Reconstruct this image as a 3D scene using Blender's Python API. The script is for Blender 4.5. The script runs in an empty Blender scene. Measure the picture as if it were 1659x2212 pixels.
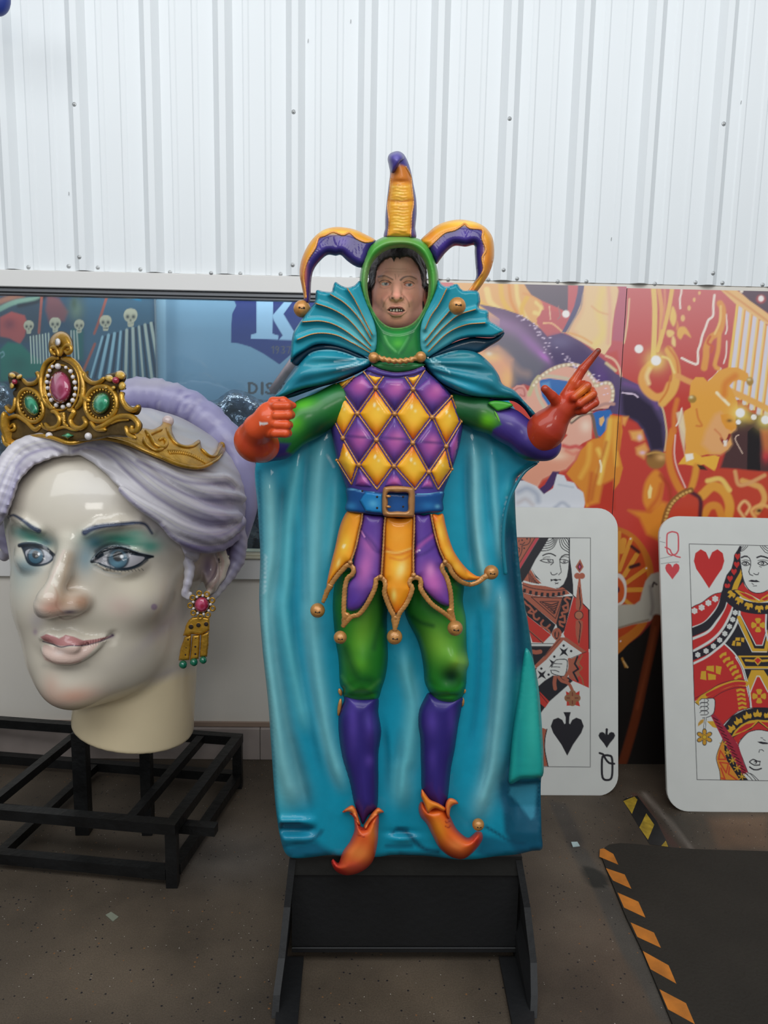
import bpy, math, random
import numpy as np
from mathutils import Vector, Matrix
from mathutils.geometry import delaunay_2d_cdt
random.seed(7); np.random.seed(7)

# ------------------------------------------------------------------ camera
FPX, YAW, PITCH, ROLL, CAMZ = 1660.0, 0.0262, 0.1548, 0.0190, 1.7586
_cy, _sy, _cp, _sp = math.cos(YAW), math.sin(YAW), math.cos(PITCH), math.sin(PITCH)
_F = np.array([_sy*_cp, _cy*_cp, -_sp]); _r = np.array([_cy, -_sy, 0.]); _u = np.cross(_r, _F)
_R = math.cos(ROLL)*_r + math.sin(ROLL)*_u
_U = -math.sin(ROLL)*_r + math.cos(ROLL)*_u
CAM = np.array([0., 0., CAMZ])
cd = bpy.data.cameras.new('camera'); cd.sensor_fit = 'VERTICAL'; cd.sensor_height = 36.0
cd.lens = 36.0*FPX/2212.0; cd.clip_start = .05; cd.clip_end = 60
cam = bpy.data.objects.new('camera', cd); bpy.context.collection.objects.link(cam)
cam.matrix_world = Matrix(((_R[0], _U[0], -_F[0], 0), (_R[1], _U[1], -_F[1], 0), (_R[2], _U[2], -_F[2], CAMZ), (0, 0, 0, 1)))
sc = bpy.context.scene; sc.camera = cam

# ------------------------------------------------------------------ light, world, exposure
w = bpy.data.worlds.new('hall_air'); sc.world = w; w.use_nodes = True
w.node_tree.nodes['Background'].inputs[0].default_value = (.86, .93, 1.0, 1)
w.node_tree.nodes['Background'].inputs[1].default_value = .245
def area(name, loc, target, sx, sy, power, col):
    l = bpy.data.lights.new(name, 'AREA'); l.shape = 'RECTANGLE'; l.size = sx; l.size_y = sy; l.energy = power; l.color = col
    o = bpy.data.objects.new(name, l); bpy.context.collection.objects.link(o); o.location = loc
    o.rotation_euler = (Vector(target)-Vector(loc)).to_track_quat('-Z', 'Y').to_euler(); return o
area('hall_light_bank', (-0.1, -.5, 4.7), (0.0, 3.5, 2.5), 8.0, 2.4, 222, (.95, .98, 1.0))
area('face_fill_light', (0.3, -2.4, 3.0), (-.1, 3.0, 1.5), 1.6, .7, 34, (1.0, .97, .92))  # added fill from behind the camera, brightens the face in the hood
sc.view_settings.view_transform = 'Standard'; sc.view_settings.look = 'None'
sc.view_settings.gamma = 1.0; sc.view_settings.use_curve_mapping = False; sc.view_settings.exposure = 0.0

# ------------------------------------------------------------------ pixels to rays and back
def dirs(px, py):
    px = np.asarray(px, float); py = np.asarray(py, float)
    a = (px-829.5)/FPX; b = -(py-1106.)/FPX
    return _F + a[..., None]*_R + b[..., None]*_U
def atY(px, py, Y):
    d = dirs(px, py); t = np.asarray(Y)/d[..., 1]; return CAM + d*t[..., None]
def atZ(px, py, z=0.):
    d = dirs(px, py); t = (z-CAMZ)/d[..., 2]; return CAM + d*t[..., None]
def project(P):
    q = P-CAM; d = q@_F
    return 829.5+FPX*(q@_R)/d, 1106-FPX*(q@_U)/d
def onplane(px, py, P0, n, h=0.):
    d = dirs(px, py); t = ((np.asarray(P0)-CAM)@n + h)/(d@n); return CAM + d*t[..., None]

# ------------------------------------------------------------------ colour helpers
def lin(c):
    c = np.asarray(c, float)/255.
    return np.where(c <= .04045, c/12.92, ((c+.055)/1.055)**2.4)

def Z(ox, oy, s, txt):
    'points read off an enlarged crop (origin ox, oy, enlargement s)'
    a = np.array([[float(v) for v in p.split(',')] for p in txt.split()])
    return a/s + np.array([ox, oy])
def smooth_closed(P, step):
    P = np.asarray(P, float); n = len(P); out = []
    for i in range(n):
        p0, p1, p2, p3 = P[i-1], P[i], P[(i+1) % n], P[(i+2) % n]
        m = max(1, int(np.hypot(*(p2-p1))/step))
        t = np.arange(m)[:, None]/m
        out.append(.5*((2*p1)+(-p0+p2)*t+(2*p0-5*p1+4*p2-p3)*t**2+(-p0+3*p1-3*p2+p3)*t**3))
    return np.vstack(out)
def sharp_closed(P, step):
    P = np.asarray(P, float); n = len(P); out = []
    for i in range(n):
        p1, p2 = P[i], P[(i+1) % n]; m = max(1, int(np.hypot(*(p2-p1))/step)); t = np.arange(m)[:, None]/m
        out.append(p1+(p2-p1)*t)
    return np.vstack(out)
def smooth_open(P, step):
    P = np.asarray(P, float); n = len(P)
    if n == 2:
        m = max(2, int(np.linalg.norm(P[1]-P[0])/step)); t = np.linspace(0, 1, m+1)[:, None]; return P[0]+(P[1]-P[0])*t
    out = []
    for i in range(n-1):
        p0 = P[i-1] if i else 2*P[0]-P[1]; p1, p2 = P[i], P[i+1]; p3 = P[i+2] if i+2 < n else 2*P[-1]-P[-2]
        m = max(1, int(np.linalg.norm((p2-p1)[:2])/step)); t = np.arange(m)[:, None]/m
        out.append(.5*((2*p1)+(-p0+p2)*t+(2*p0-5*p1+4*p2-p3)*t**2+(-p0+3*p1-3*p2+p3)*t**3))
    out.append(P[-1:]); return np.vstack(out)
def segdist(X, Yv, poly, closed=True):
    'distance of points to a polyline, inside test, parameter along it'
    n = len(poly); m = n if closed else n-1
    best = np.full(X.shape, 1e18); ins = np.zeros(X.shape, bool); par = np.zeros(X.shape); s = 0.
    for i in range(m):
        ax, ay = poly[i]; bx, by = poly[(i+1) % n]; dx, dy = bx-ax, by-ay; L2 = dx*dx+dy*dy
        if L2 < 1e-12: continue
        t = np.clip(((X-ax)*dx+(Yv-ay)*dy)/L2, 0, 1); ex = X-ax-t*dx; ey = Yv-ay-t*dy; d = ex*ex+ey*ey
        k = d < best; best = np.where(k, d, best); par = np.where(k, s+t*math.sqrt(L2), par); s += math.sqrt(L2)
        if closed and dy != 0:
            c = (ay > Yv) != (by > Yv); ins ^= c & (X < dx*(Yv-ay)/dy+ax)
    return np.sqrt(best), ins, par

class Paint:
    'a list of brush strokes, evaluated at any set of picture points'
    def __init__(s, base): s.base = lin(base); s.ops = []
    def poly(s, P, c, soft=.6, a=1., curve=False, step=4):
        P = np.asarray(P, float); P = smooth_closed(P, step) if curve else P
        s.ops.append(('p', P, lin(c), soft, a)); return s
    def line(s, P, wd, c, soft=.6, a=1., curve=True, step=4, w1=None):
        P = np.asarray(P, float); P = smooth_open(P, step) if curve and len(P) > 2 else P
        s.ops.append(('l', P, lin(c), soft, a, wd, w1)); return s
    def blob(s, x, y, rx, ry, c, a=1., rot=0., hard=0.):
        s.ops.append(('g', x, y, rx, ry, lin(c), a, rot, hard)); return s
    def fold(s, P, w0, c, a, w1): s.ops.append(('d', np.asarray(P, float), lin(c), a, w0, w1)); return s
    def edge(s, wd, c, a=1.): s.ops.append(('e', wd, lin(c), a)); return s
    def band(s, f, c, a=1.): s.ops.append(('f', f, lin(c), a)); return s
    def __call__(s, X, Y, d=None):
        X = np.asarray(X, float); Y = np.asarray(Y, float)
        C = np.empty(X.shape+(3,)); C[:] = s.base
        for op in s.ops:
            k = op[0]
            if k in 'pl':
                P, c, soft, a = op[1:5]; pad = soft+1 if k == 'p' else max(op[5], op[6] or 0)+soft+1
                m = (X > P[:, 0].min()-pad) & (X < P[:, 0].max()+pad) & (Y > P[:, 1].min()-pad) & (Y < P[:, 1].max()+pad)
                if not m.any(): continue
                x, y = X[m], Y[m]
                dd, ins, par = segdist(x, y, P, k == 'p')
                if k == 'p': sd = np.where(ins, -dd, dd)
                else:
                    wd = op[5]
                    if op[6] is not None:
                        L = np.hypot(*np.diff(P, axis=0).T).sum(); wd = op[5]+(op[6]-op[5])*par/L
                    sd = dd-wd*.5
                al = np.clip(.5-sd/(2*soft), 0, 1)*a
                C[m] += (c-C[m])*al[:, None]
            elif k == 'd':
                _, P, c, a, w0, w1 = op; pad = 2.5*max(w0, w1)
                m = (X > P[:, 0].min()-pad) & (X < P[:, 0].max()+pad) & (Y > P[:, 1].min()-pad) & (Y < P[:, 1].max()+pad)
                if not m.any(): continue
                dd, _, par = segdist(X[m], Y[m], P, False); L = np.hypot(*np.diff(P, axis=0).T).sum(); w = w0+(w1-w0)*par/L
                f = np.clip(np.minimum(par, L-par)/70., 0, 1); f = f*f*(3-2*f)
                C[m] += (c-C[m])*(a*f*np.exp(-(dd/w)**2))[:, None]
            elif k == 'g':
                _, x0, y0, rx, ry, c, a, rot, hard = op
                m = (np.abs(X-x0) < 2.6*max(rx, ry)) & (np.abs(Y-y0) < 2.6*max(rx, ry))
                if not m.any(): continue
                x, y = X[m]-x0, Y[m]-y0; cr, sr = math.cos(rot), math.sin(rot)
                q = ((x*cr+y*sr)/rx)**2+((-x*sr+y*cr)/ry)**2
                al = a*(np.clip((1-np.sqrt(q))/(1-hard)+0.0, 0, 1) if hard else np.exp(-q))
                C[m] += (c-C[m])*al[:, None]
            elif k == 'e':
                if d is None: continue
                al = op[3]*np.clip(1-d/op[1], 0, 1)**1.5; C += (op[2]-C)*al[..., None]
            elif k == 'f':
                al = np.clip(op[1](X, Y), 0, 1)*op[3]; C += (op[2]-C)*al[..., None]
        return C

# ------------------------------------------------------------------ materials (all procedural)
MATS = {}
def mat(name, col=None, rough=.5, metal=0., coat=0., coat_rough=.08, bump=0., bscale=40., var=0., vscale=3., spec=.5, emit=None):
    if name in MATS: return MATS[name]
    m = bpy.data.materials.new(name); m.use_nodes = True; nt = m.node_tree; b = nt.nodes['Principled BSDF']
    L = nt.links.new
    if col is None:
        a = nt.nodes.new('ShaderNodeAttribute'); a.attribute_name = 'Col'; src = a.outputs['Color']
    else:
        a = nt.nodes.new('ShaderNodeRGB'); a.outputs[0].default_value = (*lin(col), 1); src = a.outputs[0]
    tc = nt.nodes.new('ShaderNodeTexCoord')
    if var:
        n = nt.nodes.new('ShaderNodeTexNoise'); n.inputs['Scale'].default_value = vscale; n.inputs['Detail'].default_value = 5
        L(tc.outputs['Object'], n.inputs['Vector'])
        mr = nt.nodes.new('ShaderNodeMapRange'); mr.inputs[1].default_value = .3; mr.inputs[2].default_value = .7
        mr.inputs[3].default_value = 1-var; mr.inputs[4].default_value = 1+var*.5
        L(n.outputs[0], mr.inputs[0])
        mx = nt.nodes.new('ShaderNodeVectorMath'); mx.operation = 'SCALE'; L(src, mx.inputs[0]); L(mr.outputs[0], mx.inputs['Scale']); src = mx.outputs[0]
    L(src, b.inputs['Base Color'])
    b.inputs['Roughness'].default_value = rough; b.inputs['Metallic'].default_value = metal
    b.inputs['Coat Weight'].default_value = coat; b.inputs['Coat Roughness'].default_value = coat_rough
    b.inputs['Specular IOR Level'].default_value = spec
    if bump:
        n = nt.nodes.new('ShaderNodeTexNoise'); n.inputs['Scale'].default_value = bscale; n.inputs['Detail'].default_value = 3
        L(tc.outputs['Object'], n.inputs['Vector'])
        bp = nt.nodes.new('ShaderNodeBump'); bp.inputs['Strength'].default_value = bump; bp.inputs['Distance'].default_value = .01
        L(n.outputs[0], bp.inputs['Height']); L(bp.outputs[0], b.inputs['Normal'])
        if coat: L(bp.outputs[0], b.inputs['Coat Normal'])
    MATS[name] = m; return m

# ------------------------------------------------------------------ objects
COL = bpy.context.collection
ORG = {}
def tag(o, label=None, cat=None, group=None, kind=None):
    for k, v in (('label', label), ('category', cat), ('group', group), ('kind', kind)):
        if v: o[k] = v
    return o
def thing(name, loc, label, cat, group=None, kind=None):
    o = bpy.data.objects.new(name, None); COL.objects.link(o); o.location = loc; o.empty_display_size = .05
    ORG[o.name] = np.array(loc, float); return tag(o, label, cat, group, kind)
def mk(name, V, F, m, parent=None, cols=None, smooth=True, label=None, kind=None, fmats=None):
    'one mesh object from world-space vertices; F an (n,3)/(n,4) array or a list of faces'
    V = np.asarray(V, float)
    if parent is None:
        org = np.array([(V[:, 0].min()+V[:, 0].max())/2, (V[:, 1].min()+V[:, 1].max())/2, V[:, 2].min()])
        loc = org
    else: loc = None; org = ORG[parent.name]
    me = bpy.data.meshes.new(name); V = V-org
    if isinstance(F, np.ndarray):
        n, k = F.shape; me.vertices.add(len(V)); me.vertices.foreach_set('co', V.astype(np.float32).ravel())
        me.loops.add(n*k); me.loops.foreach_set('vertex_index', F.astype(np.int32).ravel())
        me.polygons.add(n); me.polygons.foreach_set('loop_start', np.arange(0, n*k, k, dtype=np.int32))
        me.update(calc_edges=True)
    else: me.from_pydata([tuple(v) for v in V], [], [tuple(int(i) for i in f) for f in F]); me.update()
    if cols is not None:
        at = me.color_attributes.new('Col', 'FLOAT_COLOR', 'POINT')
        c = np.ones((len(V), 4), np.float32); c[:, :3] = cols; at.data.foreach_set('color', c.ravel())
    if isinstance(m, (list, tuple)):
        for q in m: me.materials.append(q)
        if fmats is not None: me.polygons.foreach_set('material_index', np.asarray(fmats, np.int32))
    else: me.materials.append(m)
    me.polygons.foreach_set('use_smooth', [bool(smooth)]*len(me.polygons))
    o = bpy.data.objects.new(name, me); COL.objects.link(o)
    if parent is not None: o.parent = parent
    else: o.location = loc
    ORG[o.name] = org
    if label: o['label'] = label
    if kind: o['kind'] = kind
    return o
def merge(parts):
    'several (V, F) into one'
    V = []; F = []; n = 0
    for v, f in parts:
        v = np.asarray(v, float); V.append(v); F += [tuple(int(i)+n for i in q) for q in f]; n += len(v)
    return np.vstack(V), F
def box(x0, x1, y0, y1, z0, z1, b=0.):
    if b <= 0:
        v = [(x, y, z) for z in (z0, z1) for y in (y0, y1) for x in (x0, x1)]
        return v, [(0, 2, 3, 1), (4, 5, 7, 6), (0, 1, 5, 4), (2, 6, 7, 3), (0, 4, 6, 2), (1, 3, 7, 5)]
    v = []
    for z, s in ((z0, 1), (z0+b, 0), (z1-b, 0), (z1, 1)):
        i = b if s else 0
        v += [(x0+i, y0+i+ (b if not s else 0)*0, z), (x1-i, y0+i, z), (x1-i, y1-i, z), (x0+i, y1-i, z)]
    f = [(3, 2, 1, 0), (12, 13, 14, 15)]
    for k in range(3):
        for i in range(4): f.append((k*4+i, k*4+(i+1) % 4, k*4+4+(i+1) % 4, k*4+4+i))
    return v, f
def beam(A, B, w, h, up=(0, 0, 1)):
    'rectangular bar from A to B'
    A = np.array(A, float); B = np.array(B, float)
    if abs((B-A)[2]) > .9*np.linalg.norm(B-A): up = (0, 1, 0)
    d = (B-A)/np.linalg.norm(B-A)
    s = np.cross(d, up); s /= np.linalg.norm(s); u2 = np.cross(s, d)
    c = [(-1, -1), (1, -1), (1, 1), (-1, 1)]
    v = [A+s*w/2*a+u2*h/2*b for a, b in c]+[B+s*w/2*a+u2*h/2*b for a, b in c]
    return v, [(3, 2, 1, 0), (4, 5, 6, 7)]+[(i, (i+1) % 4, 4+(i+1) % 4, 4+i) for i in range(4)]
def uvsphere(c, r, nu=16, nv=10, sc3=(1, 1, 1)):
    c = np.array(c, float); v = [c+np.array([0, 0, r*sc3[2]])]; f = []
    for j in range(1, nv):
        for i in range(nu):
            a = 2*math.pi*i/nu; t = math.pi*j/nv
            v.append(c+r*np.array([math.sin(t)*math.cos(a)*sc3[0], math.sin(t)*math.sin(a)*sc3[1], math.cos(t)*sc3[2]]))
    v.append(c-np.array([0, 0, r*sc3[2]])); n = len(v)-1
    for i in range(nu): f.append((0, 1+i, 1+(i+1) % nu)); f.append((n, 1+(nv-2)*nu+(i+1) % nu, 1+(nv-2)*nu+i))
    for j in range(nv-2):
        for i in range(nu): f.append((1+j*nu+i, 1+(j+1)*nu+i, 1+(j+1)*nu+(i+1) % nu, 1+j*nu+(i+1) % nu))
    return np.array(v), f
def tube3(P, r, sides=10, rope=0., turns=0., caps=True, flat=1., nrm=None):
    'swept tube through 3-D points P, radius array r; rope = depth of the twist'
    P = np.asarray(P, float); n = len(P); r = np.broadcast_to(np.asarray(r, float), (n,))
    T = np.gradient(P, axis=0); T /= np.linalg.norm(T, axis=1)[:, None]+1e-12
    N = np.array([0, -1., 0]) if nrm is None else np.asarray(nrm, float)
    S = np.cross(T, N); ln = np.linalg.norm(S, axis=1); S[ln < 1e-3] = (1, 0, 0); S /= np.linalg.norm(S, axis=1)[:, None]
    B = np.cross(S, T); s = np.concatenate([[0], np.cumsum(np.linalg.norm(np.diff(P, axis=0), axis=1))])
    V = []
    for k in range(sides):
        a = 2*math.pi*k/sides
        rr = r*(1+rope*np.cos(2*(a)+s*turns*2*math.pi)) if rope else r
        V.append(P+S*(rr*math.cos(a))[:, None]+B*(rr*math.sin(a)*flat)[:, None])
    V = np.stack(V, 1).reshape(-1, 3); F = []
    for i in range(n-1):
        for k in range(sides):
            k2 = (k+1) % sides; F.append((i*sides+k, i*sides+k2, (i+1)*sides+k2, (i+1)*sides+k))
    if caps:
        m = len(V); V = np.vstack([V, P[0]-T[0]*r[0]*.5, P[-1]+T[-1]*r[-1]*.5])
        for k in range(sides):
            F.append((m, (k+1) % sides, k)); F.append((m+1, (n-1)*sides+k, (n-1)*sides+(k+1) % sides))
    return V, F

# ------------------------------------------------------------------ relief modelling: outline -> swollen panel
class Relief:
    def __init__(s, outline, T, rim, h0=0., hf=None, curve=True, step=4, holes=()):
        s.out = smooth_closed(outline, step) if curve else sharp_closed(outline, step)
        s.holes = [smooth_closed(h, step) for h in holes]
        s.T, s.rim, s.h0, s.hf, s.step = T, rim, h0, hf, step
    def sd(s, x, y):
        d, i, _ = segdist(x, y, s.out); i = i.copy()
        for h in s.holes:
            d2, i2, _ = segdist(x, y, h); d = np.minimum(d, d2); i &= ~i2
        return d, i
    def h(s, x, y, d=None):
        x = np.asarray(x, float); y = np.asarray(y, float)
        if d is None:
            d, i = s.sd(x, y); d = np.where(i, d, 0)
        t = np.clip(d/s.rim, 0, 1); z = s.T*np.sqrt(1-(1-t)**2)
        z = z+(s.h0(x, y) if callable(s.h0) else s.h0)
        if s.hf: z = z+s.hf(x, y, d)*np.clip(d/(s.rim*.5), 0, 1)
        return z
    def build(s, name, m, parent, mp, paint, back=.02, label=None, smooth=True, hb=None):
        st = s.step; o = s.out; x0, y0 = o.min(0); x1, y1 = o.max(0)
        gx, gy = np.meshgrid(np.arange(x0+st*.5, x1, st), np.arange(y0+st*.5, y1, st*.87))
        gx[1::2] += st*.5; gx = gx.ravel(); gy = gy.ravel()
        d, i = s.sd(gx, gy); k = i & (d > .55*st); gx, gy, gd = gx[k], gy[k], d[k]
        loops = [o]+s.holes; bp = np.vstack(loops); n = len(bp)
        ed = []; c = 0
        for lp in loops:
            ed += [(c+j, c+(j+1) % len(lp)) for j in range(len(lp))]; c += len(lp)
        pts = [Vector((float(a), float(b))) for a, b in zip(np.r_[bp[:, 0], gx], np.r_[bp[:, 1], gy])]
        vo, eo, fo, *_ = delaunay_2d_cdt(pts, ed, [], 0, 1e-4)
        V2 = np.array([(v.x, v.y) for v in vo]); F = np.array([tuple(f) for f in fo])
        ce = V2[F].mean(1); _, ins = s.sd(ce[:, 0], ce[:, 1]); F = F[ins]
        a = V2[F]; ar = (a[:, 1, 0]-a[:, 0, 0])*(a[:, 2, 1]-a[:, 0, 1])-(a[:, 1, 1]-a[:, 0, 1])*(a[:, 2, 0]-a[:, 0, 0])
        F = np.where((ar > 0)[:, None], F[:, ::-1], F)
        dd, i2 = s.sd(V2[:, 0], V2[:, 1]); dd[:n] = 0; dd = np.where(i2, dd, 0)
        H = s.h(V2[:, 0], V2[:, 1], dd); V = mp(V2[:, 0], V2[:, 1], H)
        C = paint(V2[:, 0], V2[:, 1], dd) if paint is not None else None
        # skirt and back: boundary edges pushed back
        e = {}
        for f in F:
            for q in range(3):
                u_, v_ = int(f[q]), int(f[(q+1) % 3])
                if (v_, u_) in e: del e[(v_, u_)]
                else: e[(u_, v_)] = 1
        bv = sorted({u_ for u_, _ in e} | {v_ for _, v_ in e}); ix = {v: len(V)+k for k, v in enumerate(bv)}
        hbk = H[bv]-back if hb is None else np.full(len(bv), hb)
        Vb = mp(V2[bv, 0], V2[bv, 1], hbk); V = np.vstack([V, Vb])
        sk = []
        for (u_, v_) in e: sk.append((u_, ix[u_], ix[v_])); sk.append((u_, ix[v_], v_))
        F = np.vstack([F, np.array(sk)])
        if C is not None: C = np.vstack([C, C[bv]])
        return mk(name, V, F, m, parent, C, smooth, label)

def strip_faces(nx, ny):
    i, j = np.meshgrid(np.arange(nx-1), np.arange(ny-1)); a = (j*nx+i).ravel()
    return np.stack([a, a+nx, a+nx+1, a+1], 1)

# ------------------------------------------------------------------ solid modelling from distance fields
def smin(a, b, k):
    h = np.clip(.5+.5*(b-a)/k, 0, 1); return b+(a-b)*h-k*h*(1-h)
def smax(a, b, k): return -smin(-a, -b, k)
def cone(P, A, B, ra, rb):
    A = np.asarray(A, float); B = np.asarray(B, float); ab = B-A; t = np.clip(((P-A)@ab)/(ab@ab+1e-12), 0, 1)
    return np.linalg.norm(P-A-t[:, None]*ab, axis=1)-(ra+(rb-ra)*t)
def chain(P, pts, rs, k=.01):
    d = cone(P, pts[0], pts[1], rs[0], rs[1])
    for i in range(1, len(pts)-1): d = smin(d, cone(P, pts[i], pts[i+1], rs[i], rs[i+1]), k)
    return d
def ell(P, c, r, A=None):
    q = P-np.asarray(c, float)
    if A is not None: q = q@A      # A columns = local axes
    r = np.asarray(r, float); k0 = np.linalg.norm(q/r, axis=1); k1 = np.linalg.norm(q/r**2, axis=1)
    return k0*(k0-1)/np.maximum(k1, 1e-9)
def solid(f, lo, hi, cell, B=8):
    lo = np.asarray(lo, float); n = np.ceil((np.asarray(hi)-lo)/cell/B).astype(int)
    N = n*B; G = np.ones(N, np.float32)
    ci = np.stack(np.meshgrid(*[np.arange(k) for k in n], indexing='ij'), -1).reshape(-1, 3)
    cc = lo+(ci*B+(B-1)/2)*cell; v = f(cc); act = np.abs(v) < B*cell*1.6
    off = np.stack(np.meshgrid(*[np.arange(B)]*3, indexing='ij'), -1).reshape(-1, 3)
    for q in ci[(~act) & (v < 0)]: G[q[0]*B:q[0]*B+B, q[1]*B:q[1]*B+B, q[2]*B:q[2]*B+B] = -1
    ac = ci[act]
    for s0 in range(0, len(ac), 400):
        a = ac[s0:s0+400]; idx = (a[:, None]*B+off[None]).reshape(-1, 3)
        G[idx[:, 0], idx[:, 1], idx[:, 2]] = f(lo+idx*cell)
    s = G < 0
    cnt = np.zeros(N-1, np.uint8)
    for dx in (0, 1):
        for dy in (0, 1):
            for dz in (0, 1): cnt += s[dx:N[0]-1+dx, dy:N[1]-1+dy, dz:N[2]-1+dz]
    A = np.argwhere((cnt > 0) & (cnt < 8)); vid = np.full(N-1, -1, np.int32); vid[A[:, 0], A[:, 1], A[:, 2]] = np.arange(len(A))
    cor = np.array([(a, b, c) for a in (0, 1) for b in (0, 1) for c in (0, 1)])
    val = np.stack([G[A[:, 0]+c[0], A[:, 1]+c[1], A[:, 2]+c[2]] for c in cor], 1)
    acc = np.zeros((len(A), 3)); num = np.zeros(len(A))
    for i in range(8):
        for j in range(i+1, 8):
            if np.abs(cor[i]-cor[j]).sum() != 1: continue
            m = (val[:, i] < 0) != (val[:, j] < 0); t = np.where(m, val[:, i]/(val[:, i]-val[:, j]+1e-20), 0)
            acc += (cor[i]+t[:, None]*(cor[j]-cor[i]))*m[:, None]; num += m
    V = lo+(A+acc/num[:, None])*cell
    Q = []
    for ax in range(3):
        o1, o2 = [(1, 2), (2, 0), (0, 1)][ax]
        sl = [slice(None)]*3; sl2 = [slice(None)]*3; sl[ax] = slice(0, N[ax]-1); sl2[ax] = slice(1, N[ax])
        a, b = s[tuple(sl)], s[tuple(sl2)]; E = np.argwhere(a != b)
        E = E[(E[:, o1] > 0) & (E[:, o2] > 0) & (E[:, o1] < N[o1]-1) & (E[:, o2] < N[o2]-1)]
        fl = a[E[:, 0], E[:, 1], E[:, 2]]
        def g(d1, d2):
            e = E.copy(); e[:, o1] -= d1; e[:, o2] -= d2; return vid[e[:, 0], e[:, 1], e[:, 2]]
        q = np.stack([g(1, 1), g(0, 1), g(0, 0), g(1, 0)], 1); q[~fl] = q[~fl][:, ::-1]; Q.append(q)
    return V, np.vstack(Q)
def refine(V, F, sel):
    'split the chosen quads into four; seams stay on straight edges'
    q = F[sel]; rest = F[~sel]
    E = np.concatenate([q[:, [0, 1]], q[:, [1, 2]], q[:, [2, 3]], q[:, [3, 0]]]); Es = np.sort(E, 1)
    key, inv = np.unique(Es[:, 0].astype(np.int64)*len(V)+Es[:, 1], return_inverse=True); inv = inv.ravel()
    a, b = key//len(V), key % len(V); M = (V[a]+V[b])/2; n0 = len(V); c = V[q].mean(1); n1 = n0+len(M)
    m = (inv+n0).reshape(4, -1); ci = n1+np.arange(len(q))
    new = np.concatenate([np.stack([q[:, 0], m[0], ci, m[3]], 1), np.stack([m[0], q[:, 1], m[1], ci], 1),
                          np.stack([ci, m[1], q[:, 2], m[2]], 1), np.stack([m[3], ci, m[2], q[:, 3]], 1)])
    return np.vstack([V, M, c]), np.vstack([rest, new])

# ================================================================== THE SETTING
WY = 3.506
def zw(px, py, Y=WY): return float(atY(px, py, Y)[2])
def xw(px, py, Y=WY): return float(atY(px, py, Y)[0])
def sheet(name, O, A, B, na, nb, paint, m, parent=None, keep=None, label=None):
    'flat printed sheet: corner O, edges A and B, colours from a Paint evaluated where each point is seen on the print'
    O, A, B = (np.array(v, float) for v in (O, A, B)); s, t = np.meshgrid(np.linspace(0, 1, na), np.linspace(0, 1, nb))
    V = O+s.reshape(-1, 1)*A+t.reshape(-1, 1)*B; px, py = project(V); F = strip_faces(na, nb)
    if keep is not None:
        k = keep(px[F].mean(1), py[F].mean(1)); F = F[k]
        used = np.zeros(len(V), bool); used[F.ravel()] = True; ix = np.cumsum(used)-1; V = V[used]; px = px[used]; py = py[used]; F = ix[F]
    return mk(name, V, F, m, parent, paint(px, py), True, label)

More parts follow.
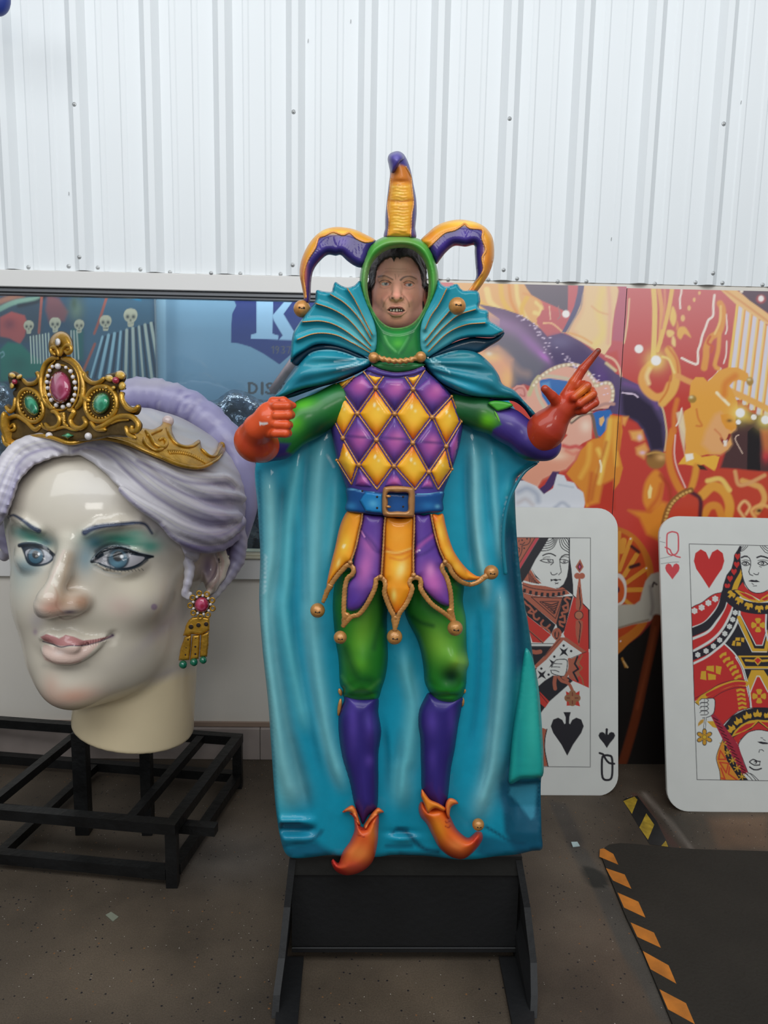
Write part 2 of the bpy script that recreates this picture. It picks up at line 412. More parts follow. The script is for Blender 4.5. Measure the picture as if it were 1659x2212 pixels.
# ---- floor: speckled concrete, colours in the material, wear painted where it lies
def floor_mat():
    m = bpy.data.materials.new('speckled_concrete'); m.use_nodes = True; nt = m.node_tree; b = nt.nodes['Principled BSDF']; L = nt.links.new
    a = nt.nodes.new('ShaderNodeAttribute'); a.attribute_name = 'Col'; tc = nt.nodes.new('ShaderNodeTexCoord')
    src = a.outputs['Color']
    n = nt.nodes.new('ShaderNodeTexNoise'); n.inputs['Scale'].default_value = 2.4; n.inputs['Detail'].default_value = 8; L(tc.outputs['Object'], n.inputs['Vector'])
    r = nt.nodes.new('ShaderNodeMapRange'); r.inputs[1].default_value = .35; r.inputs[2].default_value = .65; r.inputs[3].default_value = .62; r.inputs[4].default_value = 1.28; L(n.outputs[0], r.inputs[0])
    sc_ = nt.nodes.new('ShaderNodeVectorMath'); sc_.operation = 'SCALE'; L(src, sc_.inputs[0]); L(r.outputs[0], sc_.inputs['Scale']); src = sc_.outputs[0]
    n3 = nt.nodes.new('ShaderNodeTexNoise'); n3.inputs['Scale'].default_value = 220; n3.inputs['Detail'].default_value = 2; L(tc.outputs['Object'], n3.inputs['Vector'])
    r3 = nt.nodes.new('ShaderNodeMapRange'); r3.inputs[1].default_value = .3; r3.inputs[2].default_value = .7; r3.inputs[3].default_value = .82; r3.inputs[4].default_value = 1.18; L(n3.outputs[0], r3.inputs[0])
    sd_ = nt.nodes.new('ShaderNodeVectorMath'); sd_.operation = 'SCALE'; L(src, sd_.inputs[0]); L(r3.outputs[0], sd_.inputs['Scale']); src = sd_.outputs[0]
    for scale, thr, col, keep in ((46, .15, (24, 22, 26), .62), (90, .11, (205, 200, 190), .92), (40, .12, (128, 88, 52), .8)):
        v = nt.nodes.new('ShaderNodeTexVoronoi'); v.inputs['Scale'].default_value = scale; L(tc.outputs['Object'], v.inputs['Vector'])
        lt = nt.nodes.new('ShaderNodeMath'); lt.operation = 'LESS_THAN'; lt.inputs[1].default_value = thr; L(v.outputs['Distance'], lt.inputs[0])
        sp = nt.nodes.new('ShaderNodeSeparateColor'); L(v.outputs['Color'], sp.inputs[0])
        gt = nt.nodes.new('ShaderNodeMath'); gt.operation = 'GREATER_THAN'; gt.inputs[1].default_value = keep; L(sp.outputs[0], gt.inputs[0])
        mu = nt.nodes.new('ShaderNodeMath'); mu.operation = 'MULTIPLY'; L(lt.outputs[0], mu.inputs[0]); L(gt.outputs[0], mu.inputs[1])
        mx = nt.nodes.new('ShaderNodeMix'); mx.data_type = 'RGBA'; L(mu.outputs[0], mx.inputs[0]); L(src, mx.inputs[6]); mx.inputs[7].default_value = (*lin(col), 1); src = mx.outputs[2]
    L(src, b.inputs['Base Color']); b.inputs['Roughness'].default_value = .62; b.inputs['Specular IOR Level'].default_value = .35
    bp = nt.nodes.new('ShaderNodeBump'); bp.inputs['Strength'].default_value = .25; bp.inputs['Distance'].default_value = .004; L(n3.outputs[0], bp.inputs['Height']); L(bp.outputs[0], b.inputs['Normal'])
    return m
fp = Paint((80, 70, 59))
O_ = lambda t: Z(1160, 1640, 3.325, t)
fp.blob(250, 2060, 330, 160, (92, 80, 66), .5).blob(860, 2150, 220, 90, (96, 82, 66), .5).blob(480, 1850, 160, 60, (96, 94, 92), .45)
fp.blob(1250, 1900, 90, 130, (100, 90, 78), .5).blob(1330, 2100, 120, 160, (96, 80, 66), .5)
fp.poly(O_('90,300 210,320 330,560 330,650 230,640 140,440'), (70, 64, 58), 3).poly(O_('230,640 350,640 470,820 640,1140 760,1340 900,1600 980,1902 900,1902 760,1660 560,1300 420,960 300,760'), (74, 70, 64), 4)
fp.poly(O_('320,780 400,780 500,840 515,900 440,925 380,910 350,860'), (42, 42, 38), 2, curve=True)
fp.poly(O_('1010,395 1110,500 1220,640 1130,640 1010,500 930,400'), (78, 70, 60), 3).poly(O_('1220,420 1659,400 1659,640 1300,640'), (106, 84, 66), 8)
fp.line(O_('770,250 860,350 960,460 1040,560 1105,640'), 9, (150, 140, 130), 4, .6).line(O_('700,260 800,380 900,520 990,620'), 13, (92, 62, 54), 3, .8)
gx0, gx1, gy0, gy1 = -4.2, 4.6, -.8, WY
s, t = np.meshgrid(np.linspace(gx0, gx1, 520), np.linspace(gy0, gy1, 300))
V = np.stack([s.ravel(), t.ravel(), np.zeros(s.size)], 1); px, py = project(V); fr = V[:, 1] > 1.2
C = np.empty((len(V), 3)); C[:] = fp.base; C[fr] = fp(px[fr], py[fr])
Fc = strip_faces(520, 300)[:, ::-1]
tag(mk('floor', V, Fc, floor_mat(), None, C), kind='structure')

# ---- back wall: plain lower wall with a window opening, ribbed metal sheets above
z_tr0 = 2.251; z_tr1 = zw(300, 626); z_gl1 = zw(300, 643); z_gl0 = zw(555, 1194); x_w1 = xw(905, 900)
white = mat('white_wall_paint', (226, 220, 210), .45, bump=.05, bscale=14, var=.05, vscale=2.5)
white2 = mat('white_trim_paint', (226, 224, 221), .42, bump=.05, bscale=9)
parts = [box(-4.2, x_w1, WY, WY+.12, 0, z_gl0-.01), box(x_w1, 4.6, WY, WY+.12, 0, z_tr0), box(-4.2, 4.6, WY+.005, WY+.12, z_tr1, 4.7)]
V, F = merge(parts); wall = tag(mk('wall_back', V, F, white, None, None, False), kind='structure')
metal = mat('white_ribbed_metal', (232, 236, 238), .42, bump=.03, bscale=5, var=.02, vscale=1.2, spec=.4)
X0 = -1.2745; P = .305
def rib_profile(k):
    x = X0+k*P; o = [(0, 0), (.028, .027), (.055, .027), (.083, 0)]
    for c in (.128, .138, .222, .232): o.append((c, .0035 if c in (.138, .222) else 0))
    o = [(0, 0), (.028, .027), (.055, .027), (.083, 0), (.122, 0), (.129, .004), (.146, .004), (.153, 0), (.215, 0), (.222, .004), (.239, .004), (.246, 0)]
    return [(x+a, WY-b) for a, b in o]
ks = list(range(-9, 19))
for g in range(0, len(ks), 3):
    pr = []
    for k in ks[g:g+3]: pr += rib_profile(k)
    pr.append((X0+(ks[g]+3)*P+.022, WY)); n = len(pr); off = -.0012*(g % 2)
    V = [(x, y+off, z) for z in (z_tr0+.004, 4.7) for x, y in pr]+[(x, WY+.004, z_tr0+.004) for x, y in pr]
    F = [(i, i+1, n+i+1, n+i) for i in range(n-1)]+[(2*n+i, 2*n+i+1, i+1, i) for i in range(n-1)]
    mk('metal_panel', V, F, metal, wall, None, False)
# screws, where the photograph shows them
sv, sf = uvsphere((0, 0, 0), 1, 10, 6)
screw_m = mat('screw_steel', (190, 192, 192), .35, metal=.6)
n0 = None
spots = [(61, 577), (148, 575), (171, 555), (211, 578), (303, 582), (367, 588), (456, 590), (519, 591), (606, 592), (632, 572), (758, 601), (1055, 604), (1088, 583), (1117, 602), (1205, 608), (1267, 608), (1415, 613), (1503, 610), (1541, 590), (1561, 611), (1648, 615),
         (160, 225), (634, 241), (1101, 256), (1564, 267), (968, 604)]
for x, y in spots:
    onrib = y in (555, 572, 583, 590, 225, 241, 256, 267)
    p = atY(x, y, WY-(.030 if onrib else .003))
    if n0 is None:
        V, F = merge([((sv*np.array([.0058, .005, .0058])), sf), (sv*np.array([.0090, .0022, .0090])+np.array([0, .001, 0]), sf)])
        o = mk('screw', V+p, F, screw_m, wall); n0 = o; base = p.copy()
    else:
        o = n0.copy(); COL.objects.link(o); o.location = Vector(p-base)
# thin scratches and grime specks near the sheet bottoms
V = []; F = []
for x, y in [(665, 92), (1105, 506), (1502, 230), (1600, 225), (757, 50), (148, 422), (1320, 520)]:
    p = atY(x, y, WY-.0045); V += [p+np.array(q) for q in ((0, 0, 0), (.0018, 0, 0), (.003, 0, .014), (.001, 0, .015))]; F.append(tuple(range(len(V)-4, len(V))))
mk('paint_chip', V, F, mat('chip_grey', (120, 122, 122), .6), wall, None, False)
# window frame, ledge and trims on the left
frame_m = mat('aluminium_frame', (120, 122, 126), .38, metal=.4)
win = tag(mk('window_1', *merge([box(-4.2, x_w1, WY-.030, WY+.06, z_tr1-.002, z_tr0, .003)]), white2, None, None, False), kind='structure')
mk('window_frame', *merge([box(-4.2, x_w1, WY-.012, WY+.05, z_gl1+.012, z_tr1-.004, .003), box(-4.2, x_w1, WY+.0, WY+.05, z_gl1, z_gl1+.012, .003)]), frame_m, win, smooth=False)
mk('window_frame', *box(x_w1-.05, x_w1, WY-.02, WY+.05, z_gl0, z_gl1+.02, .003), frame_m, win, smooth=False)
mk('window_sill', *merge([box(-4.2, x_w1, WY-.02, WY+.10, z_gl0-.012, z_gl0-.001, .002), box(-4.2, x_w1, WY-.032, WY+.02, z_gl0-.024, z_gl0-.0125, .002)]), mat('sill_cream', (205, 200, 178), .4), win, smooth=False)
tag(mk('trim_1', *box(-4.2, x_w1+.3, WY-.022, WY-.0005, .887, z_gl0-.0245, .004), white2, None, None, False), kind='structure')
tag(mk('trim_2', *box(-4.2, x_w1+.3, WY-.012, WY-.0005, .160, .185, .003), mat('brown_stained_trim', (150, 128, 112), .6, var=.2), None, None, False), kind='structure')
tag(mk('baseboard_back', *merge([box(-4.2+i*1.24, -4.2+(i+1)*1.24-.003, WY-.028, WY-.0005, .0, .159, .003) for i in range(4)]), mat('stained_base_paint', (158, 146, 140), .6, var=.22, vscale=5), None, None, False), kind='structure')
# glass
gm = bpy.data.materials.new('window_glass'); gm.use_nodes = True; nt = gm.node_tree; nt.nodes.remove(nt.nodes['Principled BSDF']); out = nt.nodes['Material Output']
tr = nt.nodes.new('ShaderNodeBsdfTransparent'); tr.inputs[0].default_value = (.86, .92, .95, 1); gl = nt.nodes.new('ShaderNodeBsdfGlossy'); gl.inputs['Roughness'].default_value = .04
fz = nt.nodes.new('ShaderNodeFresnel'); fz.inputs[0].default_value = 1.5; mx = nt.nodes.new('ShaderNodeMixShader')
dd = nt.nodes.new('ShaderNodeBsdfDiffuse'); dd.inputs[0].default_value = (.5, .62, .7, 1); m2 = nt.nodes.new('ShaderNodeMixShader'); m2.inputs[0].default_value = .05
nt.links.new(fz.outputs[0], mx.inputs[0]); nt.links.new(tr.outputs[0], mx.inputs[1]); nt.links.new(gl.outputs[0], mx.inputs[2])
nt.links.new(mx.outputs[0], m2.inputs[1]); nt.links.new(dd.outputs[0], m2.inputs[2]); nt.links.new(m2.outputs[0], out.inputs[0])
mk('window_pane', *box(-4.2, x_w1-.05, WY+.018, WY+.024, z_gl0, z_gl1), gm, win, smooth=False)
# side room behind the glass: floor and end wall
tag(mk('wall_side_room', *merge([box(-4.2, x_w1+.6, 4.85, 4.95, 0, 2.6), box(-4.2, x_w1+.6, WY+.13, 4.95, -.06, -.001), box(x_w1+.06, x_w1+.12, WY+.13, 4.85, 0, 2.6)]), mat('side_room_grey', (92, 98, 104), .7), None, None, False), kind='structure')

lr = area('side_room_fill', (-1.0, 3.69, 2.42), (-1.0, 3.80, 1.2), 3.6, .06, 16, (.9, .97, 1.0))  # added light, hidden above the window head, brightens the boards behind the glass
# ---- pictures behind the glass
V_ = lambda t: Z(0, 620, 2.44, t)
pr = mat('printed_matt', rough=.5)
prg = mat('printed_gloss', rough=.32, spec=.5)
bp_ = Paint((52, 76, 98))
bp_.poly(V_('-60,20 215,40 225,290 -60,300'), (58, 70, 84), 4).poly(V_('445,40 805,50 810,480 470,480 440,300'), (66, 98, 120), 8)
bp_.line(V_('-20,125 80,80 210,62'), 11, (132, 160, 140), 2).line(V_('-20,85 60,55 120,40'), 12, (176, 112, 84), 3, .8).line(V_('100,100 200,75 240,40'), 9, (40, 40, 48), 3)
bp_.poly(V_('0,160 60,130 130,150 145,190 130,260 105,300 50,270 0,260'), (186, 82, 76), 2).blob(20, 700, 14, 13, (120, 50, 66), .7)
bp_.poly(V_('250,40 310,60 360,130 340,180 260,190 240,120'), (142, 76, 74), 4, .8).blob(165, 670, 16, 24, (122, 138, 112), .7).blob(160, 655, 6, 12, (70, 84, 60), .8)
bp_.poly(V_('0,330 40,290 110,300 160,350 220,390 225,470 150,480 0,500'), (28, 116, 96), 3).blob(40, 785, 20, 16, (22, 96, 80), .8).line(V_('0,350 16,340 22,360 8,372'), 3, (120, 160, 160))
bp_.poly(V_('380,220 440,230 440,390 400,380'), (36, 96, 92), 3)
for p_ in ('220,50 205,240', '562,55 525,170 497,245', '500,300 470,370 440,440'): bp_.line(V_(p_), 5.5, (170, 88, 74), 1.2)
def skull(cx, cy, s, lean=0):
    bp_.poly([(cx-s, cy-s*.3), (cx-s*.7, cy-s), (cx, cy-s*1.25), (cx+s*.75, cy-s), (cx+s, cy-s*.3), (cx+s*.75, cy+s*.45), (cx+s*.5, cy+s*.7), (cx+s*.4+lean, cy+s*1.3), (cx-s*.35+lean, cy+s*1.35), (cx-s*.45, cy+s*.7), (cx-s*.8, cy+s*.4)], (198, 188, 160), .8, curve=True, step=2)
    for q in (-1, 1): bp_.blob(cx+q*s*.42, cy-s*.05, s*.27, s*.3, (34, 36, 42), 1, 0, 0)
    bp_.blob(cx, cy+s*.45, s*.14, s*.2, (50, 44, 44), .9); bp_.line([(cx-s*.3+lean, cy+s*.95), (cx+s*.32+lean, cy+s*.92)], 1.4, (70, 60, 56))
for i in range(7): bp_.line(V_('%d,%d %d,%d' % (160+i*16, 262-i*3, 166+i*16, 400)), 3.2, (196, 200, 184), .7)
for i in range(3): bp_.line(V_('%d,232 %d,380' % (375+i*15, 378+i*18)), 3.0, (186, 190, 176), .7)
for i in range(9): bp_.line(V_('%d,%d %d,%d' % (540+i*32, 262-i*9, 478+i*46, 478)), 6.2 if i % 3 else 4.6, (156, 190, 202) if i < 4 else (186, 190, 176), .8)
for i in range(9): bp_.line(V_('%d,%d %d,%d' % (556+i*32, 262-i*9, 500+i*46, 478)), 5.0, (38, 52, 72), .8)
for cx, cy, sz in ((62, 706, 11), (119, 701, 12.5), (171, 704, 11), (228, 697, 13), (282, 685, 15)): skull(cx, cy, sz)
bp_.poly(V_('690,40 730,40 745,75 715,70 700,62'), (52, 126, 160), 2)
YP = 3.80
zb, zt = .55, zw(150, 600, YP); xa, xb = xw(-90, 700, YP), xw(334, 700, YP)
poster = thing('poster', ((xa+xb)/2, YP, zb), 'dark printed poster of skulls over striped robes behind the window glass', 'poster')
mk('poster_board', *box(xa-.005, xb+.005, YP+.001, YP+.02, zb, zt+.01), mat('board_edge', (120, 130, 138), .6), poster, smooth=False)
sheet('poster_print', (xa, YP-.001, zb), (xb-xa, 0, 0), (0, 0, zt-zb), 270, 330, bp_, prg, poster)
bs = Paint((126, 160, 184))
bs.poly([(326, 600), (358, 600), (362, 1250), (330, 1250)], (158, 190, 210), 1.5).poly([(362, 600), (382, 600), (386, 1250), (366, 1250)], (112, 146, 170), 6).blob(410, 780, 40, 90, (140, 172, 196), .6)
bs.poly(V_('1230,60 1245,98 1224,140 1219,200 1218,292 1260,298 1320,315 1390,352 1473,408 1530,358 1580,315 1660,290 1660,60'), (40, 50, 118), .8)
bs.poly(V_('1352,60 1440,60 1436,246 1468,256 1466,278 1322,272 1324,250 1352,244'), (164, 196, 222), .7)
bs.poly(V_('1436,150 1505,70 1490,50 1600,50 1545,72 1494,142 1548,232 1590,250 1588,282 1470,278 1490,255 1444,178'), (164, 196, 222), .7)
g_ = (96, 92, 96)
for st in ('1432,320 1441,312 1441,348', ): bs.line(V_(st), 2.2, g_, curve=False)
bs.line(V_('1468,318 1458,312 1452,322 1460,332 1470,322 1468,318 1468,336 1460,348'), 2.2, g_).line(V_('1484,314 1496,312 1500,322 1490,330 1502,338 1496,348 1482,346'), 2.2, g_).line(V_('1512,313 1530,313 1520,348'), 2.2, g_, curve=False)
ink = (84, 82, 84)
bs.line(V_('1314,508 1314,560'), 6, ink, curve=False).line(V_('1310,508 1330,508 1350,520 1354,535 1346,552 1326,560 1310,560'), 5, ink).line(V_('1382,506 1382,562'), 6, ink, curve=False)
bs.line(V_('1438,514 1420,507 1406,516 1412,530 1430,538 1438,550 1424,562 1402,555'), 5, ink)
bs.line(V_('1480,507 1480,562'), 5, ink, curve=False).line(V_('1480,507 1510,512 1508,530 1482,536 1512,562'), 5, ink)
YS = 3.86; xa, xb = xw(330, 700, YS), xw(900, 700, YS); zt = zw(500, 590, YS)
sign = thing('wall_sign', ((xa+xb)/2, YS, .55), 'pale blue sign with a dark blue shield and white letter K behind the glass', 'sign')
mk('sign_board', *box(xa, xb, YS+.001, YS+.02, .55, zt), MATS['board_edge'], sign, smooth=False)
sheet('sign_print', (xa, YS-.001, .55), (xb-xa, 0, 0), (0, 0, zt-.55), 330, 330, bs, prg, sign)
# crumpled dark plastic under the signs, a pole leaning by them
rng = np.random.RandomState(3); NB = rng.uniform(0, 1, (60, 2))
def crumple(seed, amp, f):
    r = np.random.RandomState(seed); ks_ = r.normal(0, f, (14, 2)); ph = r.uniform(0, 6.28, 14)
    def h(x, y, d=None):
        z = 0
        for k, p in zip(ks_, ph): z = z+np.abs(np.sin(x*k[0]+y*k[1]+p))
        return amp*(z/14-.5)*2
    return h
foil = mat('dark_plastic_film', (84, 98, 116), .16, metal=.5, coat=.8, bump=1.0, bscale=22, var=.95, vscale=26, spec=1.0)
mpP = lambda Y: (lambda x, y, h: atY(x, y, Y-h))
for nm, O, Yq, lb in (('a', '440,890 470,862 500,842 530,846 560,862 600,866 640,880 660,960 664,1080 662,1186 600,1188 520,1188 450,1187 436,1100', 3.75, 'heap of crumpled dark plastic film behind the glass beside the lavender hair'),
                      ('b', '-60,835 -20,826 10,828 28,850 34,900 32,1000 30,1100 26,1184 -20,1184 -60,1183 -64,1000', 3.735, 'crumpled dark plastic film at the left edge of the window')):
    pts = np.array([[float(v) for v in p.split(',')] for p in O.split()])
    R = Relief(pts, .07, 30, 0, crumple(len(O), .03, .07), step=6)
    o = R.build('plastic_bundle', foil, None, mpP(Yq), None, back=.035, smooth=False); tag(o, lb, 'plastic sheet')
    dz = np.array([v.co.z for v in o.data.vertices]).min()
V, F = tube3([atY(662, 740, 3.828), atY(620, 800, 3.828), atY(588, 846, 3.828)], [.020, .021, .021], 12)
tag(mk('leaning_pole', V, F, mat('pole_wrap', (150, 120, 118), .5, var=.5, vscale=14)), 'grey-pink pole leaning diagonally behind the window glass', 'pole')

# ================================================================== PRINTED BOARDS ON THE RIGHT
W = lambda t: Z(1000, 590, 2.5175, t)
W3 = lambda t: Z(1320, 600, 4.894, t)
W5 = lambda t: Z(1320, 1100, 3.35, t)
OR, YE, LY, RD, DK = (233, 150, 58), (243, 196, 84), (250, 222, 140), (200, 62, 48), (46, 40, 56)
mp_ = Paint((203, 68, 56))
mp_.band(lambda x, y: np.clip((880-y)/280, 0, 1), (216, 120, 122), .85)  # ground paler towards the top, gloss haze put into the colour
mp_.poly(W('540,60 900,60 890,180 860,560 840,420 770,440 560,330 430,200 560,215'), (206, 104, 112), 3, .8)
# gilt ornament top left
mp_.poly(W('-60,40 330,52 372,120 420,150 432,205 400,250 440,330 400,360 300,300 60,260'), (240, 186, 116), 1.5)
for q, c, wd in (('130,90 150,160 210,210', LY, 20), ('205,60 215,140 250,200 300,240', YE, 16), ('250,60 262,150 300,230', (236, 160, 80), 10), ('290,60 300,150 340,240 380,290', LY, 14), ('350,130 320,190 330,260', YE, 15), ('400,160 425,185 420,220 390,215', LY, 14), ('330,110 390,130 425,165', (238, 170, 100), 8), ('60,120 100,170 180,210', YE, 22)):
    mp_.line(W(q), wd/2.5175*1.6, c, 2.5)
mp_.poly(W('330,50 572,55 570,215 520,190 430,150 372,118 345,80'), (92, 98, 112), 1)
mp_.poly(W('430,200 570,215 600,230 548,330 470,345 440,330 400,270'), (204, 104, 108), 1.5)
mp_.line(W('470,180 476,250'), 3, (240, 190, 160)).line(W('438,272 480,272 520,300 545,325'), 4, (242, 186, 140)).line(W('518,180 530,230 515,250'), 2.5, (170, 130, 130))
# purple hat
mp_.poly(W('80,168 160,182 230,198 300,222 360,255 420,300 460,345 540,325 590,345 640,372 690,410 735,450 790,490 830,545 880,570 940,600 1000,632 1050,675 1082,730 1098,790 1106,860 1100,930 1090,975 1020,972 1005,915 985,865 950,815 900,782 860,772 790,760 760,700 720,600 640,540 560,500 470,520 430,545 400,570 380,620 330,602 260,625 255,560 190,470 110,430 200,345 200,250'), (92, 76, 116), 1)
mp_.poly(W('170,330 300,290 420,380 480,470 420,550 370,600 270,612 260,560 200,470 150,420'), (104, 106, 122), 10).blob(1085, 700, 50, 16, (160, 132, 172), .8, .35).blob(1150, 745, 46, 12, (168, 120, 186), .75, .75).blob(1175, 770, 16, 6, (196, 120, 210), .8, .75)
mp_.poly(W('470,350 540,335 640,385 740,470 800,560 820,700 780,760 720,620 650,540 560,500 500,515 470,440'), (62, 52, 104), 8).blob(1210, 738, 30, 16, (120, 118, 160), .6)
mp_.blob(1300, 810, 16, 40, (100, 66, 140), .7, -.3).poly(W('860,640 940,650 1030,720 1085,820 1098,960 1022,968 1003,905 980,850 945,808 880,780 865,760'), (48, 38, 62), 6)
mp_.line(W('880,600 960,625 1020,670 1060,730'), 8, (124, 84, 150), 5, .8).line(W('866,650 900,655 930,658 952,675'), 3, (236, 214, 236))
mp_.line(W('1000,628 1050,670 1085,735 1100,800 1108,880 1098,965'), 4, (216, 190, 150), 1)
mp_.line(W('800,760 700,640'), .5, (62, 52, 104))
# pink flesh and glow at the left
mp_.poly(W('60,400 120,428 190,400 270,470 262,560 250,626 210,600 150,500 60,440'), (238, 172, 138), 6).blob(1062, 768, 22, 14, (250, 208, 140), .9).blob(1057, 764, 6, 4, (255, 246, 220), 1).blob(1095, 820, 14, 26, (248, 196, 128), .8)
mp_.line(W('150,420 220,440 300,530 350,550'), 14, (180, 150, 140), 8, .6)
# cream horn
mp_.poly(W('660,52 832,56 850,100 826,200 812,300 806,390 770,445 700,405 640,370 560,325 615,230 645,130'), (246, 214, 162), 1.2)
mp_.line(W('650,90 640,200 590,300 610,330'), 12, (240, 190, 150), 5, .7).line(W('760,90 740,200 760,320 720,390'), 16, (248, 222, 140), 6, .8).line(W('560,320 640,345 700,380'), 4, (240, 180, 110), 2).line(W('700,180 740,210 790,225'), 3, (238, 184, 130), 2).line(W('790,60 800,200 790,380'), 7, (240, 186, 160), 4, .8)
mp_.poly(W('628,52 662,52 655,100 640,170 610,240 560,322 538,322 575,250 605,180 622,110'), (84, 96, 132), 1).line(W('652,120 640,190 600,260 570,320'), 3, (176, 160, 150), 1.5)
mp_.poly(W('850,60 893,60 890,150 880,375 812,365 822,240 840,150'), (196, 110, 128), 2).line(W('905,140 897,250 884,340 876,380'), 3.5, (240, 206, 160), 1)
mp_.line(W('778,450 820,470 848,510 860,560'), 5, (240, 196, 166), 1).line(W('780,490 830,530'), 6, (226, 206, 160), 2)
# mask figure
mp_.poly(W('262,640 290,612 330,608 350,640 372,640 400,575 450,535 560,505 660,530 740,590 815,610 822,690 790,735 720,740 700,760 700,900 650,925 632,940 640,962 618,975 606,1015 560,1065 500,1085 430,1120 400,1175 340,1160 290,1110 400,1030 500,960 570,880 480,830 400,800 370,745 300,700'), (236, 178, 156), 1)
mp_.poly(W('560,960 640,960 615,1015 560,1068 500,1086 430,1125 395,1172 330,1150 290,1108 400,1030'), (234, 158, 128), 5, .8).blob(1205, 985, 20, 9, (250, 214, 184), .9).blob(1265, 920, 12, 14, (250, 222, 200), .9)
mp_.poly(W('262,640 290,612 330,610 350,640 345,690 320,690 290,670'), (228, 160, 150), 1).line(W('275,645 300,625 330,630 335,670 310,660'), 3, (196, 116, 110), 1.2)
mp_.poly(W('414,582 470,572 560,585 620,605 605,660 560,740 505,775 470,730 430,670'), (58, 116, 184), 1).poly(W('425,600 470,590 480,640 450,650'), (120, 176, 220), 3, .6)
mp_.line(W('500,790 450,740 410,670 395,600 410,568 470,560 560,573 640,600'), 7, (214, 198, 172), 1).line(W('360,660 385,600 412,565'), 9, (206, 196, 150), 1.5)
mp_.poly(W('700,765 730,750 800,742 812,765 790,800 780,850 748,890 728,880 716,820'), (52, 112, 186), 1).poly(W('742,790 765,778 770,800 752,835 742,820'), (236, 186, 120), .8)
mp_.line(W('590,812 640,775 690,762 708,790 718,850 732,905'), 7, (126, 102, 90), 1).line(W('590,806 640,768 692,756'), 3, (216, 196, 170), 1).line(W('720,735 770,712 820,712'), 7, (196, 150, 140), 1.5).line(W('640,740 700,750 760,740'), 3, (110, 60, 60), 1)
for q, n in (('385,610 430,560 480,525 540,503 600,498 650,510', 13), ('670,530 695,560 712,590 722,612', 5), ('730,612 770,598 800,602 815,640 812,690', 8)):
    cp = smooth_open(W(q), 1); idx = np.linspace(0, len(cp)-1, n).astype(int)
    mp_.line(W(q), 8, (206, 180, 150), 1.2)
    for i in idx: mp_.blob(cp[i][0], cp[i][1], 4.2, 4.2, (248, 236, 206), 1, 0, .4)
mp_.line(W('545,938 580,948 615,942 642,952'), 8, (216, 96, 90), 2.5).line(W('560,965 600,985 620,975'), 5, (228, 128, 110), 3, .8)
mp_.poly(W('488,1078 524,1080 510,1130 480,1170 440,1205 405,1182 445,1150'), (78, 52, 100), 1).line(W('285,1105 330,1135'), 6, (98, 60, 92), 1)
mp_.poly(W('270,1130 330,1128 400,1158 440,1202 490,1170 512,1092 550,1100 565,1130 605,1140 622,1170 655,1190 668,1235 655,1290 270,1290'), (222, 224, 230), 1).line(W('300,1190 350,1170 400,1200 410,1240'), 10, (170, 178, 196), 5, .8).line(W('300,1250 340,1230 380,1260'), 8, (200, 190, 190), 4, .7).line(W('500,1275 540,1248 575,1270'), 7, (176, 182, 196), 3, .8).line(W('520,1150 600,1165'), 3, (190, 196, 206), 2)
# gold drapery either side of the joint
mp_.poly(W('800,770 860,780 868,860 850,980 870,1060 850,1140 800,1210 740,1262 668,1275 655,1195 605,1140 562,1090 620,1015 640,965 700,905 745,895 785,850'), (226, 142, 50), 1.5)
for q, c, wd in (('800,800 790,900 770,1000 740,1080', YE, 12), ('690,930 680,1030 640,1110', (240, 176, 70), 10), ('735,960 760,1020 755,1080 740,1140', (250, 206, 96), 9), ('700,1090 690,1170 680,1240', (206, 104, 40), 8), ('830,800 826,930 836,1040', (240, 176, 70), 10), ('780,920 720,1130 700,1230', (200, 100, 40), 5), ('850,820 846,960', (206, 110, 40), 6)):
    mp_.line(W(q), wd, c, 4, .9)
mp_.line(W('745,1020 752,1050 750,1080'), 4, (255, 240, 200), 1)
mp_.poly(W('760,1150 820,1120 830,1290 680,1290 690,1262 740,1250'), (196, 58, 40), 4)
mp_.poly(W('905,860 975,855 985,905 960,915 920,905'), (238, 172, 92), 4).poly(W('940,950 990,925 1010,960 985,1010 945,985'), (238, 168, 92), 4).blob(1382, 945, 5, 6, (240, 200, 220), .9).blob(1388, 978, 6, 4, (240, 200, 220), .9).poly(W('865,780 900,780 880,830 866,820'), (238, 164, 84), 3)
mp_.blob(1417, 993, 24, 23, (158, 112, 56), 1, 0, .75).blob(1428, 988, 10, 7, (228, 176, 110), .9).blob(1404, 982, 8, 8, (104, 70, 34), .8).line(W('1000,985 1050,975 1102,985'), 4, (196, 150, 80), 1.2)
mp_.poly(W('1010,1105 1050,1070 1085,1110 1085,1200 1060,1270 1010,1290 980,1240 985,1160'), (232, 146, 52), 4, curve=True).poly(W('1005,1190 1018,1150 1030,1170 1022,1225 1008,1225'), (252, 226, 150), 1.5).line(W('1075,1100 1120,1160 1130,1230'), 8, (176, 64, 36), 4, .8)
mp_.line(W('1140,860 1120,960 1130,1060 1165,1150 1200,1200'), 15, (228, 138, 52), 3).line(W('1155,880 1150,980 1165,1060 1210,1165'), 3, (244, 200, 190), 1).line(W('1165,690 1150,760 1148,860'), 10, (226, 130, 60), 3)
mp_.poly(W('900,1290 960,1330 1000,1420 1080,1460 1100,1330 1110,1250 1080,1240 1020,1300'), (228, 142, 50), 5).line(W('1010,1290 1060,1220 1080,1150'), 10, (214, 112, 44), 4)
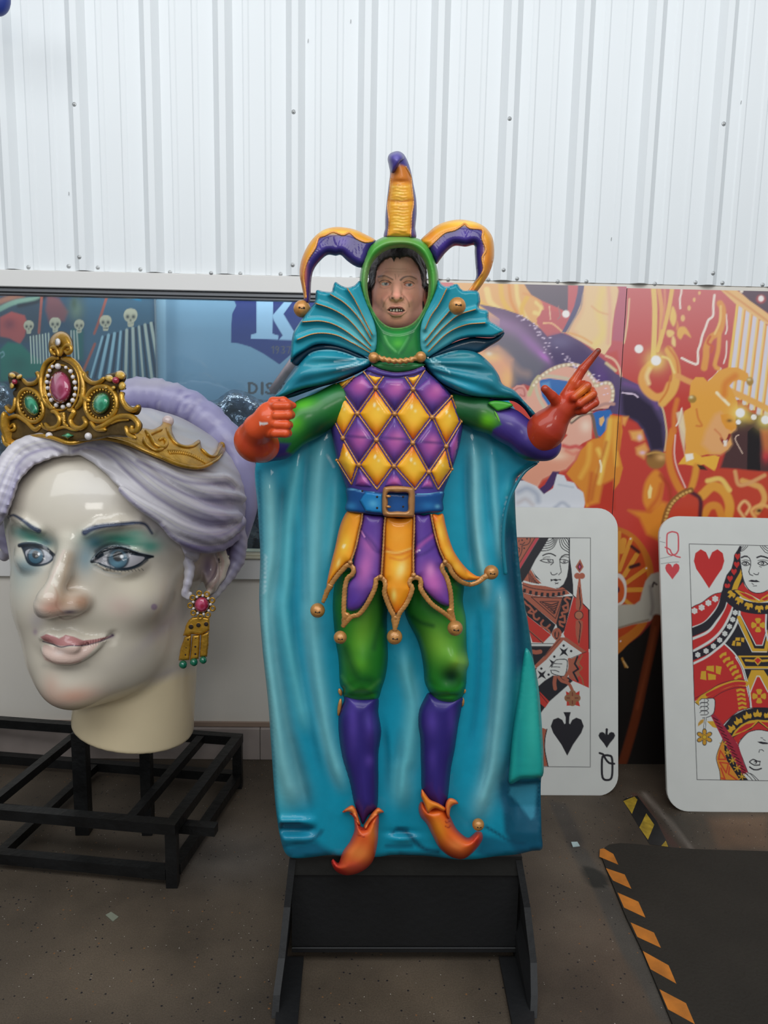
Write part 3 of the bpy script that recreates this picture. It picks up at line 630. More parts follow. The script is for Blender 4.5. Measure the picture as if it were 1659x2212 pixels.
# gilt V bars, scrolls
for q, wd, c in (('1035,62 1043,180 1042,300 1036,450', 11, (244, 208, 122)), ('1062,62 1080,200 1072,380', 9, (240, 176, 112)), ('1140,70 1118,200 1085,330 1058,420', 9, (244, 200, 112)), ('1096,62 1098,180 1080,300', 5, (232, 150, 120))):
    mp_.line(W(q), wd, c, 1.2)
mp_.line(W('1018,500 985,540 975,590 1000,640 1050,675 1100,660 1125,610'), 17, (240, 174, 92), 2.5).line(W('1015,520 1000,560 1010,600'), 9, (250, 214, 150), 3).line(W('1120,420 1150,480 1160,560 1140,640 1085,705'), 18, (240, 182, 92), 2.5).line(W('1115,400 1160,470 1172,550'), 5, (222, 130, 70), 2).line(W('1130,560 1110,640 1070,700'), 4, (220, 130, 60), 2).line(W('1085,455 1120,470 1150,540'), 5, LY, 2)
for pts, c in (('1140,180 1158,215 1160,255 1145,290 1128,262 1125,235', (246, 208, 116)), ('1110,310 1140,312 1150,330 1125,350 1108,335', (246, 208, 128)), ('1170,300 1195,290 1215,300 1240,350 1205,330 1185,360 1165,340', (242, 186, 96)), ('1140,340 1155,360 1155,400 1135,385', (248, 214, 140)), ('1165,260 1175,300 1160,310', (236, 160, 96))):
    mp_.poly(W(pts), c, 2, curve=True)
for x, y, s_ in ((1196, 245, 12), (1230, 190, 9.5), (1258, 145, 8), (1286, 108, 7), (1312, 78, 6)): mp_.blob(1000+x/2.5175, 590+y/2.5175, s_/2.1, s_/1.35, (244, 196, 130), 1, 0, .6)
for q, wd in (('1190,72 1187,110 1180,140 1182,192', 4), ('1368,120 1362,170 1360,232 1335,255 1318,300 1302,340 1290,390 1278,425 1276,492 1240,486 1190,462', 5), ('1432,225 1436,300 1428,330', 3), ('1434,370 1432,440 1418,490', 3), ('1400,520 1375,555 1340,585', 5), ('1190,570 1235,590', 3), ('1190,735 1175,800 1160,830', 3)):
    mp_.line(W(q), wd, (252, 236, 222), .9)
mp_.line(W('1398,165 1412,195 1410,260 1392,320 1350,350 1325,400 1322,450 1312,515'), 14, (236, 162, 78), 2).line(W('1402,180 1398,260 1370,330'), 5, (250, 206, 124), 1.5).line(W('1345,345 1330,380 1360,400 1350,430'), 5, (216, 100, 60), 1.5).line(W('1395,330 1388,420 1370,500 1390,520'), 9, (240, 170, 84), 2)
# organ pipes behind a beam
mp_.poly(W('1488,165 1700,320 1700,770 1450,650 1440,520'), (242, 176, 92), 1)
for i in range(7):
    x0 = 1512+i*38.5; y0 = 180+i*28
    mp_.line(W('%f,%f %f,%f' % (x0, y0, x0-58, y0+470)), 9.5, (226, 222, 232), .9).line(W('%f,%f %f,%f' % (x0+14, y0+8, x0-44, y0+478)), 4, (250, 218, 140), .9)
mp_.line(W('1492,170 1450,520'), 5, (248, 210, 110), 1)
mp_.poly(W('1370,62 1450,62 1659,222 1720,270 1720,330 1659,282 1480,165'), (246, 200, 130), 1).line(W('1420,90 1520,160 1659,262'), 4, (226, 148, 84), 2, .8)
mp_.poly(W('1462,62 1740,62 1740,290 1659,218 1560,150'), (62, 58, 78), 1).blob(1644, 646, 13, 12, (214, 70, 70), 1, 0, .3).blob(1644, 645, 7.5, 8, (255, 250, 246), 1, 0, .6).blob(1602, 629, 5, 5, (250, 240, 220), 1, 0, .5)
mp_.line(W('1450,640 1560,690 1700,760'), 14, (242, 180, 96), 1.5).line(W('1170,560 1220,585 1260,600'), 12, (238, 168, 96), 2)
# small laughing head
mp_.poly(W('1430,800 1500,740 1600,770 1740,800 1740,1090 1560,1078 1490,1066 1400,1060 1440,930'), (84, 56, 56), 3).poly(W('1548,862 1580,835 1612,862 1618,1078 1545,1072'), (38, 32, 34), 1).poly(W('1620,850 1740,840 1740,960 1640,1000'), (206, 120, 70), 5).line(W('1500,760 1560,790'), 14, (200, 160, 70), 8).blob(1655, 985, 8, 14, (206, 60, 70), .9).line(W('1500,880 1480,900 1520,980'), 2, (230, 200, 180))
mp_.poly(W('1238,600 1265,565 1308,566 1330,590 1348,575 1392,530 1440,513 1500,514 1550,545 1562,590 1535,590 1500,580 1468,590 1450,612 1470,650 1492,700 1496,750 1478,800 1484,850 1450,880 1462,930 1440,960 1400,985 1330,985 1260,1002 1200,1005 1212,950 1205,880 1180,830 1205,750 1240,730 1232,660'), (240, 172, 74), 1)
mp_.poly(W('1370,770 1400,755 1430,790 1470,800 1482,850 1450,870 1460,930 1440,958 1400,985 1350,980 1300,930 1320,860'), (240, 178, 120), 6, .9).poly(W('1400,770 1440,765 1482,780 1488,840 1460,858 1430,845 1408,810'), (238, 160, 58), 1.5).blob(1000+1450/2.5175, 590+802/2.5175, 6, 3.5, (110, 60, 40), 1)
mp_.line(W('1405,900 1420,925 1440,905 1450,880'), 6, (150, 50, 46), 1.2).poly(W('1415,910 1438,908 1434,940 1420,942'), (250, 236, 220), .8).line(W('1270,740 1280,790 1300,830 1270,830'), 4, (222, 130, 60), 1.5).line(W('1370,850 1400,880 1405,900'), 3, (220, 130, 80), 2).line(W('1380,650 1420,690 1445,715'), 6, (255, 240, 200), 1.5).line(W('1480,560 1430,600 1420,660'), 14, (228, 130, 50), 5, .8)
mp_.blob(1495.5, 862, 10.5, 10, (170, 132, 60), 1, 0, .7).blob(1493, 858, 4, 3, (246, 230, 180), .9).blob(1620, 824, 9, 11, (180, 140, 66), 1, 0, .7).blob(1618, 820, 4, 3, (240, 224, 170), .9)
mp_.poly(W('1170,1040 1200,1000 1260,975 1300,1000 1370,990 1395,1000 1372,1080 1310,1040 1260,1050 1210,1040'), (246, 186, 70), 1).poly(W('1208,985 1250,980 1255,1010 1215,1025'), (255, 246, 230), 1.5).line(W('1270,1050 1260,1110 1240,1180'), 14, (232, 158, 60), 3).poly(W('1272,1040 1310,1048 1330,1072 1290,1068'), (70, 46, 38), 1).poly(W('1160,760 1195,745 1210,850 1205,985 1185,900'), (240, 226, 190), 2, .8)
# lower right gilt forms
mp_.poly(W('1380,1062 1500,1068 1640,1080 1740,1080 1740,1400 1100,1400 1130,1290 1230,1190 1280,1160'), (206, 74, 52), 3)
for q, wd, c in (('1300,1210 1360,1160 1420,1190 1450,1260 1440,1340', 20, (236, 166, 66)), ('1310,1320 1340,1270 1385,1270 1410,1330', 16, (230, 150, 60)), ('1330,1130 1400,1120 1450,1180', 10, (246, 206, 110)), ('1520,1130 1580,1150 1620,1170 1640,1230 1600,1300', 12, (236, 176, 96)), ('1480,1080 1500,1150 1560,1140 1640,1100', 8, (232, 170, 110)), ('1240,1190 1290,1230 1290,1320', 9, (92, 40, 50)), ('1530,1330 1500,1280 1530,1240 1560,1270 1540,1310', 6, (244, 196, 130)), ('1590,1330 1570,1290 1620,1260 1659,1270', 7, (244, 186, 110))):
    mp_.line(W(q), wd, c, 2.5)
mp_.blob(1640, 1103, 6, 4, (60, 40, 36), 1)
cp = smooth_open(W('1090,1400 1110,1310 1140,1250 1190,1205 1235,1185'), 1); mp_.line(W('1085,1400 1105,1310 1135,1250 1190,1200 1240,1180'), 12, (150, 100, 48), 1.5)
for i in np.linspace(0, len(cp)-1, 15).astype(int): mp_.blob(cp[i][0], cp[i][1], 4.6, 4, (226, 180, 100), 1, 0, .4)
for x, y, r_, gl_ in ((560, 222, 21, 0), (957, 412, 24, 0), (1050, 475, 28, 1), (1508, 760, 26, 1), (1582, 783, 16, 0), (1645, 798, 24, 1), (1498, 810, 14, 0)):
    X_, Y_ = 1000+x/2.5175, 590+y/2.5175
    if gl_: mp_.blob(X_, Y_, r_*.75, r_*.75, (252, 226, 120), .9)
    mp_.blob(X_, Y_, r_/2.3, r_/2.3, (255, 252, 248), 1, 0, .75)
rs = np.random.RandomState(5)
for _ in range(70):
    t_ = rs.rand(); q = smooth_open(W('300,230 420,330 480,440 560,470 700,560 820,700'), 4); p_ = q[int(t_*(len(q)-1))]+rs.normal(0, 6, 2); mp_.blob(p_[0], p_[1], 1.5+rs.rand()*1.4, 1.2, (246, 226, 250), .9)
# below: waggon wheel, pale glove, brown shaft, darkness
mp_.poly(W5('-400,1150 -60,1060 0,1050 60,1010 130,960 210,900 300,800 340,500 700,400 1300,400 1300,2600 -400,2600'), (30, 27, 26), 5)
mp_.poly(W5('0,110 60,130 130,160 200,215 260,300 300,400 310,520 300,650 270,800 210,900 130,970 60,1040 0,1070 -160,1000 -230,600 -160,200'), (200, 116, 42), 1.5, curve=True)
mp_.poly(W5('0,150 60,165 130,200 190,260 230,340 255,440 262,560 250,700 215,800 150,870 60,930 0,950 -120,900 -180,600 -120,250'), (190, 74, 34), 1.5, curve=True)
for q, wd in (('145,215 60,440', 9), ('185,330 95,480', 10), ('255,430 100,540', 9), ('110,585 290,580', 10), ('60,170 40,460', 8), ('230,760 90,650', 8), ('90,230 75,300', 14)): mp_.line(W5(q), wd, (218, 148, 54), 1, curve=False)
mp_.line(W5('150,270 200,310'), 7, (66, 32, 34), 2).line(W5('140,420 200,400'), 8, (66, 32, 34), 2)
mp_.poly(W5('30,470 70,470 105,520 112,590 100,660 60,700 20,690 -20,640 -20,520'), (226, 218, 210), 1, curve=True).poly(W5('20,500 60,500 92,550 95,620 70,670 20,670'), (206, 92, 40), 1, curve=True).blob(1334, 1274, 6, 9, (40, 26, 60), 1, 0, .5)
for x, y in ((142, 214), (255, 428), (68, 956)): mp_.blob(1320+x/3.35, 1100+y/3.35, 2.6, 2.8, (250, 220, 220), 1, 0, .4)
mp_.poly(W5('0,700 100,690 170,690 210,660 225,600 250,520 290,470 340,455 420,470 440,760 330,770 280,810 150,835 0,880'), (186, 182, 168), 2).line(W5('300,560 310,530 330,545'), 4, (60, 50, 50), 1.5).line(W5('285,560 300,700 290,760'), 6, (120, 112, 110), 4, .7).line(W5('0,875 150,830 270,800'), 3, (140, 120, 100), 2)
mp_.line(W5('330,790 300,960 250,1180 180,1500 110,1750 60,1900'), 19, (112, 52, 28), 2.5).line(W5('320,860 262,1140 190,1440'), 7, (140, 70, 40), 3, .7)
mp_.line(W5('80,1080 105,1140'), 4, (200, 140, 60), 1.5).line(W5('90,1100 120,1145'), 3, (220, 180, 120), 1)
mp_.band(lambda x, y: np.clip((860-y)/260, 0, 1), (240, 206, 206), .20)  # pale haze of reflected light painted over the top of the print
MY = 3.462
xa, xm, xb = xw(948, 620, MY), xw(1355, 612, MY), 2.35
zt = 2.236
mural_edge = mat('board_edge_grey', (110, 106, 104), .7)
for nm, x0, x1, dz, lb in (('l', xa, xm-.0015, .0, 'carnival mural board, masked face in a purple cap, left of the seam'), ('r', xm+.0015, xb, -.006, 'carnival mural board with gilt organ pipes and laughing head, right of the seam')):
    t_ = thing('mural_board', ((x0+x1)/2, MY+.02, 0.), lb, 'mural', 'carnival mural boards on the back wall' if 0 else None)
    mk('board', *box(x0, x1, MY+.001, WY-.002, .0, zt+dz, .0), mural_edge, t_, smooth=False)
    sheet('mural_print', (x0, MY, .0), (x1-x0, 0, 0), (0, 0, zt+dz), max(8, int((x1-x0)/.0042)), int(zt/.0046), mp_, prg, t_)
for x, y in ((1111, 614), (1024, 612), (1352, 621)): pass

# ---------------------------------------------------------------- the two big playing cards
K, Wt = (36, 34, 40), (216, 217, 212)
def card_plane(pb, zb, pt, Yt, roll=0.):
    'board standing on the floor along the pixel pb and leaning back to depth Yt at pixel pt'
    A = atZ(pb[0], pb[1], zb); B = atY(pt[0], pt[1], Yt); u_ = np.array([1., 0, 0]); n = np.cross(u_, B-A); n /= np.linalg.norm(n)
    if n[1] > 0: n = -n
    return A, n
def card(name, corners, A, n, paint, lb, xmax, xmin):
    out = []
    c = np.array(corners, float); r = 44
    for i in range(4):
        p, a, b = c[i], c[i-1], c[(i+1) % 4]; u1 = (a-p)/np.linalg.norm(a-p); u2 = (b-p)/np.linalg.norm(b-p)
        for k in range(9):
            t = k/8*math.pi/2; out.append(p+u1*r*(1-math.sin(t))+u2*r*(1-math.cos(t)))
    out = np.array(out); X = onplane(out[:, 0], out[:, 1], A, n); Bk = X-n*.014; m = len(X)
    t_ = thing('playing_card', X.mean(0)*[1, 1, 0]+[0, 0, X[:, 2].min()], lb, 'card')
    F = [tuple(range(m))[::-1], tuple(range(m, 2*m))]+[(i, (i+1) % m, m+(i+1) % m, m+i) for i in range(m)]
    mk('card_board', np.vstack([X, Bk]), F, mat('card_white', (214, 215, 210), .35, bump=.05, bscale=12, var=.04), t_, None, False)
    ins = lambda x, y: (lambda r_: r_[1] & (r_[0] > 1.2))(segdist(x, y, out))
    x0, x1, y0, y1 = max(out[:, 0].min(), xmin), min(out[:, 0].max(), xmax), out[:, 1].min(), out[:, 1].max()
    nx, ny = int((x1-x0)/1.15), int((y1-y0)/1.15)
    s_, q_ = np.meshgrid(np.linspace(x0, x1, nx), np.linspace(y0, y1, ny)); s_ = s_.ravel(); q_ = q_.ravel()
    F = strip_faces(nx, ny)[:, ::1]; k = ins(s_[F].mean(1), q_[F].mean(1)); F = F[k]; us = np.zeros(len(s_), bool); us[F.ravel()] = 1; ix = np.cumsum(us)-1
    s_, q_ = s_[us], q_[us]; V = onplane(s_, q_, A, n, .0006)
    mk('card_print', V, ix[F], mat('card_ink', rough=.3, spec=.5, var=.03, vscale=9), t_, paint(s_, q_))
    return t_
C1 = lambda t: Z(1100, 1130, 8.195, t); C2 = lambda t: Z(1130, 1380, 6.505, t)
BR, RE = (172, 96, 74), (196, 56, 46)
p1 = Paint(Wt)
fr_ = [(992, 1160.5), (1275.5, 1162), (1275, 1657), (992, 1654)]
p1.poly(C1('-900,250 520,250 480,330 180,830 -900,1500'), BR, .5)
p1.line(C1('-20,330 60,300 140,290'), 1, BR)
for q in ('375,260 365,330 320,380 230,400', '225,400 225,480 200,560 165,620', '170,330 175,300', '190,375 240,375 275,340', '150,430 185,450 175,510'): p1.line(C1(q), 1.6, K, .4)
for x, y in ((228, 302), (315, 278), (265, 445)): p1.blob(1100+x/8.195, 1130+y/8.195, 2.4, 2.4, K, 1, 0, .5)
p1.line(C1('455,262 160,740'), 1.5, K, .4, curve=False).poly(C1('470,262 530,262 180,830 165,760'), (192, 66, 76), .4)
p1.poly(C1('530,262 1075,262 1070,590 1100,800 1130,1090 1135,1280 960,1150 840,1160 620,1060 470,960 390,800 300,960 240,1040 -900,1500 180,830'), K, .5)
p1.poly(C1('700,268 1055,268 1055,640 1045,800 1020,950 960,1080 880,1145 800,1150 680,1110 560,1020 450,900 390,795 470,640 575,480'), Wt, .5)
for k_ in range(5):
    a_ = 700+k_*40
    p1.line(C1('%d,%d %d,%d %d,%d %d,262' % (560+k_*28, 492-k_*42, 690+k_*12, 480-k_*44, 790+0*k_-k_*4, 420-k_*38, 862-k_*26)), 1.7, K, .4)
    p1.line(C1('%d,262 %d,%d %d,%d' % (880+k_*30, 925+k_*28, 430-k_*36, 1058, 520-k_*40)), 1.7, K, .4)
p1.line(C1('1062,262 1062,600'), 2.2, K, .4, curve=False)
p1.line(C1('595,575 660,545 740,540 820,580'), 2.6, K, .5).line(C1('545,665 610,640 690,640 770,650'), 1.8, K, .4).line(C1('600,620 650,600 720,600'), 1.2, K, .4).line(C1('560,668 620,690 700,705 760,690'), 1.8, K, .4).blob(1186, 1211, 4.2, 4.2, (70, 68, 74), 1, 0, .5).blob(1186.5, 1210, 1.8, 1.8, Wt, 1, 0, .4).line(C1('775,650 780,700 735,740'), 2, K, .4)
p1.line(C1('900,640 930,590 985,560 1050,560'), 2.4, K, .5).line(C1('915,615 985,590 1050,610'), 1.2, K, .4).line(C1('895,650 970,645 1045,670'), 1.8, K, .4).line(C1('905,690 970,715 1045,690'), 1.8, K, .4).blob(1219, 1213, 3.8, 4.2, (70, 68, 74), 1, 0, .5).blob(1219, 1212, 1.6, 1.6, Wt, 1, 0, .4).line(C1('895,640 900,740 920,870 875,915'), 1.6, K, .4)
p1.line(C1('735,870 750,910 790,920 850,890'), 1.8, K, .4).poly(C1('730,990 770,998 820,985 850,998 918,990 915,1015 870,1010 830,1032 780,1012 735,1035'), K, .4).line(C1('810,1055 865,1075'), 1.3, K, .4).line(C1('870,1052 815,1078'), 1.3, K, .4)
p1.poly(C1('380,820 470,965 575,1070 480,1070 350,1040 255,1015'), BR, .4)
for k_ in range(6): p1.line(C1('%d,%d %d,%d' % (345+k_*28, 860+k_*38, 360+k_*32, 1045+k_*6)), 1.5, K, .4, curve=False)
p1.poly(C1('235,1045 400,1090 640,1115 840,1165 940,1135 985,1160 1075,1250 960,1275 700,1300 450,1280 235,1230'), BR, .4)
p1.line(C1('220,1085 400,1150 640,1185 860,1190 1000,1175'), 1.5, K, .4).line(C1('240,1240 450,1290 700,1305 960,1280'), 1.5, K, .4)
for x, y in ((270, 1195), (375, 1225), (478, 1245), (580, 1260), (680, 1268), (780, 1265), (880, 1255), (965, 1232)): p1.poly(C1('%d,%d %d,%d %d,%d %d,%d' % (x-18, y-34, x+28, y-30, x+22, y+38, x-30, y+30)), K, .4)
p1.poly(C1('240,1240 460,1290 700,1310 950,1300 830,1800 240,1310'), BR, .4)
p1.poly(C1('240,1300 820,1800 740,1970 320,1640 240,1400'), K, .5).poly(C1('950,1300 1130,1290 980,1900 930,1960 850,1850 830,1780'), K, .5)
for q, wd in (('390,1310 945,1330 820,1690 390,1310', 1.5), ('540,1390 875,1385 790,1610 540,1390', 1.5)): p1.line(C1(q), wd, K, .4, curve=False)
for k_ in range(5): p1.line(C1('%d,%d %d,%d %d,%d' % (590+k_*48, 1405+k_*42, 750+k_*14, 1450+k_*36, 870-k_*14, 1405+k_*42)), 2.2, K, .4, curve=False)
for q in ('270,1390 310,1440 360,1470 400,1520 340,1580 400,1600', '400,1520 450,1580 480,1550', '430,1600 440,1680 500,1710 530,1680', '600,1720 560,1770 590,1840 650,1860 720,1800', '650,1860 700,1900 720,1940', '1075,1340 1020,1310 980,1350 1040,1430 950,1480 970,1530 1010,1540', '1040,1450 1030,1560 930,1590 950,1650 900,1670', '980,1640 980,1760 890,1740 900,1800', '900,1800 950,1830'):
    p1.line(C1(q), 4.2, BR, .5)
p1.poly(C1('-900,900 320,1640 740,1980 600,2120 410,2110 330,1850 -900,1100'), RE, .5).line(C1('330,1880 600,2110'), 3, BR, .5, curve=False).line(C1('300,1860 590,2120'), 1.4, K, .4, curve=False)
p1.poly(C1('1140,1300 1300,1420 1405,1540 1405,2300 1230,2180 1000,2050 960,1960'), RE, .5).line(C1('1130,1280 1190,1330 1300,1420 1420,1545'), 2, K, .4, curve=False)
p1.line(C1('1410,1540 1415,2220'), 3, K, .4, curve=False)
p1.poly(C1('845,1850 890,1870 930,1940 920,2000 850,2080 790,2040 750,1970 780,1890'), BR, .4, curve=True).poly(C1('845,1890 880,1930 880,2000 840,2060 800,2000 805,1930'), K, .4, curve=True).line(C1('845,1920 845,1960 840,2010'), 5, BR, .5)
p1.poly(C1('1255,635 1318,775 1245,885 1170,775'), BR, .4).poly(C1('1250,690 1285,775 1245,850 1205,775'), (90, 24, 46), .4).poly(C1('1248,740 1265,775 1246,810 1228,775'), (206, 84, 130), .4)
p1.blob(1247, 1244, 7.2, 7.2, BR, 1, 0, .85).blob(1257, 1244, 7.2, 7.2, BR, 1, 0, .85)
p1.poly(C1('1232,960 1258,960 1275,1150 1305,1400 1300,1520 1240,1560 1180,1520 1175,1400 1205,1150'), BR, .4).line(C1('1240,1140 1250,1300 1265,1430 1245,1530'), 2, K, .4).blob(1250.4, 1329, 10.3, 10.3, K, 1, 0, .9).blob(1250.4, 1329, 8.6, 8.6, (176, 112, 84), 1, 0, .9).poly(C1('1180,1730 1240,1700 1300,1740 1300,1850 1275,2000 1240,2160 1225,2160 1180,1980 1172,1840'), BR, .4).line(C1('1235,1740 1260,1790 1250,1950 1232,2120'), 2, K, .4)
# lower half of the court figure
p1.poly(C2('-900,75 440,75 440,105 -900,105'), Wt, .4).line(C2('-900,68 440,68'), 1.4, K, .4, curve=False).line(C2('-900,104 430,106'), 1.4, K, .4, curve=False)
p1.poly(C2('-900,108 420,108 300,240 200,340 160,380 -900,700'), K, .5).line(C2('130,180 180,190 240,180'), 9, BR, .6)
p1.poly(C2('-900,700 180,410 420,515 640,540 700,590 370,880 250,1040 -900,1500'), K, .5)
p1.poly(C2('780,100 925,190 925,690 850,655 700,590 640,540 660,300 830,205'), RE, .5).poly(C2('650,290 760,240 800,350 760,420 800,500 740,590 640,540'), BR, .5).line(C2('765,250 725,350 775,425 705,470 770,595'), 4, K, .5, curve=False).line(C2('830,230 775,340 830,410 770,470 830,560 850,650'), 2.4, (150, 110, 70), .5, curve=False)
p1.poly(C2('500,-20 610,-20 890,180 830,205 600,40 565,20 330,290 200,400 175,420 165,370 300,240'), BR, .5).poly(C2('568,20 825,195 670,275 410,520 300,590 215,665 180,430 360,290'), Wt, .5).line(C2('440,530 215,670'), 1.6, K, .4, curve=False).line(C2('300,245 520,0'), 1.2, K, .4, curve=False).line(C2('890,180 640,285'), 1.2, K, .4, curve=False)
def star(cx, cy, s_): p1.poly(C2(' '.join('%f,%f' % (cx+s_*(1 if k % 2 == 0 else .3)*math.cos(math.pi/4+k*math.pi/4), cy+s_*(1 if k % 2 == 0 else .3)*math.sin(math.pi/4+k*math.pi/4)) for k in range(8))), K, .4)
for a_ in ((572, 183, 88), (425, 345, 85), (262, 505, 88)): star(*a_)
for x, y in ((570, 95), (675, 172), (438, 250), (256, 418), (358, 503)): p1.blob(1130+x/6.505, 1380+y/6.505, 3.1, 3.1, K, 1, 0, .7)
p1.poly(C2('390,420 420,340 450,300 540,290 620,295 620,400 580,515 480,510 410,490'), Wt, .4, curve=True).line(C2('400,400 430,335 460,298 540,288 615,298 618,400 580,520 480,512 400,480 388,440'), 1.8, K, .4)
for q in ('430,345 490,350 545,352', '400,395 460,393 515,398', '395,440 460,445 505,465'): p1.line(C2(q), 1.6, K, .4)
p1.line(C2('650,290 660,370 650,440 600,530'), 7, BR, .5).line(C2('450,540 440,620 450,700'), 8, BR, .6).line(C2('500,540 540,590 640,630 690,720'), 6.5, BR, .5).line(C2('560,545 625,580'), 6, BR, .5)
p1.poly(C2('600,735 650,760 740,760 795,730 790,800 770,830 800,950 730,930 610,942 615,860'), RE, .4)
for x, y in ((693, 770), (693, 895), (630, 832), (757, 832)): p1.blob(1130+x/6.505, 1380+y/6.505, 8.4, 8.4, (150, 104, 72), 1, 0, .85)
p1.blob(1236.5, 1508, 6, 6, (166, 110, 76), 1, 0, .6)
for q in ('693,755 693,800', '693,870 693,915', '615,832 655,832', '730,832 775,832'): p1.line(C2(q), 1.6, (110, 20, 30), .4, curve=False)
p1.poly(C2('232,740 370,880 310,970 240,910'), RE, .4).line(C2('225,760 340,900'), 1.2, K, .4, curve=False)
def spade(cx, cy, w_, h_, f):
    'inverted spade: lobes above, point below'
    p1.poly(f(' '.join('%f,%f' % (cx+a*w_, cy+b*h_) for a, b in ((0, 1), (-.35, .42), (-.85, -.2), (-1, -.55), (-.85, -.9), (-.55, -1), (-.3, -.88), (-.17, -.66), (-.1, -.7), (-.1, -.9), (.1, -.9), (.1, -.7), (.17, -.66), (.3, -.88), (.55, -1), (.85, -.9), (1, -.55), (.85, -.2), (.35, .42)))), K, .5)
spade(620, 1375, 232, 268, C2); p1.poly(C2('566,1030 670,1030 650,1100 645,1215 600,1215 598,1100'), K, .5)
spade(1176, 1422, 118, 114, C2); p1.line(C2('1176,1275 1170,1340'), 5, K, .5, curve=False).blob(1310.6, 1576, 3.2, 3.2, K, 1, 0, .8)
p1.line(C2('1180,1635 1130,1640 1108,1700 1108,1900 1130,1970 1180,1985 1230,1970 1252,1900 1252,1700 1230,1645 1180,1635'), 4.8, K, .5).line(C2('1075,1605 1120,1620 1160,1690 1210,1745 1280,1755'), 4.6, K, .5)
p1.poly(C2('268,1250 335,1275 310,1400 305,1560 350,1790 268,1790'), BR, .4).line(C2('335,1270 308,1400 305,1560 350,1790'), 2, K, .4)
cover = Wt
p1.poly([(880, 1090), (991, 1090), (991, 1760), (880, 1760)], Wt, .4)
p1.poly([(880, 1090), (1400, 1090), (1400, 1160), (880, 1158)], cover, .4).poly([(1276, 1100), (1400, 1100), (1400, 1560), (1276, 1560)], cover, .4).poly([(880, 1659), (1290, 1659), (1290, 1760), (880, 1760)], cover, .4)
p1.line(fr_+[fr_[0]], 1.2, K, .45, curve=False)
A1, n1 = card_plane((1240, 1718), 0., (1200, 1100), 3.435)
card('playing_card', [(900, 1093), (1334.5, 1098), (1335.5, 1719), (900, 1716)], A1, n1, p1, 'queen of spades giant playing card, half hidden behind the teal cape', 1400, 903)

C3 = lambda t: Z(1480, 1160, 8.508, t); C4 = lambda t: Z(1480, 1420, 7.899, t); C6 = lambda t: Z(1400, 1100, 3.254, t)
GO, R2, K2 = (212, 164, 48), (196, 48, 46), (40, 36, 44)
p2 = Paint(Wt)
def heart(cx, cy, w_, h_, f, c=R2):
    p2.poly(f(' '.join('%f,%f' % (cx+a*w_, cy+b*h_) for a, b in ((0, 1), (-.45, .45), (-.85, .0), (-1, -.4), (-.9, -.8), (-.55, -1), (-.2, -.85), (0, -.5), (.2, -.85), (.55, -1), (.9, -.8), (1, -.4), (.85, 0), (.45, .45)))), c, .5)
# sleeve and robe first, then face
p2.poly(C3('105,1310 180,1260 300,1210 460,1090 560,1040 680,1020 760,1120 1000,1330 1523,1420 2400,1400 2400,2212 1100,2212 105,2212'), R2, .5)
p2.poly(C4('125,-40 900,-60 1130,860 900,920 700,1100 640,1170 480,1010 500,730 250,700 155,755'), R2, .4)
p2.line(C3('105,1310 180,1260 300,1210 460,1090 560,1040 680,1018'), 1.4, K2, .4)
for q, wd, c in (('690,1060 620,1250 520,1400 350,1580 110,1680', 5.5, Wt), ('730,1080 680,1280 560,1470 380,1640 110,1760', 18, K2), ('790,1170 740,1330 600,1530 420,1740 120,1880', 5.5, Wt), ('850,1200 780,1380 650,1600 460,1830 125,1970', 15, R2), ('900,1250 820,1450 680,1700 480,1900 130,2110', 5.5, Wt), ('960,1280 920,1450 830,1640 680,1860 500,2030 250,2150 120,2200', 17, K2)):
    p2.line(C3(q), wd, c, .5)
p2.poly(C3('1010,1330 1030,1420 960,1600 720,1960 860,2100 1000,2300 2400,2300 2400,1400'), K2, .5)
p2.line(C3('1005,1320 990,1450 900,1680 730,1930 560,2080 380,2212 120,2340'), 4.8, Wt, .4).line(C3('720,1960 860,2090 960,2212 1040,2360'), 3.2, Wt, .4)
def flower(x, y, r_, f, s_):
    P_ = f('%f,%f' % (x, y))[0]
    for k in range(6): p2.blob(P_[0]+r_*.62/s_*math.sin(k*math.pi/3), P_[1]+r_*.62/s_*math.cos(k*math.pi/3), r_*.42/s_, r_*.42/s_, Wt, 1, 0, .6)
    p2.blob(P_[0], P_[1], r_*.4/s_, r_*.4/s_, Wt, 1, 0, .6)
for x, y in ((172, 1358), (303, 1296), (427, 1212), (553, 1137)): flower(x, y, 62, C3, 8.508)
for x, y in ((921, 1390), (875, 1516), (815, 1645), (730, 1776), (635, 1894), (520, 2006), (385, 2095), (233, 2165)): flower(x, y, 54, C3, 8.508)
# plastron V
p2.poly(C3('1020,1340 1500,1410 1480,1700 1420,1980 1310,1980 1020,1400'), R2, .4).line(C3('990,1480 1250,2080 1480,2090 1560,1700'), 8, GO, .5, curve=False).line(C3('1010,1420 1300,1990 1420,1990 1500,1720'), 2, Wt, .4, curve=False).line(C3('970,1560 1230,2110 1500,2110'), 1.6, Wt, .4, curve=False).line(C3('1490,1410 1485,1700 1523,1900'), 3.6, Wt, .4)
for k in range(4):
    a = k*math.pi/2; cx, cy = 1340, 1620
    p2.poly(C3(' '.join('%f,%f' % (cx+math.cos(a+da)*rr, cy+math.sin(a+da)*rr*1.05) for da, rr in ((-.5, 118), (-.25, 128), (.25, 128), (.5, 118), (.7, 40), (-.7, 40)))), GO, .4)
for q in ('880,1910 925,1900 915,2000 855,1995', '930,1850 1010,1845 1005,1905 920,1905', '1030,1850 1090,1855 1080,1935 1030,1920', '945,1925 1025,1940 1020,2000 940,2000'): p2.poly(C3(q), GO, .4)
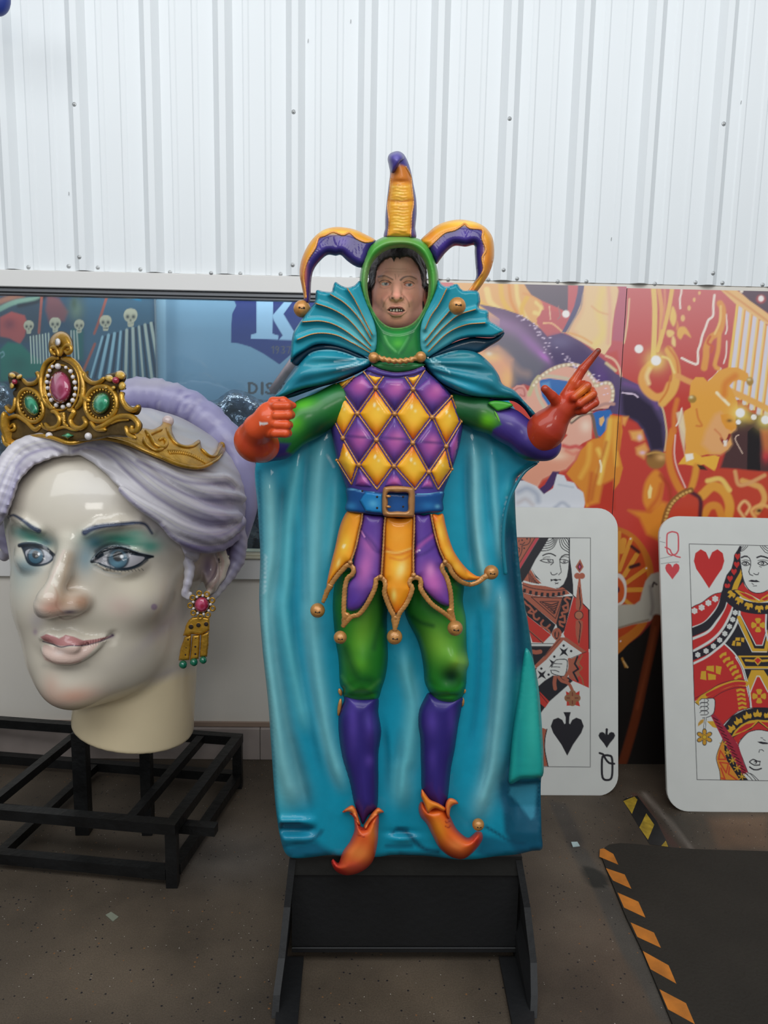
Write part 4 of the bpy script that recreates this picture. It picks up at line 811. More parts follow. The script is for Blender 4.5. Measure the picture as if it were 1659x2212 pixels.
# headdress and face
p2.poly(C3('1000,165 1040,165 1020,290 1015,420 1040,600 1060,760 1100,900 1150,980 1000,1100 900,1150 700,1100 680,1010 700,880 760,700 850,580 890,430 900,330 960,240'), K2, .5)
for x, y in ((965, 365), (948, 515), (897, 645), (825, 772), (775, 915)): heart(x, y, 52, 60, C3)
p2.poly(C3('1022,560 1045,700 1035,760 960,960 850,975 900,830 1000,650'), GO, .4).line(C3('1025,540 1000,650 900,830 850,980'), 1.2, K2, .3)
p2.poly(C3('1060,830 1090,890 1150,960 1300,1035 1523,990 1800,900 1800,1100 1380,1160 1200,1060 960,960'), R2, .5)
p2.poly(C3('1010,270 1130,168 2100,168 2100,500 1700,950 1523,975 1420,1020 1300,1030 1190,985 1110,880 1060,740 1035,600 1012,430'), Wt, .5).line(C3('1012,290 1012,430 1035,600 1060,740 1110,880 1190,985 1300,1030 1420,1022 1523,975 1700,900'), 1.8, K2, .4)
for q in ('1010,270 1080,240 1150,168', '1010,250 1060,225 1110,168', '1000,225 1040,205 1070,168', '1380,170 1430,230 1470,280 1560,310', '1420,170 1460,215 1523,260', '1460,170 1523,215'): p2.line(C3(q), 1.5, K2, .4)
p2.line(C3('1035,380 1080,352 1130,352 1180,385 1205,440 1200,540 1170,640 1190,690 1245,710'), 1.8, K2, .4).line(C3('1035,378 1090,355 1140,358'), 3.4, K2, .5).line(C3('1320,378 1390,352 1450,362 1600,420'), 3.4, K2, .5)
for cx, cy, rx in ((1115, 492, 72), (1430, 490, 92)):
    p2.line(C3('%d,%d %d,%d %d,%d %d,%d' % (cx-rx, cy-10, cx-rx*.4, cy-42, cx+rx*.4, cy-34, cx+rx, cy+8)), 2.2, K2, .4).line(C3('%d,%d %d,%d %d,%d' % (cx-rx, cy, cx-10, cy+38, cx+rx, cy+10)), 1.8, K2, .4).line(C3('%d,%d %d,%d %d,%d' % (cx-rx, cy-55, cx, cy-72, cx+rx, cy-50)), 1.3, K2, .4)
    X_, Y_ = C3('%d,%d' % (cx-8, cy-6))[0]; p2.blob(X_, Y_, 4.4, 4.2, K2, 1, 0, .7).blob(X_-.8, Y_, 2, 2.2, Wt, 1, 0, .5)
p2.line(C3('1260,672 1300,692 1340,690 1352,655'), 1.7, K2, .4).poly(C3('1155,810 1220,785 1270,795 1315,790 1380,828 1300,832 1220,825'), K2, .4).line(C3('1225,850 1260,875'), 1.4, K2, .4).line(C3('1250,902 1315,896'), 1.4, K2, .4).line(C3('1365,540 1400,555'), 1.4, K2, .4)
# collar with gold crowns
p2.line(C3('770,1040 880,1160 1050,1260 1300,1310 1523,1310 1900,1290'), 25, K2, .5)
for x, y, a in ((845, 1060, -.7), (990, 1175, -.45), (1165, 1270, -.22), (1362, 1320, 0), (1550, 1310, .1)):
    ca, sa = math.cos(-a), math.sin(-a)
    p2.poly(C3(' '.join('%f,%f' % (x+u*ca-v*sa, y+u*sa+v*ca) for u, v in ((-80, -20), (-55, -62), (0, -52), (55, -62), (80, -20), (70, 25), (40, 5), (22, 20), (24, 75), (0, 55), (-24, 75), (-22, 20), (-40, 5), (-70, 25)))), GO, .4)
p2.poly(C3('905,985 960,970 1060,1010 1200,1060 1330,1150 1360,1170 1420,1110 1523,1050 1700,1000 1523,1180 1360,1210 1250,1195 1050,1120'), GO, .4).poly(C3('990,1010 1110,1040 1240,1100 1310,1165 1180,1140 1070,1080'), R2, .4).poly(C3('1400,1150 1523,1080 1523,1150 1460,1170'), R2, .4)
# belt
p2.poly(C4('900,-30 2400,-30 2400,195 1005,190'), GO, .4).poly(C4('950,0 2400,0 2400,155 1030,150'), K2, .4).poly(C4('1160,50 1240,-20 1320,50 1240,140'), GO, .4).poly(C4('1185,50 1240,5 1295,50 1240,112'), R2, .4).line(C4('1035,50 1160,60'), 5, GO, .5, curve=False).line(C4('1320,60 1450,50'), 5, GO, .5, curve=False)
p2.poly(C4('1010,195 2400,195 2400,700 1130,700 1060,380'), K2, .4).poly(C4('1130,215 1340,215 1414,330 1700,600 1700,900 1130,870 1060,400'), GO, .4).poly(C4('1205,340 1270,340 1414,600 1700,900 1130,870 1125,600'), R2, .4).line(C4('1110,600 1225,320 1270,320 1410,590'), 2, Wt, .4, curve=False)
for k in range(4):
    a = k*math.pi/2; cx, cy = 1263, 663
    p2.poly(C4(' '.join('%f,%f' % (cx+math.cos(a+da)*rr, cy+math.sin(a+da)*rr*1.05) for da, rr in ((-.5, 112), (-.25, 120), (.25, 120), (.5, 112), (.7, 38), (-.7, 38)))), GO, .4)
p2.line(C4('870,0 950,130 1020,300 1070,480 1100,650 1125,860'), 4.2, Wt, .4).line(C4('890,20 990,220 1050,420 1090,640 1105,860'), 1, K2, .35)
# sleeve patterns
for q in ('370,150 490,140 492,250 358,215', '525,140 625,160 600,295 525,270', '275,235 355,232 362,388 258,370', '388,272 525,300 522,380 395,386'): p2.poly(C4(q), GO, .4)
zz = [(640, -40, 60), (700, 40, 62), (760, 110, 62), (810, 180, 62), (850, 260, 62), (895, 340, 60)]
for x, y, s_ in zz: p2.poly(C4('%f,%f %f,%f %f,%f %f,%f %f,%f %f,%f' % (x-s_, y+20, x-10, y-28, x+s_, y-55, x+s_*1.1, y+5, x+10, y+12, x-s_*.6, y+62)), GO, .4)
for i in range(5): y = 560+i*75; x = 945+i*9; p2.poly(C4('%f,%f %f,%f %f,%f %f,%f %f,%f %f,%f' % (x-75, y-10, x, y-30, x+75, y-10, x+70, y+35, x, y+5, x-65, y+35)), GO, .4)
p2.line(C4('215,780 330,660 520,550 700,480 870,430 1040,450'), 11.5, GO, .4).line(C4('380,640 520,570 700,490 870,445 1010,450'), 7.5, R2, .4).line(C4('170,700 400,570 600,450 850,385 1020,385'), 1.2, K2, .35).line(C4('480,690 640,590 850,520 1050,515'), 1.2, K2, .35)
p2.poly(C4('155,755 240,830 420,1000 640,1400 540,1700 590,1950 600,2090 160,2090 -50,2090 -50,755'), Wt, .4).line(C4('155,755 240,825'), 1.3, K2, .35)
p2.poly(C4('255,720 380,700 500,710 505,860 480,960 400,1020 300,1035 225,1000 245,880 240,800'), Wt, .4, curve=True).line(C4('390,700 500,710 505,860 480,960 400,1015 300,1035'), 1.7, K2, .4)
for y in (735, 800, 870, 945):
    p2.line(C4('%d,%d %d,%d %d,%d %d,%d %d,%d %d,%d' % (250, y, 280, y-28, 380, y-26, 400, y+4, 370, y+34, 265, y+38)), 1.5, K2, .4).line(C4('%d,%d %d,%d' % (330, y-20, 330, y+20)), 1.2, K2, .35)
p2.poly(C4('215,1180 225,1120 265,1070 325,1050 310,1110 260,1150'), (196, 150, 60), .4).poly(C4('370,1090 480,1085 530,1150 540,1210 470,1190'), GO, .4).line(C4('350,1030 335,1150 330,1280'), 2.4, Wt, .4).line(C4('338,1040 318,1160 318,1280'), 1.1, K2, .3).line(C4('362,1040 350,1160 345,1260'), 1.1, K2, .3)
for col, s_ in ((K2, 1.0), ((206, 152, 50), .74)):
    for k in range(6):
        a = k*math.pi/3+.52; P_ = C4('%f,%f' % (330+90*math.cos(a), 1360+90*math.sin(a)))[0]; p2.blob(P_[0], P_[1], 8*s_, 5.6*s_, col, 1, a, .8)
    P_ = C4('330,1360')[0]; p2.blob(P_[0], P_[1], 6.2*s_ if s_ == 1 else 8, 6.2*s_ if s_ == 1 else 8, col, 1, 0, .8)
p2.blob(*C4('330,1360')[0], 5.4, 5.4, K2, 1, 0, .85).blob(*C4('330,1360')[0], 4.4, 4.4, (216, 176, 48), 1, 0, .85)
# lower mirrored figure
p2.poly(C4('660,1170 800,1000 1000,900 1200,860 1600,870 1600,1250 1450,1260 1250,1230 1100,1280 960,1400 860,1450 790,1340'), K2, .4)
p2.line(C4('640,1160 800,1000 980,895 1200,858 1500,868'), 1.4, K2, .4)
for x, y, a in ((780, 1210, .75), (900, 1080, .5), (1060, 990, .25), (1235, 955, 0), (1420, 980, -.2)):
    ca, sa = math.cos(-a), math.sin(-a)
    p2.poly(C4(' '.join('%f,%f' % (x+u*ca-v*sa, y+u*sa+v*ca) for u, v in ((-75, 20), (-50, 65), (0, 50), (50, 65), (75, 20), (65, -25), (38, -5), (20, -20), (0, -75), (-20, -20), (-38, -5), (-65, -25)))), GO, .4)
p2.poly(C4('790,1360 850,1250 960,1150 1100,1080 1230,1065 1500,1080 1500,1230 1430,1230 1250,1090 1150,1190 1000,1270'), GO, .4).poly(C4('840,1310 930,1210 1040,1140 1200,1110 1120,1190 960,1270'), R2, .4).poly(C4('1290,1100 1450,1110 1450,1230'), R2, .4)
p2.poly(C4('820,1370 960,1280 1120,1230 1250,1110 1414,1230 1414,1300 1250,1240 1050,1300 940,1400 910,1500'), R2, .4)
p2.poly(C4('910,1520 960,1400 1080,1280 1250,1235 1450,1270 1800,1400 1800,2100 1250,2100 1060,1960 990,1750'), Wt, .4).line(C4('1070,1960 990,1750 910,1520 960,1400 1080,1280 1250,1237 1414,1262'), 1.6, K2, .4)
p2.poly(C4('490,960 600,1080 910,1500 1000,1800 1070,1960 960,2000 860,1800 640,1400 540,1200 440,1000'), (166, 44, 62), .4)
for i in range(15): x = 490+i*36; y = 1030+i*66; p2.line(C4('%d,%d %d,%d' % (x-10, y, x+70, y+46)), 2.3, (84, 22, 34), .4, curve=False)
p2.poly(C4('640,1400 860,1800 980,1990 1080,2095 930,2095 700,1750 600,1560'), K2, .4)
for x, y in ((650, 1480), (725, 1625), (810, 1760), (890, 1890), (970, 2035)):
    for k in range(6):
        a = k*math.pi/3+.3; p2.line(C4('%f,%f %f,%f' % (x, y, x+60*math.cos(a), y+60*math.sin(a))), 1.9, GO, .4, curve=False)
p2.poly(C4('640,1410 560,1600 535,1720 560,1850 590,1950 600,2092 930,2092 700,1740'), (216, 140, 50), .4).line(C4('640,1400 560,1600 530,1720 560,1850 590,1950 600,2092'), 1.3, K2, .35)
for q in ('600,1590 570,1740 700,1740 600,1590', '590,1790 740,1810 700,1970 590,1790', '760,1870 740,1990 880,2090', '610,1890 680,2080 620,2060'): p2.line(C4(q), 3.2, (200, 70, 46), .5, curve=False)
for q in ('1070,1970 1110,1985 1170,2050 1210,2100', '1060,2010 1100,2040 1150,2100', '1090,1975 1150,2000 1250,2095'): p2.line(C4(q), 1.4, K2, .4)
p2.line(C4('1100,1780 1160,1740 1230,1770 1280,1780'), 2.4, K2, .4).line(C4('1100,1790 1180,1840 1270,1835'), 2.4, K2, .4).line(C4('1280,1770 1270,1840'), 1.6, K2, .4).blob(*C4('1200,1790')[0], 4.2, 4.2, K2, 1, 0, .7).blob(*C4('1190,1795')[0], 2.2, 2.2, Wt, 1, 0, .6).line(C4('1100,1870 1170,1915 1250,1915 1300,1895'), 3, K2, .5)
p2.poly(C4('1230,1440 1300,1438 1414,1455 1414,1480 1320,1480 1270,1465'), K2, .4).line(C4('1260,1620 1270,1580 1310,1575 1340,1600'), 1.6, K2, .4).line(C4('1290,1372 1325,1376'), 1.4, K2, .4).line(C4('1330,1400 1370,1420'), 1.4, K2, .4)
heart(440, 585, 280, 360, C3)
p2.poly([(1390, 1090), (1760, 1090), (1760, 1179), (1380, 1174)], Wt, .4).poly([(1390, 1100), (1488.5, 1170), (1505, 1684), (1380, 1760)], Wt, .4).poly([(1380, 1684.5), (1760, 1688), (1760, 1790), (1380, 1790)], Wt, .4)
p2.line([(1488.7, 1175), (1505.6, 1684), (1740, 1688)], 1.3, K2, .45, curve=False).line([(1488.7, 1175), (1740, 1180.5)], 1.3, K2, .45, curve=False)
p2.line(C6('168,158 138,170 132,200 132,280 140,310 168,324 200,312 212,290 212,190 200,165 168,158'), 3.2, (206, 84, 92), .5).line(C6('120,268 140,275 155,285 165,310 195,330 225,338'), 3.0, (206, 84, 92), .5)
heart(171, 437, 51, 57, C6, (206, 72, 78))
for q in ('80,348 130,338 165,330', '80,385 150,375 215,370', '75,205 85,200', '75,225 120,235'): p2.line(C6(q), 1.1, (84, 84, 84), .5, .8)
A2, n2 = card_plane((1600, 1754), 0., (1600, 1120), 3.30)
card('playing_card', [(1422.5, 1114), (1870, 1124), (1886, 1760), (1442.5, 1752)], A2, n2, p2, 'queen of hearts giant playing card at the right edge, cut off by the frame', 1740, 1400)

# ---------------------------------------------------------------- floor mat, tapes, litter
def floor_poly(px, z=.0): return atZ(np.array(px)[:, 0], np.array(px)[:, 1], z)
mo = sharp_closed(O_('478,640 520,612 600,602 700,608 900,628 1130,645 1700,662 2000,670 2000,2300 1060,2300 975,1902 760,1380 640,1130 500,790 450,660'), 25)
Vt = floor_poly(mo, .009); Vb = Vt*[1, 1, 0]+[0, 0, .0005]; m_ = len(Vt)
matt = thing('floor_mat', Vb.mean(0)*[1, 1, 0]+[0, 0, .0005], 'dark grey rubber floor mat with orange hazard stripes along its left edge', 'mat')
mk('mat_sheet', np.vstack([Vt, Vb]), [tuple(range(m_))[::-1], tuple(range(m_, 2*m_))]+[(i, (i+1) % m_, m_+(i+1) % m_, m_+i) for i in range(m_)], mat('mat_rubber', (46, 42, 36), .8, bump=.5, bscale=90, var=.15, vscale=5, spec=.3), matt, smooth=False)
om = mat('hazard_orange', (196, 118, 34), .6, var=.3, vscale=18)
for q in ('452,645 480,640 548,680 584,757 448,700', '495,782 630,828 678,930 545,870 520,830', '578,957 728,1023 779,1137 625,1065', '672,1172 840,1245 890,1354 720,1275', '760,1377 945,1480 1001,1612 815,1507', '880,1652 1070,1752 1134,1902 940,1795'):
    P_ = floor_poly(O_(q), .0096); m_ = len(P_); mk('hazard_stripe', np.vstack([P_, P_-[0, 0, .0008]]), [tuple(range(m_))[::-1]]+[(i, (i+1) % m_, m_+(i+1) % m_, m_+i) for i in range(m_)], om, matt, smooth=False)
tape = None
P_ = floor_poly(O_('618,295 640,280 720,262 860,445 950,630 810,612 680,400'), .0012)
tape = thing('hazard_tape', P_.mean(0)*[1, 1, 0], 'worn yellow and black floor tape running out from between the cards', 'tape')
mk('tape_backing', P_, [tuple(range(len(P_)))[::-1]], mat('tape_black', (34, 34, 34), .5, var=.3, vscale=20), tape, smooth=False)
ym = mat('tape_yellow', (178, 148, 44), .6, var=.45, vscale=26)
for q in ('620,300 700,268 722,290 682,392', '735,490 785,388 842,470 797,578', '893,622 925,585 942,628'):
    P_ = floor_poly(O_(q), .0018); m_ = len(P_); mk('yellow_stripe', np.vstack([P_, P_-[0, 0, .0006]]), [tuple(range(m_))[::-1]]+[(i, (i+1) % m_, m_+(i+1) % m_, m_+i) for i in range(m_)], ym, tape, smooth=False)
for q, c, lb in (('245,600 290,592 308,622 258,628', (176, 196, 196), 'pale torn paper scrap on the floor right of the cape'),):
    P_ = floor_poly(O_(q), .003); P_[0, 2] += .004; V = np.vstack([P_, P_-[0, 0, .0025]]); tag(mk('paper_scrap', V, [(3, 2, 1, 0), (4, 5, 6, 7)]+[(i, (i+1) % 4, 4+(i+1) % 4, 4+i) for i in range(4)], mat('scrap_paper', c, .7), smooth=False), lb, 'litter')
P_ = atZ(np.array([228, 240, 256, 244]), np.array([1976, 1971, 1980, 1990]), .003); P_[1, 2] += .003
tag(mk('paper_scrap', np.vstack([P_, P_-[0, 0, .0025]]), [(3, 2, 1, 0), (4, 5, 6, 7)]+[(i, (i+1) % 4, 4+(i+1) % 4, 4+i) for i in range(4)], mat('scrap_paper2', (120, 124, 108), .7), smooth=False), 'small grey scrap on the floor in front of the black steel stand', 'litter')

# ================================================================== THE JESTER BOARD
YJ, SJ = 2.10, .00126
mj = lambda x, y, h: atY(x, y, YJ-np.asarray(h))
def J(x, y, h=0.): return atY(x, y, YJ-h)
A_ = lambda t: Z(620, 310, 3.318, t); B_ = lambda t: Z(700, 780, 5.3516, t); C_ = lambda t: Z(660, 1040, 3.770, t)
E_ = lambda t: Z(490, 830, 6.144, t); F_ = lambda t: Z(980, 730, 4.879, t); G_ = lambda t: Z(580, 700, 6.9125, t); H_ = lambda t: Z(900, 700, 5.53, t)
K_ = lambda t: Z(540, 1300, 4.879, t); L_ = lambda t: Z(860, 1300, 4.879, t); M_ = lambda t: Z(560, 1600, 5.184, t); N_ = lambda t: Z(860, 1600, 4.879, t)
I_ = lambda t: Z(540, 900, 5.53, t); I2 = lambda t: Z(900, 900, 5.53, t)
jest = thing('jester_cutout', J(860, 1852)*[1, 1, 1]-[0, 0, .0], 'painted fibreglass jester photo cutout in teal cape, face hole in its green hood', 'cutout')
pg = mat('glossy_paint', rough=.5, coat=.36, coat_rough=.08, bump=.10, bscale=26, var=.06, vscale=22, spec=.3)
pgs = mat('satin_paint', rough=.42, coat=.25, coat_rough=.2, bump=.05, bscale=30, var=.05, vscale=18, spec=.3)
gold = mat('gold_paint', (196, 138, 74), .40, metal=.25, coat=.3, bump=.25, bscale=60, var=.25, vscale=30)
TE, TL, TD = (6, 150, 180), (104, 190, 198), (6, 66, 92)

# ---- cape with its long folds
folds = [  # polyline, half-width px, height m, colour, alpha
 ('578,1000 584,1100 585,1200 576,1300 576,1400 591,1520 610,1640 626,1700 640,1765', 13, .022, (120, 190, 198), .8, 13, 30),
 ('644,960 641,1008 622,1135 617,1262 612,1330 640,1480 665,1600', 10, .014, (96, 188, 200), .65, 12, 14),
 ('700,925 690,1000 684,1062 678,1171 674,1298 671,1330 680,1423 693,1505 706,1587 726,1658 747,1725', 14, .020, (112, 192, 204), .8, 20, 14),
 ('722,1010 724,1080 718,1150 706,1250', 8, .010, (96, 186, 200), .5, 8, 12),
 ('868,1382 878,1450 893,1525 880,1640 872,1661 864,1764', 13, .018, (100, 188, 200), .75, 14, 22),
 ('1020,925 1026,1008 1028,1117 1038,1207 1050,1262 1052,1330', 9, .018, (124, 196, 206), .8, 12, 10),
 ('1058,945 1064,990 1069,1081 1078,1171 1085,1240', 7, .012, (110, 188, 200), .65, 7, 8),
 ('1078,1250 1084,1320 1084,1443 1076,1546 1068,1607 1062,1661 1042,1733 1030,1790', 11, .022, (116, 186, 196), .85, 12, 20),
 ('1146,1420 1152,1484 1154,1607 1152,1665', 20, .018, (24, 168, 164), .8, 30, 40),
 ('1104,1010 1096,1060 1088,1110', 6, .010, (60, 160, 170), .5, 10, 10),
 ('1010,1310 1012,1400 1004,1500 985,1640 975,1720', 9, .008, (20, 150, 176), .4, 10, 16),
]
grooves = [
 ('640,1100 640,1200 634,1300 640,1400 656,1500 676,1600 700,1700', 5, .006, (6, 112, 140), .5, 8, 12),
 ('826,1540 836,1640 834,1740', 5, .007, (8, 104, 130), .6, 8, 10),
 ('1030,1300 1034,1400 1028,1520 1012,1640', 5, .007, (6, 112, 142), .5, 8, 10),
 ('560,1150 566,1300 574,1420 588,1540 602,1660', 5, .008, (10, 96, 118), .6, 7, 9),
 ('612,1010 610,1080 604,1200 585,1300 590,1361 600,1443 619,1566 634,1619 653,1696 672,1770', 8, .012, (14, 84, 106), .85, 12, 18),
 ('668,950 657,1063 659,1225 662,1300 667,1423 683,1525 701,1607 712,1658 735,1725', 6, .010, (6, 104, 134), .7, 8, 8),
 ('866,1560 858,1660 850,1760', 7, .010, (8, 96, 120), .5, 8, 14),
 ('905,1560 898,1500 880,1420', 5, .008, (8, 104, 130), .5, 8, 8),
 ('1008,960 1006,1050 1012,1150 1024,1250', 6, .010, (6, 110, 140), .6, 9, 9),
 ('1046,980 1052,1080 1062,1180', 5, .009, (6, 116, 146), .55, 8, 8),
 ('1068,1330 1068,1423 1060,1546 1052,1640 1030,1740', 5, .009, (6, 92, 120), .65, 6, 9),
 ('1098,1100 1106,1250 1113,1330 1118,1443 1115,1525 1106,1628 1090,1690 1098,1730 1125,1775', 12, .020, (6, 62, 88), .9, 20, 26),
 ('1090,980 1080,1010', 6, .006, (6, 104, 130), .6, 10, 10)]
def P_(s): return np.array([[float(v) for v in p.split(',')] for p in s.split()])
for L_l in (folds, grooves):
    for i, f in enumerate(L_l): L_l[i] = (smooth_open(P_(f[0]), 12),)+tuple(f[1:])
def cape_h(x, y, d):
    z = .004*np.sin(x*.075+y*.004)*np.clip((y-1000)/200, 0, 1)
    for l, sg in ((folds, 1), (grooves, -1)):
        for P, wd, hh, *_ in l:
            m = (x > P[:, 0].min()-3*wd) & (x < P[:, 0].max()+3*wd) & (y > P[:, 1].min()-40) & (y < P[:, 1].max()+40)
            if m.any():
                dd, _, pr_ = segdist(x[m], y[m], P, False); Lp = np.hypot(*np.diff(P, axis=0).T).sum(); fd = np.clip(np.minimum(pr_, Lp-pr_)/70., 0, 1); fd = fd*fd*(3-2*fd); z[m] += sg*hh*.85*fd*np.exp(-(dd/(wd*1.25))**2)
    # curling hem
    z += .016*np.exp(-((y-1775)/10)**2)*np.clip((690-x)/40, 0, 1)-.018*np.exp(-((y-1793)/9)**2)*np.clip((690-x)/40, 0, 1)+.012*np.exp(-((y-1812)/9)**2)*np.clip((695-x)/40, 0, 1)
    z += .014*np.exp(-((x-872)/26)**2-((y-1812)/9)**2)-.012*np.exp(-((x-868)/30)**2-((y-1798)/7)**2)
    z += .016*np.exp(-((y-1672)/10)**2)*np.clip((x-1095)/25, 0, 1)-.024*np.clip((y-1682)/6, 0, 1)*np.clip((x-1095)/20, 0, 1)*np.clip((1800-y)/60, 0, 1)
    return z
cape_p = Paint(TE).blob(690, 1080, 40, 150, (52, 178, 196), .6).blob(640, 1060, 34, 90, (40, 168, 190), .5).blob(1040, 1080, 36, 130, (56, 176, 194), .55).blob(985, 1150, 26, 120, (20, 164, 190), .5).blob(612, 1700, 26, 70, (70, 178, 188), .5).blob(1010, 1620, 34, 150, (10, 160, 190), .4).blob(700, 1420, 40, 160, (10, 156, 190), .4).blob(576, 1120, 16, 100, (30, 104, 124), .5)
cape_p.poly(P_('1108,1060 1090,1100 1088,1160 1096,1240 1108,1330 1125,1430 1150,1540 1200,1540 1200,1000 1120,1020'), (14, 96, 108), 7)  # receding right side, its shade painted in as darker teal
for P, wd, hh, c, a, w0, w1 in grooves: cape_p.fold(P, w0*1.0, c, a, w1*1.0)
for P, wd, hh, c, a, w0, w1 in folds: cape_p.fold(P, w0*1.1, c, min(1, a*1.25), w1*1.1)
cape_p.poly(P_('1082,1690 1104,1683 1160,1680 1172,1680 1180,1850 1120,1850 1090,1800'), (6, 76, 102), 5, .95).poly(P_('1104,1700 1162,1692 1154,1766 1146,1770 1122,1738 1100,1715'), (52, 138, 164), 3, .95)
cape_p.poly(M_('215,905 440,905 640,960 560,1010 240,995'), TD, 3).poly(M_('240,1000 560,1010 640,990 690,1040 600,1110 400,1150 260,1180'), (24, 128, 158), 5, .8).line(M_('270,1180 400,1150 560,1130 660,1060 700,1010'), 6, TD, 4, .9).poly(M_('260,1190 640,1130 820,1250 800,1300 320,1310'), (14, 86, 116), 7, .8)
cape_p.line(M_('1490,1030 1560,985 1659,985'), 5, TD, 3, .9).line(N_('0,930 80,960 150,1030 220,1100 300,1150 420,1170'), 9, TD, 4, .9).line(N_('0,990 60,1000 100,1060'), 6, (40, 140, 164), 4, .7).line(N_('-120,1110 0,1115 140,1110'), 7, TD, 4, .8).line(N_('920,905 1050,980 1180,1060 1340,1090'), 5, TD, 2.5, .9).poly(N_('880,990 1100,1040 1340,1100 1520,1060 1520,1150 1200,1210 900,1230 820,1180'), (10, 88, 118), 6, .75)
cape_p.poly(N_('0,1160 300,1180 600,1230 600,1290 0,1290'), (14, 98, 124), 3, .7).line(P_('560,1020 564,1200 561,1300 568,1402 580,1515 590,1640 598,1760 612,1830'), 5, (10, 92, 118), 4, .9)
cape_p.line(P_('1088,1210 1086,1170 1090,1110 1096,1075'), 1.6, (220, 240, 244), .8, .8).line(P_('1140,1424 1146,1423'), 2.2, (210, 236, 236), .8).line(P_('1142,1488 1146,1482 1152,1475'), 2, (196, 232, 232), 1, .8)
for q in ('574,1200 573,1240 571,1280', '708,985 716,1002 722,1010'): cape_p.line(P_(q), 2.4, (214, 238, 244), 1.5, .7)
cape_o = P_('553,1001 557,1100 562,1198 560,1300 567,1402 579,1515 585,1600 593,1716 600,1779 610,1828 622,1849 641,1854 680,1851 714,1847 760,1852 816,1851 845,1847 880,1847 911,1848 950,1852 983,1856 1024,1856 1070,1850 1114,1846 1150,1838 1171,1834 1170,1800 1169,1768 1168,1720 1169,1682 1174,1668 1174,1640 1173,1607 1165,1497 1153,1427 1141,1347 1131,1290 1121,1207 1115,1135 1113,1045 1124,1025 1140,1012 1157,1001 1166,994 1140,950 1110,880 1040,820 860,800 690,840 640,880 600,940')
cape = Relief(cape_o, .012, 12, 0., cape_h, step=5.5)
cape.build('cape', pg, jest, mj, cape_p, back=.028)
# raised lip where the right front edge of the cape turns outwards
Pl = smooth_open(P_('1160,1000 1135,1018 1116,1045 1098,1085 1089,1130 1087,1180 1092,1240'), 5)
V, F = tube3(np.array([J(x, y, .03) for x, y in Pl]), np.linspace(.004, .006, len(Pl)), 8)
mk('cape_edge', V, F, mat('teal_gloss', (10, 118, 138), .3, coat=.6), jest)

fl = Paint((26, 160, 152)).edge(6, (10, 120, 124), .6).blob(1150, 1560, 12, 90, (60, 186, 170), .6).blob(1120, 1600, 8, 90, (10, 130, 136), .6)
Relief(P_('1136,1400 1152,1425 1160,1480 1168,1560 1174,1640 1174,1670 1168,1680 1150,1683 1126,1684 1100,1692 1102,1640 1108,1580 1120,1500 1128,1440'), .012, 14, .012, lambda x, y, d: .012*np.clip((y-1450)/200, 0, 1), step=5).build('cape_flap', pg, jest, mj, fl, back=.03)

# ---- body heights
def HW(y): return np.interp(y, [780, 830, 930, 1000, 1060, 1110, 1200, 1300], [90, 132, 150, 142, 116, 118, 150, 175])
def HT(x, y): return .030+.085*np.sqrt(np.clip(1-((x-np.interp(y, [780, 1060, 1300], [862, 856, 852]))/HW(y))**2, .05, 1))
PU, PK, PD = (84, 58, 140), (180, 84, 158), (54, 36, 104)
O1, O2, O3 = (240, 170, 24), (226, 104, 26), (246, 198, 62)
# ---- breeches, stockings, shoes
GR, GL, GD = (34, 128, 40), (112, 178, 44), (8, 72, 36)
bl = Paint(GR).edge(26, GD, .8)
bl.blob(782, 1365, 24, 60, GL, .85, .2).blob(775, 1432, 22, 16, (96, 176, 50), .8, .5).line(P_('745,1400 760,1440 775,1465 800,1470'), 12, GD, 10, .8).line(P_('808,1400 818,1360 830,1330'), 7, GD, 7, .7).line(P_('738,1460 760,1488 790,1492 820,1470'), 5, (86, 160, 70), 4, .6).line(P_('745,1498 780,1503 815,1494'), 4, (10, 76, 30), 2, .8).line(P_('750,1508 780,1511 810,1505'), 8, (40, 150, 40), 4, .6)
bl.line(P_('826,1290 834,1350'), 10, (6, 40, 34), 8, .8)
def bh(x, y, d): return .010*np.exp(-((y-1500)/7)**2)*-1+.012*np.exp(-((x-782)/22)**2-((y-1430)/34)**2)
brL = Relief(P_('735,1220 722,1262 718,1300 719,1330 724,1382 731,1423 734,1476 740,1488 742,1505 765,1517 796,1518 816,1511 825,1486 833,1460 838,1423 837,1382 836,1341 838,1280 825,1220'), .075, 52, .008, bh, step=4)
brL.build('breeches', pgs, jest, mj, bl)
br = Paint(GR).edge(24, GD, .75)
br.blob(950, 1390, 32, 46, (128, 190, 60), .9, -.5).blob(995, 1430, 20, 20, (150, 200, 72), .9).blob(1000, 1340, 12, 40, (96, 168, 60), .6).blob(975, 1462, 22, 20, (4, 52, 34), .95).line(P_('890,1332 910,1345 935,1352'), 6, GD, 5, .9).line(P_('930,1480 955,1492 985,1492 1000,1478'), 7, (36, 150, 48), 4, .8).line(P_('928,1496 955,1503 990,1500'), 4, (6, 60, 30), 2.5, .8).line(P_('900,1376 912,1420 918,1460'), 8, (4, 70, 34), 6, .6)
def bh2(x, y, d): return -.010*np.exp(-((y-1502)/6)**2)+.020*np.exp(-((x-985)/26)**2-((y-1425)/26)**2)-.012*np.exp(-((x-972)/24)**2-((y-1465)/16)**2)
brR = Relief(P_('880,1225 874,1290 876,1331 899,1376 909,1407 915,1443 917,1470 924,1489 938,1513 958,1523 983,1523 1001,1503 1008,1476 1009,1450 1014,1433 1009,1402 1007,1341 1000,1300 1000,1250 960,1215'), .078, 48, .010, bh2, step=4)
brR.build('breeches', pgs, jest, mj, br)
SP = (50, 40, 120)
